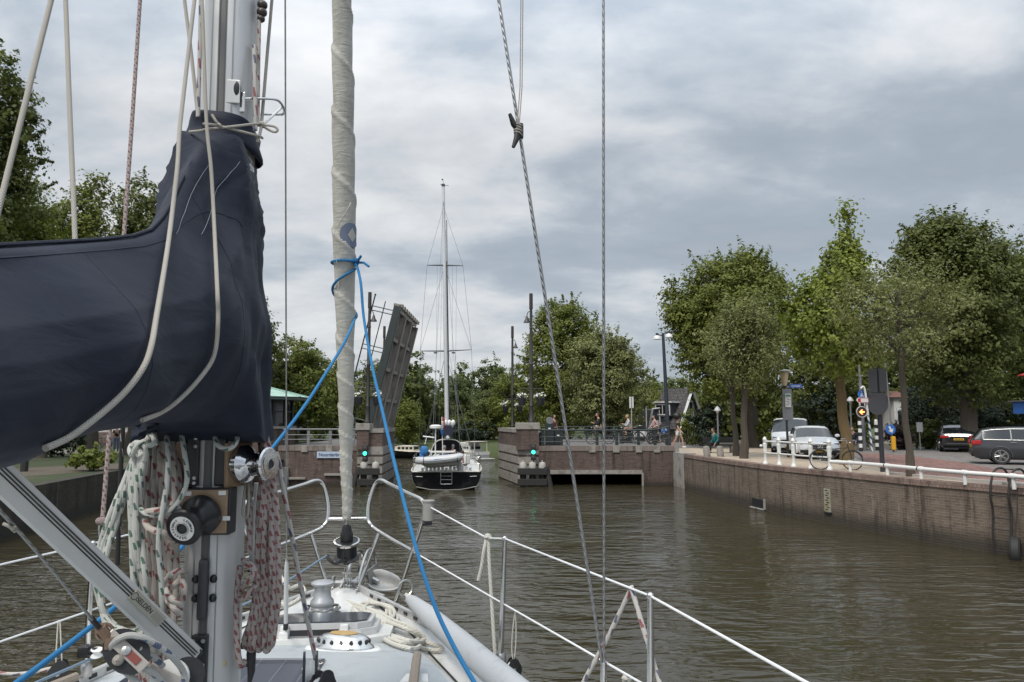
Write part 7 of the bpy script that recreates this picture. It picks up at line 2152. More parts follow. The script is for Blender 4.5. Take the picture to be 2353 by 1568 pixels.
# boom under the cover
boom_a = V((cx_(2.17), 2.17, E + .10)); boom_b = V((cx_(-1.6), -1.6, E + .09))
MB().tube([boom_a, boom_b], .06, 16).build('boom', ALU, yo)
# solar panel on the roof
sp_ = thing('solar_panel', 'dark blue flexible solar panel lying on the coachroof beside the mast', 'solar panel', onroof(660, 1540))
def rp_(x, Y, dz=.006):
    hw = interp(HW_, Y); return V((cx_(Y) + x, Y, roof_z(Y, x / hw) + dz))
g_ = [[rp_(x, Y) for x in np.linspace(-.62, .19, 9)] for Y in np.linspace(2.7, 3.58, 9)]
SOL = mk('solar_cells', (.028, .034, .058), .28, .1, .2, 40, spec=.6)
MB().grid(g_).build('panel', SOL, sp_, solid=.006)
mb = MB()
for k in range(7): mb.tube([rp_(-.56 + k * .115, Y, .0095) for Y in np.linspace(2.72, 3.55, 7)], .0012, 4, False)
for Y in (2.72, 3.56): mb.tube([rp_(x, Y, .0095) for x in np.linspace(-.6, .175, 6)], .0012, 4, False)
mb.build('cell_line', mk('silver_line', (.35, .36, .38), .4), sp_)
# ------------------------------------------------------------------ sail cover
NAVY = bpy.data.materials.new('navy_canvas'); q_ = NT(NAVY)
co_ = q_.n('ShaderNodeTexCoord').outputs['Object']
n1_ = q_.n('ShaderNodeTexNoise', Vector=co_, Scale=3., Detail=6., Roughness=.6).outputs['Fac']
fade = q_.n('ShaderNodeMapRange', Value=n1_, i1=.3, i2=.7, i3=.85, i4=1.15).outputs[0]
cs = q_.n('ShaderNodeVectorMath', _operation='SCALE', i0=(.0056, .0094, .0222)); q_.t.links.new(fade, cs.inputs['Scale'])
bs = q_.n('ShaderNodeBsdfPrincipled', Base__Color=cs.outputs[0], Roughness=.62)
bs.inputs['Sheen Weight'].default_value = .03; bs.inputs['Sheen Roughness'].default_value = .5; bs.inputs['Sheen Tint'].default_value = (.6, .68, .85, 1)
bs.inputs['Specular IOR Level'].default_value = .3
wv = q_.n('ShaderNodeTexNoise', Vector=q_.n('ShaderNodeMapping', Vector=co_, Scale=(1, 1, 1)).outputs[0], Scale=900., Detail=1.).outputs['Fac']
wr_ = q_.n('ShaderNodeTexNoise', Vector=q_.n('ShaderNodeMapping', Vector=co_, Rotation=(.5, 0, 0), Scale=(3, 3, 9)).outputs[0], Scale=1.6, Detail=4., Distortion=.6).outputs['Fac']
bp_ = q_.n('ShaderNodeBump', Height=q_.math('ADD', q_.math('MULTIPLY', wv, .02), q_.math('MULTIPLY', wr_, .5)), Strength=.5, Distance=.02)
q_.t.links.new(bp_.outputs[0], bs.inputs['Normal']); q_.out(bs.outputs[0])
ST = [  # Y, ridge py, bottom z (above eye), half width
    (2.47, 387, -.040, .012), (2.44, 380, -.048, .07), (2.40, 370, -.055, .132), (2.34, 355, -.062, .158), (2.27, 336, -.068, .155), (2.20, 316, -.060, .165), (2.14, 302, -.040, .168), (2.09, 325, -.018, .166), (2.03, 360, -.004, .164),
    (1.97, 392, .0, .162), (1.92, 424, .0, .160), (1.87, 460, -.001, .158), (1.80, 500, -.002, .156), (1.72, 531, -.004, .153), (1.62, 546, -.006, .150), (1.5, 553, -.012, .146), (1.38, 558, -.020, .142), (1.25, 563, -.04, .137), (1.15, 568, -.062, .132), (1.0, 575, -.075, .126), (.8, 585, -.08, .12), (.3, 610, -.09, .115), (-1.0, 700, -.10, .10)]
WS = [(0, .02), (.03, .14), (.10, .27), (.22, .53), (.36, .82), (.52, .97), (.66, 1.0), (.80, .93), (.90, .80), (.96, .62), (1, .42)]
WSM = [(0, .56), (.03, .60), (.055, .66), (.10, .70), (.2, .80), (.34, .83), (.5, .90), (.62, .99), (.75, .95), (.88, 1.02), (.95, 1.07), (1, 1.10)]
def sm_tab(tab, x):
    return interp(tab, x)
def cover_pt(Y, t_, s):
    i = next((k for k in range(len(ST) - 1) if ST[k + 1][0] <= Y), len(ST) - 2)
    a, b_ = ST[i], ST[i + 1]
    f = min(1, max(0, (a[0] - Y) / (a[0] - b_[0])))
    ff = f
    rpy = a[1] + (b_[1] - a[1]) * ff
    zb_ = E + a[2] + (b_[2] - a[2]) * ff; hw = a[3] + (b_[3] - a[3]) * ff
    c = cx_(Y)
    zr = P(1176.5 + FPX * c / Y, rpy, Y).z if Y > .85 else E + .26
    z = zr + (zb_ - zr) * t_
    m_ = min(1, max(0, (Y - 2.05) / .10)); m_ = m_ * m_ * (3 - 2 * m_)
    q = min(1, t_ / .22); m_ = m_ * q + min(1, max(0, (Y - 2.10) / .05)) * (1 - q)
    w_ = hw * (interp(WS, t_) * (1 - m_) + interp(WSM, t_) * m_)
    lean = (mdir.x / mdir.z) * (z - E) * m_
    p_ = V((c + s * w_ + lean, Y, z))
    # folds: fan from the collar, sag along the belly
    col_ = V((c, 2.2, E + .8))
    dy, dz = Y - 2.2, z - col_.z
    ang = math.atan2(dy, -dz)
    k = min(1, max(0, (Y - .9) / .6))
    fd = .0085 * mnoise.noise(V((ang * 9.0, s * 3.1, z * .9))) * k
    fd += .032 * mnoise.noise(V(((z * .9 + Y * .75) * 3.8, (Y - z) * .8, s * 5))) * (1 - .3 * m_)
    fd += .006 * mnoise.noise(V(((z * .5 - Y * 1.1) * 9, z * 1.2, s * 9 + 3)))
    fd += .012 * mnoise.noise(V((Y * 22, z * 2.0 + Y * 3, s * 2.))) * max(0, t_ - .35) * m_
    for a0, am in ((-.55, .014), (-.28, -.012), (-.05, .010), (.16, .012)):       # creases running down from the lacing
        rd = math.hypot(dy, dz)
        fd += am * math.exp(-((ang - a0 - .25 * mnoise.noise(V((rd * 2.2, a0 * 7, s)))) / .055) ** 2) * min(1, rd * 5) * max(0, 1 - rd / .75)
    for y0, am in ((2.17, .012), (2.235, -.010), (2.29, .011), (2.05, .010)):      # pleats above the lower hem
        fd += am * math.exp(-((Y - y0 - .05 * (1 - t_) * (2 + y0)) / .016) ** 2) * max(0, 1 - abs(t_ - .78) / .28)
    fd *= min(1, t_ * 9 + .25)
    p_.x += s * fd
    return p_
CY_ = []
for a, b_ in zip(ST, ST[1:]):
    n_ = max(2, int((a[0] - b_[0]) / .022)) if a[0] > .9 else 6
    CY_ += [a[0] + (b_[0] - a[0]) * k / n_ for k in range(n_)]
CY_.append(ST[-1][0])
TT = [k / 72 for k in range(73)]
rows = []
for Y in CY_:
    rows.append([cover_pt(Y, t_, -1) for t_ in reversed(TT)] + [cover_pt(Y, t_, 1) for t_ in TT[1:]])
cv = thing('sail_cover', 'dark navy canvas sail cover wrapped round the mast and boom', 'sail cover', V((cx_(2.2), 2.2, E)))
mb = MB(); mb.grid(rows, closed=True)
nr = len(rows[0])
mb.build('canvas', NAVY, cv, 60, solid=.004)
# collar round the mast
rows = []
for k, (py, g_) in enumerate(((336, .014), (332, .020), (327, .020), (319, .018), (312, .016), (302, .013), (292, .012), (282, .012), (276, .012), (272, .009), (273, .004))):
    z = P(520, py, 2.22).z
    row_ = []
    for j in range(40):
        a = 2 * PI * j / 40
        ca, sa = math.cos(a), math.sin(a)
        w_ = (MWd + g_ + .004 * math.sin(a * 5 + k * .6)) * math.copysign(abs(ca) ** .8, ca); d_ = (MDp + g_ + .012 * (sa < 0) + .004 * math.sin(a * 3 + k)) * math.copysign(abs(sa) ** .8, sa)
        row_.append(axis(z) + MX * w_ + MY * d_ + V((0, 0, -.016 * ca - .005 * math.sin(a * 2 + .4))) + MX * (-.016 if ca < 0 and sa < .3 else 0))
    rows.append(row_)
MB().grid(rows, closed=True).build('collar', NAVY, cv, 60, solid=.004)
STI = mk('white_thread', (.26, .29, .34), .7)
def stitch(pts, r_=.0007):
    MB().tube(pts, r_, 4, False).build('stitching', STI, cv)
mb = MB()
off = V((.004, -.004, 0))
stitch([cover_pt(2.13 - .014 * k, .10 + .012 * k - .0004 * k * k, 1) + off for k in range(0, 18)])
stitch([cover_pt(2.30 - .010 * k, .115 + .03 * math.sin(k * .45), 1) + off for k in range(0, 16)])
stitch([cover_pt(2.05 - .02 * k, .055 + .0005 * k, 1) + off for k in range(0, 15)])
mb = MB()
mb.tube([cover_pt(Y, 0.0, 1) + V((0, 0, .004)) for Y in CY_ if 1.0 < Y < 1.95], .004, 6)
mb.build('ridge_piping', NAVY, cv)
MB().tube([cover_pt(2.12 - .012 * k, .05 + .27 * max(0, 1 - k / 30) ** 1.5, 1) + off * .4 for k in range(95)], .0022, 5).build('seam', NAVY, cv)
for Y_ in (1.36, 1.93): MB().tube([cover_pt(Y_ + .05 * t_, t_, 1) + off * .35 for t_ in TT[4:70]], .0018, 5).build('seam', NAVY, cv)
# hanging canvas corner below the boom
mb = MB(); g_ = []
for i in range(5):
    t_ = i / 4
    g_.append([P(306 + 70 * u - 6 * t_, 962 + 55 * t_ * (1 - u * .9) + 8 * u, 2.02 + .05 * u + .02 * math.sin(i + u * 4)) for u in (0, .25, .5, .75, 1)])
mb.grid(g_); mb.build('loose_corner', NAVY, cv, solid=.003)

# ------------------------------------------------------------------ ropes
ROPE_W = rope_mat('grey_white_braid', (.50, .47, .42), [], k=8, cell=.016)
ROPE_G = rope_mat('green_fleck_braid', (.62, .63, .60), [((.005, .095, .052), 0.0), ((.005, .075, .06), .5)], k=8, cell=.012, pitch=.036, cover=.17)
ROPE_R = rope_mat('red_fleck_braid', (.56, .52, .48), [((.20, .012, .02), 0.0), ((.18, .012, .02), .5)], k=8, cell=.012, pitch=.032, cover=.15)
ROPE_RD = rope_mat('worn_red_fleck_braid', (.40, .35, .33), [((.17, .02, .025), 0.0), ((.16, .02, .03), .35), ((.18, .03, .03), .7)], k=8, cell=.012, pitch=.028, cover=.16)
ROPE_RW = rope_mat('white_rope_red_ticks', (.60, .58, .55), [((.25, .03, .05), 0.0), ((.05, .05, .12), .55)], k=8, cell=.012, pitch=.06, cover=.22)
ROPE_BL = rope_mat('blue_braid', (.020, .215, .50), [], k=8, cell=.012, dirt=.25)
ROPE_LB = rope_mat('pale_blue_braid', (.22, .32, .42), [], k=8, cell=.01)
ROPE_WB = rope_mat('white_blue_fleck_braid', (.55, .55, .53), [((.03, .06, .17), 0.0)], k=8, cell=.012, pitch=.04, cover=.35)
ROPE_K = rope_mat('black_fleck_braid', (.018, .018, .018), [((.4, .4, .38), 0.2)], k=8, cell=.01, pitch=.05, cover=.07)
ROPE_3 = rope_mat('three_strand_white', (.60, .585, .53), [], twist=True, cell=.030, dirt=.2)
def px_path(pts, n=6): return smooth_path([P(*p_) for p_ in pts], n)
def rope(label, pts, wpx, Yref, mat, cat='rope', group=None, name='rope', n=6, parts=(), k=10):
    t = MB().tube(px_path(pts, n), W(wpx / 2, Yref), k).build(name, mat)
    tag(t, label, cat, group)
    return t
def loops(strands, r_, mat, name, label, group=None):
    mb = MB()
    for st_ in strands: mb.tube(px_path(st_, 6), r_, 9)
    o_ = mb.build(name, mat); tag(o_, label, 'rope coil', group); return o_

LJ = 'lazy jack lines'
# lines hugging the starboard side of the cover: keep them just off the canvas
def hug(pts, wpx, Yref, label):
    out = []
    for (px, py, Y) in pts: out.append((px, py, Y))
    return rope(label, out, wpx, Yref, ROPE_W, group=LJ)
def cover_hit(px, py):       # where the sight line meets the starboard canvas
    r_ = ray(px, py)
    best = None
    for k in range(0, 1500):
        Y = .95 + k * .001
        p_ = V((0, 0, E)) + r_ * (Y / r_.y)
        i = next((q for q in range(len(ST) - 1) if ST[q + 1][0] <= Y), len(ST) - 2)
        a, b_ = ST[i], ST[i + 1]; f = min(1, max(0, (a[0] - Y) / (a[0] - b_[0])))
        zb_ = E + a[2] + (b_[2] - a[2]) * f; c = cx_(Y)
        zr = P(1176.5 + FPX * c / Y, a[1] + (b_[1] - a[1]) * f, Y).z
        t_ = (p_.z - zr) / (zb_ - zr)
        if 0 <= t_ <= 1:
            q = cover_pt(Y, t_, 1)
            if p_.x <= q.x: return Y
    return None
def lazy(pts, wpx, label):
    out = []
    lastY = None
    for (px, py, Yd) in pts:
        if Yd is None:
            Y = cover_hit(px, py)
            Y = (Y - .022) if Y else (lastY or 1.7)
        else: Y = Yd
        lastY = Y
        out.append((px, py, Y))
    pth = []
    free = [o for o in out if o[2] and True]
    fine = smooth_path([(o[0], o[1], o[2]) for o in out], 8)
    for i, f_ in enumerate(fine):
        Y = f_[2]
        h_ = cover_hit(f_[0], f_[1]) if f_[1] > 330 else None
        if h_: Y = min(Y, h_ - .012) if f_[1] < 700 else h_ - .012
        pth.append(P(f_[0], f_[1], Y) + V((.010, -.006, 0)) * (1 if h_ else 0))
    for _ in range(3): pth = [pth[0]] + [(a + b_ * 2 + c) / 4 for a, b_, c in zip(pth, pth[1:], pth[2:])] + [pth[-1]]
    tag(MB().tube(pth, W(wpx / 2, 1.55), 10).build('rope', ROPE_W), label, 'rope', LJ)
lazy([(455, -60, 2.12), (447, 0, 2.06), (424, 200, 1.97), (400, 400, 1.85), (380, 560, 1.73), (352, 725, None), (338, 800, None), (318, 850, None), (275, 905, None), (215, 958, None), (150, 1005, None), (95, 1030, None)], 12, 'white braided line curving down the aft half of the navy cover')
lazy([(460, -60, 2.12), (464, 0, 2.08), (475, 300, 2.02), (484, 480, 1.98), (492, 660, None), (494, 740, None), (487, 810, None), (466, 852, None), (420, 905, None), (370, 945, None), (318, 966, None)], 11.3, 'white braided line curving down the cover nearest the mast')
rope('white braided line slanting across the top left corner of the photo', [(130, -50, 1.6), (118, 0, 1.58), (60, 230, 1.5), (0, 470, 1.42), (-40, 640, 1.36)], 13, 1.5, ROPE_W, group=LJ)
rope('near vertical white line landing on the cover above the bright green tree', [(148, -50, 1.62), (151, 0, 1.6), (160, 240, 1.52), (168, 430, 1.46), (173, 560, 1.42)], 11, 1.5, ROPE_W, group=LJ)
rope('thin grey white line crossing behind the thick lines left of the mast', [(420, -60, 2.3), (424, 0, 2.3), (438, 110, 2.27), (452, 240, 2.24), (455, 262, 2.24)], 8, 2.3, ROPE_W, group=LJ)
rope('worn pinkish red flecked line hanging to the port lifeline', [(326, -60, 4.4), (322, 0, 4.4), (305, 260, 4.25), (285, 540, 4.1), (262, 860, 4.0), (236, 1192, 3.95)], 9.5, 4.1, ROPE_RD, group='halyards')
sh = thing('shackle', 'steel snap shackle holding the pinkish line to the port lifeline', 'shackle', P(234, 1230, 3.94))
mb = MB(); mb.ball(P(234, 1198, 3.94), (.035, .02, .022), 8); mb.build('knot', ROPE_RD, sh)
MB().tube(px_path([(228, 1207, 3.93), (227, 1222, 3.93), (230, 1240, 3.93), (238, 1243, 3.93), (242, 1228, 3.93), (241, 1208, 3.93)], 4), .006, 6).build('snap_hook', STEEL, sh)
rope('black line with white flecks hanging beside the green coil', [(283, 975, 2.45), (279, 1050, 2.45), (274, 1180, 2.45), (270, 1300, 2.45)], 10, 2.45, ROPE_K, group='halyards')
rope('red flecked halyard left of the mast disappearing into the cover collar', [(464, -60, 2.16), (462, 0, 2.16), (459, 130, 2.15), (455, 270, 2.14)], 10, 2.15, ROPE_RW, group='halyards')
rope('red flecked halyard running down the right side of the mast into the collar', [(598, -60, 2.27), (597, 0, 2.27), (594, 140, 2.26), (592, 290, 2.25)], 9, 2.26, ROPE_R, group='halyards')
rope('white halyard with red ticks leaving the mast slot', [(584, 105, 2.24), (585, 160, 2.22), (587, 240, 2.21), (587, 300, 2.21)], 10, 2.2, ROPE_RW, group='halyards')
rope('grey white line right of the mast ending at the collar knot', [(629, -60, 2.36), (625, 0, 2.36), (613, 140, 2.32), (601, 285, 2.26)], 7.5, 2.3, ROPE_W, group='halyards')
bd = MB().ball(P(603, 12, 2.27), (.017, .017, .015), 10).ball(P(602, 29, 2.27), (.017, .017, .015), 10).ball(P(600, 44, 2.27), (.013, .013, .012), 10).build('stopper_ball', mk('brown_ball', (.05, .04, .035), .4)); tag(bd, 'brown stopper balls on the red flecked halyard at the top edge', 'stopper')
# cord that ties the collar
ct = thing('tie_cord', 'thin grey cord tied round the collar with a bow loop', 'cord', P(600, 290, 2.2))
r_ = W(3.1, 2.15)
MB().tube(px_path([(468, 285, 2.08), (490, 287, 2.06), (508, 291, 2.055), (540, 299, 2.07), (575, 308, 2.10), (597, 314, 2.15), (603, 318, 2.2)]), r_, 8).tube(px_path([(436, 303, 2.12), (460, 301, 2.06), (478, 297, 2.055), (510, 294, 2.05), (545, 290, 2.07), (590, 285, 2.14), (602, 288, 2.18)]), r_, 8).build('cord', ROPE_W, ct)
MB().tube(px_path([(602, 288, 2.18), (618, 289, 2.18), (632, 292, 2.18), (638, 299, 2.18), (632, 304, 2.18), (618, 299, 2.18), (603, 289, 2.17)]), r_, 8).build('bow', ROPE_W, ct)
MB().tube(px_path([(601, 290, 2.16), (597, 310, 2.15), (592, 328, 2.14)]), r_ * 1.2, 8).build('cord_end', ROPE_W, ct)
MB().tube(px_path([(505, 290, 2.05), (497, 280, 2.04), (487, 264, 2.04)]), r_, 8).build('cord_end', ROPE_W, ct)
mb = MB(); kc = P(602, 287, 2.16)
for a, b_, c in ((0, .4, .9), (1.1, .2, .5), (.3, 1.2, .1)): mb.torus(kc, (math.cos(a), math.sin(b_), c), .008, r_, 12, 6)
kc = P(506, 290, 2.045)
for a, b_, c in ((0, .4, .9), (1.1, .2, .5)): mb.torus(kc, (math.cos(a), math.sin(b_), c), .0065, r_, 12, 6)
mb.build('knot', ROPE_W, ct)

# ---- coils
rnd = random.Random(8)
def jit(p_, k=3): return (p_[0] + rnd.uniform(-k, k), p_[1] + rnd.uniform(-k, k), p_[2] + rnd.uniform(-.012, .012))
gs = []
for k in range(4):
    gs.append([jit(p_, 2.5) for p_ in ((338 + k, 1012, 2.2), (318 - k * 2, 1045, 2.14), (296 - k * 4, 1110, 2.12), (272 - k * 6, 1190, 2.12), (250 - k * 7, 1262, 2.12), (236 - k * 5, 1330, 2.11), (236 - k * 2, 1390, 2.1), (258 - k, 1432 + k * 5, 2.09), (300, 1452 + k * 3, 2.08), (345, 1440 + k * 4, 2.1))])
for k in range(6):
    gs.append([jit(p_, 2.5) for p_ in ((332, 1015, 2.2), (315 + k * 3, 1050, 2.11), (301 + k * 4, 1130, 2.1), (302 + k * 5, 1230, 2.1), (308 + k * 5, 1330, 2.1), (316 + k * 5.5, 1400, 2.12), (328 + k * 6, 1480, 2.14))])
gs.append([(346, 985, 2.2), (340, 1010, 2.1), (318, 1022, 2.08), (304, 1045, 2.09), (300, 1030, 2.12), (312, 1018, 2.14), (336, 1028, 2.08), (334, 1060, 2.09)])
gs.append([(362, 975, 2.18), (352, 1000, 2.12), (330, 1022, 2.09), (356, 1020, 2.08), (352, 1000, 2.12)])
loops(gs, W(6.6, 2.15), ROPE_G, 'rope_coil', 'coil of white rope with green flecks hanging left of the mast', 'rope coils on the mast')
gs2 = [[(414, 980, 2.18), (424, 1040, 2.12), (430, 1100, 2.1), (418, 1140, 2.08), (396, 1170, 2.06), (370, 1183, 2.06), (340, 1182, 2.07), (322, 1170, 2.1)],
       [(380, 975, 2.2), (386, 1040, 2.1), (384, 1110, 2.07), (372, 1180, 2.04), (364, 1250, 2.04), (370, 1330, 2.05), (372, 1400, 2.06), (370, 1470, 2.1)]]
loops(gs2, W(5.8, 2.08), ROPE_G, 'rope', 'loose bight of green flecked rope hanging over the red coil', 'rope coils on the mast')
rs_ = []
for k in range(11):
    rs_.append([jit(p_, 2.5) for p_ in ((350 + k * 4, 985, 2.24), (342 + k * 6.5, 1070, 2.2), (334 + k * 7.5, 1140, 2.18), (334 + k * 7, 1240, 2.18), (334 + k * 7, 1340, 2.18), (328 + k * 7, 1430, 2.18), (312 + k * 7.5, 1500, 2.18), (302 + k * 8, 1575, 2.19))])
rs_.append([(332, 1178, 2.1), (350, 1175, 2.06), (380, 1172, 2.06), (405, 1168, 2.08), (412, 1176, 2.12)])
rs_.append([(330, 1190, 2.12), (345, 1215, 2.08), (375, 1225, 2.07), (400, 1238, 2.1), (395, 1250, 2.14)])
loops(rs_, W(7.6, 2.18), ROPE_R, 'rope_coil', 'thick coil of white rope with red flecks hanging left of the mast', 'rope coils on the mast')
cw = [[(378, 1338, 2.12), (395, 1320, 2.08), (415, 1312, 2.1), (422, 1322, 2.16), (400, 1345, 2.14), (382, 1360, 2.1), (396, 1378, 2.07), (415, 1392, 2.09), (412, 1404, 2.14)],
      [(384, 1300, 2.2), (405, 1250, 2.15), (395, 1180, 2.12), (402, 1130, 2.14), (398, 1040, 2.2)], [(414, 1320, 2.18), (424, 1350, 2.14), (418, 1385, 2.14)], [(380, 1372, 2.12), (398, 1395, 2.07), (414, 1412, 2.09)]]
loops(cw, W(7, 2.12), ROPE_R, 'rope', 'red flecked turns wrapped round the port mast cleat', 'rope coils on the mast')
rr_ = []
for k in range(7):
    x = 588 + k * 8.5
    rr_.append([jit(p_, 2.2) for p_ in ((606, 1018, 2.28), (604 + k * 3, 1080, 2.26 + .01 * (k % 3)), (594 + k * 7, 1160, 2.25), (590 + k * 8, 1260, 2.25), (586 + k * 9, 1360, 2.25), (574 + k * 10, 1430, 2.25), (562 + k * 11, 1470 + 8 * (k % 3), 2.26), (570 + k * 8, 1488 + 5 * (k % 2), 2.28), (590 + k * 6, 1470, 2.3), (596 + k * 6, 1380, 2.3))])
rr_.append([(596, 1004, 2.3), (600, 1030, 2.3), (598, 1060, 2.3)]); rr_.append([(612, 1004, 2.3), (618, 1030, 2.3), (620, 1060, 2.3)])
loops(rr_, W(6.4, 2.26), ROPE_RD, 'rope_coil', 'coil of worn red flecked rope hanging right of the mast below the chrome winch', 'rope coils on the mast')
cw2 = [[(560, 1286, 2.24), (572, 1300, 2.2), (588, 1318, 2.2), (590, 1340, 2.22), (572, 1362, 2.2), (556, 1378, 2.2), (552, 1360, 2.22), (568, 1338, 2.19), (584, 1320, 2.19), (578, 1300, 2.2), (560, 1290, 2.22)],
       [(552, 1300, 2.22), (545, 1360, 2.22), (543, 1430, 2.22), (546, 1490, 2.22), (553, 1530, 2.22), (562, 1520, 2.24)], [(572, 1060, 2.28), (574, 1150, 2.26), (573, 1270, 2.24)]]
loops(cw2, W(6.6, 2.2), ROPE_RD, 'rope', 'red flecked turns round the black cleat right of the mast', 'rope coils on the mast')
rope('green flecked loop peeping out below the cover beside the chrome winch', [(494, 1003, 2.17), (500, 1022, 2.14), (515, 1031, 2.13), (532, 1029, 2.13), (543, 1016, 2.14), (546, 1004, 2.17)], 11, 2.15, ROPE_G, group='rope coils on the mast')
rope('thin grey cord loop hanging under the chrome winch', [(566, 1100, 2.26), (560, 1150, 2.24), (558, 1180, 2.24), (566, 1190, 2.24), (570, 1180, 2.24), (572, 1140, 2.24), (570, 1100, 2.26)], 5.5, 2.25, ROPE_W)
rope('white tube shaped sheath hanging behind the right rope coil', [(592, 1110, 2.36), (588, 1180, 2.36), (582, 1260, 2.36), (578, 1310, 2.36)], 15, 2.36, WPAINT, 'sheath', name='sheath')
rope('white halyard with red ticks leading from the chrome winch down to the deck block', [(634, 1040, 2.30), (641, 1066, 2.31), (652, 1130, 2.34), (672, 1240, 2.42), (694, 1360, 2.52), (716, 1470, 2.62), (732, 1545, 2.68), (738, 1580, 2.7)], 11, 2.4, ROPE_RW, group='halyards')

# ---- turning block on the coachroof
def block(label, c, ax, r_, up, body=BLACKP, group='pulley blocks', sheave=WPAINT):
    t = thing('pulley_block', label, 'pulley block', c - V((0, 0, r_)), group)
    ax = V(ax).normalized(); up = V(up); up = (up - ax * up.dot(ax)).normalized()
    MB().lathe([(r_ * .8, -r_ * .30), (r_ * .62, -r_ * .1), (r_ * .62, r_ * .1), (r_ * .8, r_ * .30)], mat_to(c, ax), 24).build('sheave', sheave, t)
    for s in (-1, 1):
        m_ = mat_to(c + ax * s * r_ * .34, ax * s, up)
        pts = [(r_ * math.cos(a) * (1.25 if abs(math.cos(a)) > .75 else 1), r_ * .88 * math.sin(a)) for a in [2 * PI * k / 24 for k in range(24)]]
        ck = MB().prism(pts, r_ * .16, m_).build('cheek', body, t)
        MB().lathe([(r_ * .22, 0), (r_ * .2, r_ * .06), (.001, r_ * .07)], mat_to(c + ax * s * r_ * .5, ax * s), 14).build('pin', STEEL2, ck)
    return t
block('upright black block with a white sheave standing at the foot of the ticked halyard', P(713, 1540, 2.66), (1, .25, 0), .05, (0, 0, 1))
block('black block at the bottom edge turning the ticked halyard', P(741, 1586, 2.62), (.8, -.5, .2), .05, (0, .3, 1))

# ---- furled headsail
fs0, fs1 = P(799, 1356, 5.88), P(786, 0, 4.77)
fdir = (fs1 - fs0)
FT = [(1192, 9), (1180, 11), (1150, 11.5), (1080, 13), (1000, 15.5), (900, 18), (800, 20), (700, 22.5), (600, 25), (500, 26.5), (300, 26), (100, 24), (0, 23.5), (-300, 22)]
gn = thing('furled_sail', 'off white headsail rolled tight round the forestay with a blue round emblem', 'furled sail', fs0)
def stay_at(py):
    lo, hi = 0., 1.6
    for _ in range(40):
        m_ = (lo + hi) / 2
        if proj(fs0 + fdir * m_)[1] > py: lo = m_
        else: hi = m_
    return fs0 + fdir * lo
rows = []
ph = 0.
N_ = 40
last = None
for k in range(330):
    py = 1192 - k * 4.2
    c = stay_at(py)
    wob = V((.006 * mnoise.noise(V((k * .05, 0, 0))), .006 * mnoise.noise(V((k * .05, 5, 0))), 0))
    r0 = W(interp([(a_, b_) for a_, b_ in reversed(FT)], py), c.y)
    pitch_px = interp([(-300, 150), (600, 135), (900, 70), (1060, 38), (1192, 20)], py)
    ph += 4.2 / pitch_px
    row_ = []
    for j in range(N_):
        a = 2 * PI * j / N_
        f_ = (a / (2 * PI) + ph) % 1.0
        saw = (f_ - .5) * .13 + (.06 if f_ > .9 else 0)
        rr = r0 * (1 + saw + .025 * mnoise.noise(V((math.cos(a) * 1.5, math.sin(a) * 1.5, k * .10))))
        row_.append(c + wob + V((math.cos(a) * rr, math.sin(a) * rr, 0)))
    rows.append(row_)
SAILM = bpy.data.materials.new('weathered_sailcloth'); q_ = NT(SAILM)
co_ = q_.n('ShaderNodeTexCoord').outputs['Object']
n_a = q_.n('ShaderNodeTexNoise', Vector=q_.n('ShaderNodeMapping', Vector=co_, Scale=(6, 6, 1.6)).outputs[0], Scale=1., Detail=7., Roughness=.65).outputs['Fac']
colr = q_.ramp(n_a, [(.25, (.29, .28, .25)), (.45, (.43, .42, .38)), (.7, (.54, .53, .48))])
b_s = q_.n('ShaderNodeBsdfPrincipled', Base__Color=colr, Roughness=.75)
wr_ = q_.n('ShaderNodeTexNoise', Vector=q_.n('ShaderNodeMapping', Vector=co_, Rotation=(.0, .6, 0), Scale=(8, 8, 30)).outputs[0], Scale=1.2, Detail=4., Distortion=.8).outputs['Fac']
bp_ = q_.n('ShaderNodeBump', Height=wr_, Strength=.3, Distance=.02); q_.t.links.new(bp_.outputs[0], b_s.inputs['Normal']); q_.out(b_s.outputs[0])
mb = MB(); mb.grid(rows, closed=True); mb.build('rolled_cloth', SAILM, gn, 50)
# emblem on the cloth
def on_sail(py, a, out=.0025):
    c = stay_at(py); r0 = W(interp([(a_, b_) for a_, b_ in reversed(FT)], py), c.y) * 1.06
    return c + V((math.cos(a) * (r0 + out), math.sin(a) * (r0 + out), 0))
mb = MB(); ring = []
A0 = R(-38)
for k in range(28):
    t_ = 2 * PI * k / 28
    ring.append([on_sail(545 - 27.5 * q * math.sin(t_), A0 + 1.08 * q * math.cos(t_)) for q in (0.02, .34, .67, 1)])
ring.append(ring[0])
mb.grid(ring); mb.build('blue_emblem', mk('faded_blue_cloth', (.17, .205, .29), .7, 0, .15, 10), gn)
dm = [(0, 1), (1, 0), (0, -1), (-1, 0)]
mb = MB(); g_ = []
for u in np.linspace(-1, 1, 7): g_.append([on_sail(545 - 10.5 * (u + v) / 1.0 * .8, A0 + .42 * (u - v) * .5, .005) for v in np.linspace(-1, 1, 7)])
mb.grid(g_); mb.build('white_diamond', SAILM, gn)
mb = MB()
mb.tube(px_path([(777, 515, 5.05), (769, 535, 5.05), (766, 555, 5.05), (772, 566, 5.06), (769, 580, 5.06), (774, 605, 5.07)], 4), .0022, 5); mb.tube(px_path([(778, 648, 5.1), (776, 670, 5.1), (772, 692, 5.1)], 4), .0022, 5); mb.tube(px_path([(776, 520, 5.0), (800, 480, 4.95), (806, 466, 4.96)], 4), .004, 5)
mb.build('leech_cord', mk('dirty_cord', (.42, .41, .38), .8), gn)
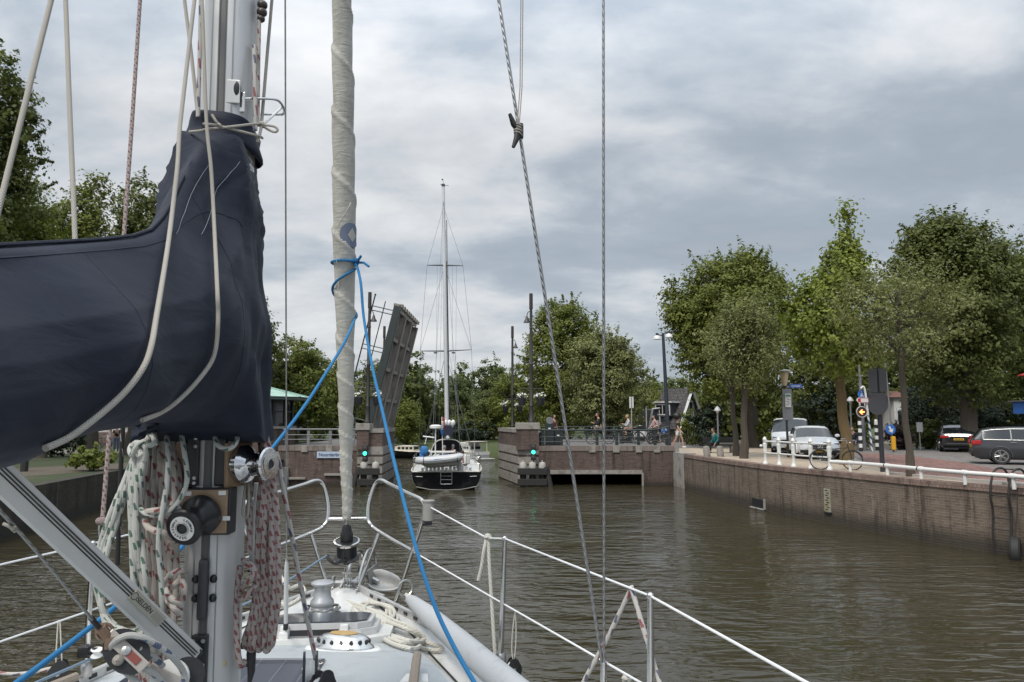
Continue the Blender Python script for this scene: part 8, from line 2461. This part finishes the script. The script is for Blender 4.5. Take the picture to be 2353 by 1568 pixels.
# furling drum
dr_ = thing('furling_drum', 'black headsail furling drum with a steel rim at the foot of the forestay', 'furling drum', P(797, 1292, 5.8))
dc = P(797, 1262, 5.82); dz = fdir.normalized()
DMx = mat_to(dc, dz)
k_ = W(1, 5.82)
MB().lathe([(27 * k_, -22 * k_), (28.5 * k_, -19 * k_), (24 * k_, -16 * k_), (22 * k_, -15 * k_), (22 * k_, 14 * k_)], DMx, 32).build('lower_flange', BLACKP, dr_)
MB().lathe([(20 * k_, -14 * k_), (20 * k_, 12 * k_)], DMx, 28).build('line_winding', ROPE_LB, dr_)
MB().lathe([(22 * k_, 13 * k_), (29 * k_, 14 * k_), (30 * k_, 17 * k_), (29 * k_, 20 * k_), (25 * k_, 20.5 * k_)], DMx, 32, False).build('rim', STEEL, dr_)
MB().lathe([(25 * k_, 19.5 * k_), (14 * k_, 20 * k_), (14 * k_, 36 * k_), (12 * k_, 40 * k_), (10 * k_, 52 * k_), (8 * k_, 56 * k_), (7 * k_, 58 * k_)], DMx, 28).build('hub', BLACKP, dr_)
MB().lathe([(4.5 * k_, 56 * k_), (4.5 * k_, 92 * k_)], DMx, 12).build('foil', STEEL2, dr_)
mb = MB(); mb.tube([dc - dz * 22 * k_, dc - dz * 34 * k_], 8 * k_, 12); mb.tube(px_path([(800, 1287, 5.78), (785, 1290, 5.7), (770, 1296, 5.6), (755, 1284, 5.6), (752, 1275, 5.62)], 4), .012, 6); mb.build('guide_arm', BLACKP, dr_)
mb = MB()
for dx in (-.022, .022): mb.box(fs0.lerp(dc, .22) + V((dx, 0, 0)), (.006, .03, .2), bev=.002)
for f in (.1, .28, .42): mb.tube([fs0.lerp(dc, f) + V((-.035, 0, 0)), fs0.lerp(dc, f) + V((.035, 0, 0))], .007, 8)
mb.tube([fs0, fs0.lerp(dc, .6)], .008, 8); mb.build('toggle_plate', STEEL2, dr_)

# ---- blue line round the sail and to both sides
bl = thing('blue_rope', 'bright blue rope tied round the furled sail and led down both sides', 'rope', P(825, 606, 5.0))
rb = .0092
def wrap(py0, py1, a0, a1, n_=14): return [on_sail(py0 + (py1 - py0) * k / n_, a0 + (a1 - a0) * k / n_, .010) for k in range(n_ + 1)]
MB().tube(wrap(604, 606, R(-20), R(-380), 26), rb, 8).build('turn', ROPE_BL, bl)
mb = MB(); kc = on_sail(606, R(-22), .018)
for a, b_, c in ((.2, .4, .9), (1.0, .1, .4), (.3, .9, -.3), (-.6, .6, .5)): mb.torus(kc + V((.003 * a, -.004 * b_, .015 * c)), (a, b_, c), .016, rb, 14, 7)
mb.tube([kc, P(836, 604, 4.98), P(848, 613, 4.97)], rb * .9, 8); mb.tube([kc, P(826, 594, 4.98), P(830, 588, 4.97)], rb, 8); mb.build('knot', ROPE_BL, bl)
pth = wrap(620, 735, R(-20), R(-380), 30)
pth2 = [P(790, 790, 4.7), P(735, 880, 4.3), P(690, 947, 4.0), P(632, 1022, 3.72), P(545, 1122, 3.4), P(430, 1246, 3.1), P(330, 1338, 2.85), P(225, 1428, 2.6), P(130, 1502, 2.4), P(35, 1572, 2.25), P(-80, 1650, 2.1)]
MB().tube(smooth_path(pth + pth2, 4), [rb] * (4 * len(pth) - 3) + [rb * 1.0] * 4 * len(pth2) + [rb], 9).build('port_tail', ROPE_BL, bl)
MB().tube(smooth_path([kc, P(829, 650, 4.98), P(836, 730, 4.9), P(855, 840, 4.6), P(880, 950, 4.25), P(906, 1062, 3.95), P(935, 1180, 3.65), P(965, 1290, 3.4), P(1000, 1395, 3.2), P(1045, 1490, 3.05), P(1092, 1572, 2.95), P(1130, 1640, 2.9)], 5), rb, 9).build('starboard_tail', ROPE_BL, bl)
rope('pale blue furling line running from the drum along the port rail', [(752, 1276, 5.62), (700, 1310, 5.3), (650, 1341, 5.05), (560, 1390, 4.7), (440, 1440, 4.4), (330, 1478, 4.2), (222, 1510, 4.0), (150, 1540, 3.6), (70, 1575, 3.3)], 5.5, 4.4, ROPE_LB)
# ---- heap of mooring rope on the foredeck
rnd = random.Random(21)
hp_ = []
def deck_pt(px, py, lift): p_ = onroof(px, py); return p_ + V((0, 0, lift))
mb = MB()
rr = .0125
for k in range(4):        # big bights
    pts = []
    for i in range(15):
        a = 2 * PI * i / 12 + k * .4
        x = 845 + 46 * math.cos(a) * (1 - .07 * k) + 10 * k; y = 1408 + 24 * math.sin(a) * (1 - .05 * k) + 5.5 * k + .14 * 46 * math.cos(a)
        pts.append(deck_pt(x + rnd.uniform(-4, 4), y + rnd.uniform(-2, 2), rr + .012 * k * abs(math.sin(a * .5 + k)) + rnd.uniform(0, .008)))
    mb.tube(smooth_path(pts, 4), rr, 8)
for k in range(5):        # long lay towards the right
    pts = [deck_pt(795 + k * 9, 1392 + k * 6, .03), deck_pt(850 + k * 6, 1418 + k * 5, .05 - .003 * k), deck_pt(905 + k * 4, 1440 + k * 6, .035 + .003 * k), deck_pt(945 + k * 5, 1458 + k * 4, .03), deck_pt(965 + k * 2, 1478 + k * 2, .02), deck_pt(940 - k * 2, 1482 + k, .02), deck_pt(890, 1465 + k * 2, .02)]
    mb.tube(smooth_path([p_ + V((rnd.uniform(-.02, .02), rnd.uniform(-.02, .02), 0)) for p_ in pts], 5), rr, 8)
mb.tube(smooth_path([deck_pt(870, 1468, .015), deck_pt(905, 1488, .015), deck_pt(950, 1498, .015), deck_pt(965, 1490, .02), deck_pt(955, 1480, .02), deck_pt(985, 1484, .015), deck_pt(1012, 1493, .015), deck_pt(1014, 1500, .015), deck_pt(985, 1501, .015), deck_pt(960, 1492, .015)], 5), rr, 8)
o_ = mb.build('mooring_rope', ROPE_3); tag(o_, 'loose heap of thick white three strand mooring rope on the foredeck', 'rope')
mb = MB()
pts = [P(640, 1318, 5.2), P(655, 1340, 5.1), P(668, 1352, 5.1), P(690, 1345, 5.2), P(700, 1360, 5.1), P(690, 1375, 5.0), P(660, 1392, 4.9), P(640, 1385, 4.9), P(620, 1400, 4.8), P(590, 1398, 4.8)]
for p_ in pts: p_.z = max(p_.z, 2.17)
mb.tube(smooth_path(pts, 5), .014, 8); o_ = mb.build('mooring_rope', ROPE_3); tag(o_, 'end of white mooring rope lying on the port bow behind the right coil', 'rope')
# ---- long pale fender along the starboard rail
t = thing('tube_fender', 'long pale grey tube shaped fender with an end ring along the starboard rail', 'fender', P(1060, 1500, 4.1) - V((0, 0, .1)))
fa, fb2 = P(941, 1376, 5.05), P(1245, 1640, 3.15)
fl_ = [fa, fa.lerp(fb2, .05), fa.lerp(fb2, .2), fa.lerp(fb2, .5), fb2]
MB().tube(fl_, [.028, .04, .056, .064, .066], 24).build('tube', mk('pale_grey_vinyl', (.39, .405, .42), .5, 0, .07, 3, dirt=(.26, .265, .27), dscale=4, dthr=.6), t)
MB().torus(P(932, 1352, 5.08), (.6, -1, .1), .05, .008, 20, 6).build('ring', STEEL2, t)
mb = MB(); mb.tube(px_path([(940, 1376, 5.02), (936, 1370, 5.04), (933, 1366, 5.06)], 3), .012, 6); mb.tube(px_path([(942, 1372, 5.0), (955, 1400, 4.9), (985, 1440, 4.6), (1030, 1485, 4.2), (1075, 1540, 3.8), (1090, 1575, 3.6)], 5), .008, 6); mb.build('lanyard', ROPE_3, t)
# ---- small lines and blocks on the lifelines
hr = thing('rope_tail', 'white twisted rope knotted on the starboard lifeline left of the stanchion, tails hanging', 'rope', P(1122, 1240, 4.38))
MB().tube(px_path([(1118, 1238, 4.38), (1112, 1265, 4.36), (1107, 1300, 4.36), (1099, 1334, 4.36)]), W(4, 4.3), 8).tube(px_path([(1122, 1238, 4.38), (1124, 1290, 4.35), (1129, 1370, 4.32), (1134, 1450, 4.28), (1138, 1510, 4.25)]), W(4, 4.3), 8).build('tail', ROPE_3, hr)
mb = MB()
for a, b_, c in ((0, 1, .3), (.8, .4, .5), (.2, .3, 1)): mb.torus(P(1121, 1236, 4.38), (a, b_, c), .016, W(4, 4.3), 12, 7)
mb.build('knot', ROPE_3, hr)
rope('thin white cord looped from the lower starboard lifeline to the small black block', [(1184, 1404, 4.06), (1179, 1440, 4.05), (1176, 1490, 4.04), (1180, 1520, 4.03), (1184, 1495, 4.04), (1186, 1450, 4.05), (1184, 1404, 4.06)], 2.8, 4.05, ROPE_3)
block('small black block with a white sheave hanging by a cord from the starboard lifeline', P(1180, 1537, 4.03), (.3, -1, 0), .045, (0, 0, 1))
rope('red flecked line hitched over the starboard lifeline in an inverted V', [(1330, 1600, 3.15), (1345, 1560, 3.12), (1395, 1468, 3.04), (1446, 1362, 2.97), (1450, 1352, 2.96), (1454, 1362, 2.94), (1480, 1450, 2.88), (1518, 1580, 2.8)], 11, 2.95, ROPE_RW)
mb = MB()
for a, b_, c in ((0, 1, .3), (.8, .4, .5), (.2, .3, 1)): mb.torus(P(1440, 1560, 2.98), (a, b_, c), .014, W(3.6, 3), 12, 7)
o_ = mb.build('knot', ROPE_3); tag(o_, 'white knot on the lower starboard lifeline at the bottom edge', 'knot')
# flag halyard and its cleat on the lower shroud
def shr(py):
    a_, b_ = P(1384, 1524, 2.56), P(1146, 0, 2.52)
    lo, hi = 0., 1.5
    for _ in range(40):
        m_ = (lo + hi) / 2
        if proj(a_ + (b_ - a_) * m_)[1] > py: lo = m_
        else: hi = m_
    return a_ + (b_ - a_) * lo
sc_ = thing('shroud_cleat', 'black horn cleat with white cord turns clamped on the leaning shroud', 'cleat', shr(340))
c = shr(302) + V((-.004, -.015, 0))
MB().tube([P(1171, 262, 2.5), P(1180, 285, 2.505), c, P(1186, 322, 2.505), P(1179, 339, 2.5)], [.006, .011, .013, .010, .006], 10).box(shr(302), (.03, .03, .055), bev=.008).build('cleat', BLACKP, sc_)
mb = MB()
for k in range(4): mb.torus(c + V((0, 0, -.016 + .01 * k)), (.25, .1, 1 if k % 2 else .6), .0145, .0032, 14, 5)
mb.build('cord_turn', ROPE_W, sc_)
for dx, lab in ((-2, 'left'), (2.5, 'right')):
    MB().tube([P(1199 + dx, -80, 2.55), P(1199 + dx, 0, 2.55), P(1197 + dx, 200, 2.53), P(1190 + dx, 296, 2.5)], W(1.5, 2.5), 6).build('flag_line', ROPE_W, sc_)
# ---- vang tackle at lower left
tk = thing('vang_tackle', 'tackle of two black blocks and white blue flecked rope below the vang', 'tackle', P(300, 1540, 1.95))
MB().tube(px_path([(-30, 1142, 1.45), (0, 1174, 1.5), (60, 1240, 1.58), (130, 1322, 1.7), (212, 1424, 1.85)]), W(3.6, 1.7), 8).build('wire', WIREM, tk)
mb = MB(); mb.tube(px_path([(8, 1204, 1.53), (18, 1208, 1.53), (30, 1216, 1.535), (35, 1222, 1.54), (28, 1214, 1.535)]), .0035, 6); mb.ball(P(32, 1215, 1.535), .006, 6); mb.build('whipping', ROPE_W, tk)
mb = MB(); mb.tube(px_path([(208, 1418, 1.85), (222, 1436, 1.87), (238, 1450, 1.88)]), [.006 + .0015 * (i % 2) for i in range(13)], 8); mb.build('thimble', BLACKP, tk)
BRZ = mk('tarnished_bronze', (.26, .17, .12), .4, .7, .3, 30, dirt=(.4, .36, .3), dscale=20, dthr=.55)
mb = MB(); mb.tube(px_path([(232, 1443, 1.87), (246, 1462, 1.88), (258, 1478, 1.89)]), .013, 8); mb.torus(P(240, 1452, 1.88), (.5, -.8, .2), .018, .004, 14, 6); mb.box(P(256, 1476, 1.885), (.03, .03, .03), rz=.4, bev=.006); mb.build('shackle', BRZ, tk)
c1 = P(292, 1498, 1.9); axb = V((.35, -.85, .35))
o_ = MB().prism([(.055 * math.cos(a) * 1.1, .046 * math.sin(a)) for a in [2 * PI * k / 26 for k in range(26)]], .034, mat_to(c1 + axb.normalized() * -.017, axb, (.6, .3, -.75))).build('block', BLACKP, tk)
o2 = MB().box((0, 0, .022), (.125, .030, .008), bev=.003, m=mat_to(c1, axb, (.6, .3, -.75))).build('strap', mk('worn_steel_strap', (.42, .38, .34), .4, .6, .2, 20), o_)
MB().box((.02, 0, .0275), (.045, .018, .003), bev=.001, m=mat_to(c1, axb, (.6, .3, -.75))).build('red_panel', mk('dull_red_label', (.20, .05, .04), .5), o_)
MB().lathe([(.012, .02), (.011, .031), (.006, .033)], mat_to(c1, axb) @ Matrix.Translation((.0, 0, 0)), 14).build('pin', STEEL2, o_)
c2_ = P(392, 1560, 2.02)
o_ = MB().lathe([(.046, -.025), (.048, -.018), (.038, -.01), (.038, .01), (.048, .018), (.046, .025), (.001, .027)], mat_to(c2_, (.3, -.85, .3)), 24).build('block', WPAINT, tk)
MB().box((0, 0, .03), (.12, .028, .008), bev=.003, m=mat_to(c2_, (.3, -.85, .3), (.8, .2, -.5))).build('strap', MC['worn_steel_strap'], o_)
MB().prism([(.045 * math.cos(a), .045 * math.sin(a)) for a in [2 * PI * k / 20 for k in range(20)]], .01, mat_to(c2_ + V((.03, .03, 0)), (.3, -.85, .3))).build('cheek', BLACKP, o_)
mb = MB()
for st_ in ([(258, 1512, 1.9), (254, 1490, 1.88), (270, 1470, 1.87), (300, 1460, 1.88), (340, 1470, 1.9), (390, 1505, 1.95), (420, 1540, 2.0), (424, 1566, 2.0)], [(310, 1530, 1.9), (350, 1545, 1.93), (375, 1570, 1.96)], [(262, 1520, 1.9), (290, 1545, 1.9), (330, 1580, 1.92)], [(320, 1490, 1.9), (352, 1508, 1.93), (374, 1530, 1.97)]):
    mb.tube(px_path(st_), W(7, 1.92), 9)
mb.build('tackle_rope', ROPE_WB, tk)
MB().ball(P(272, 1517, 1.87), (.014, .014, .013), 10).build('stopper_knot', mk('frayed_rope', (.36, .33, .29), .9, 0, .3, 60, bump=.8, bscale=90), tk)
# ---- port rail bits at the lower left
rope('thin white cord hanging in a loop from the lower port lifeline', [(134, 1426, 3.8), (131, 1470, 3.78), (129, 1520, 3.76), (136, 1532, 3.76), (142, 1520, 3.76), (140, 1470, 3.78), (138, 1426, 3.8)], 3, 3.8, ROPE_3)
block('black and silver block hanging by a cord on the port side', P(134, 1546, 3.76), (.4, -1, 0), .05, (.3, 0, 1))
rope('white line with red ticks entering the block at the lower left', [(-40, 1541, 3.7), (20, 1549, 3.72), (70, 1546, 3.74), (118, 1536, 3.76)], 8, 3.7, ROPE_RW)
fl2 = thing('rail_fairlead', 'black swivel block clamped to the foot of the port stanchion', 'fairlead', P(200, 1510, 3.95))
MB().box(P(196, 1497, 3.95), (.06, .06, .06), bev=.015).tube([P(196, 1497, 3.95), P(222, 1496, 3.93)], .018, 8).build('clamp', BLACKP, fl2)
MB().lathe([(.028, -.018), (.016, 0), (.028, .018)], mat_to(P(222, 1500, 3.93), (.1, -.2, 1)), 16).build('sheave', WPAINT, fl2)
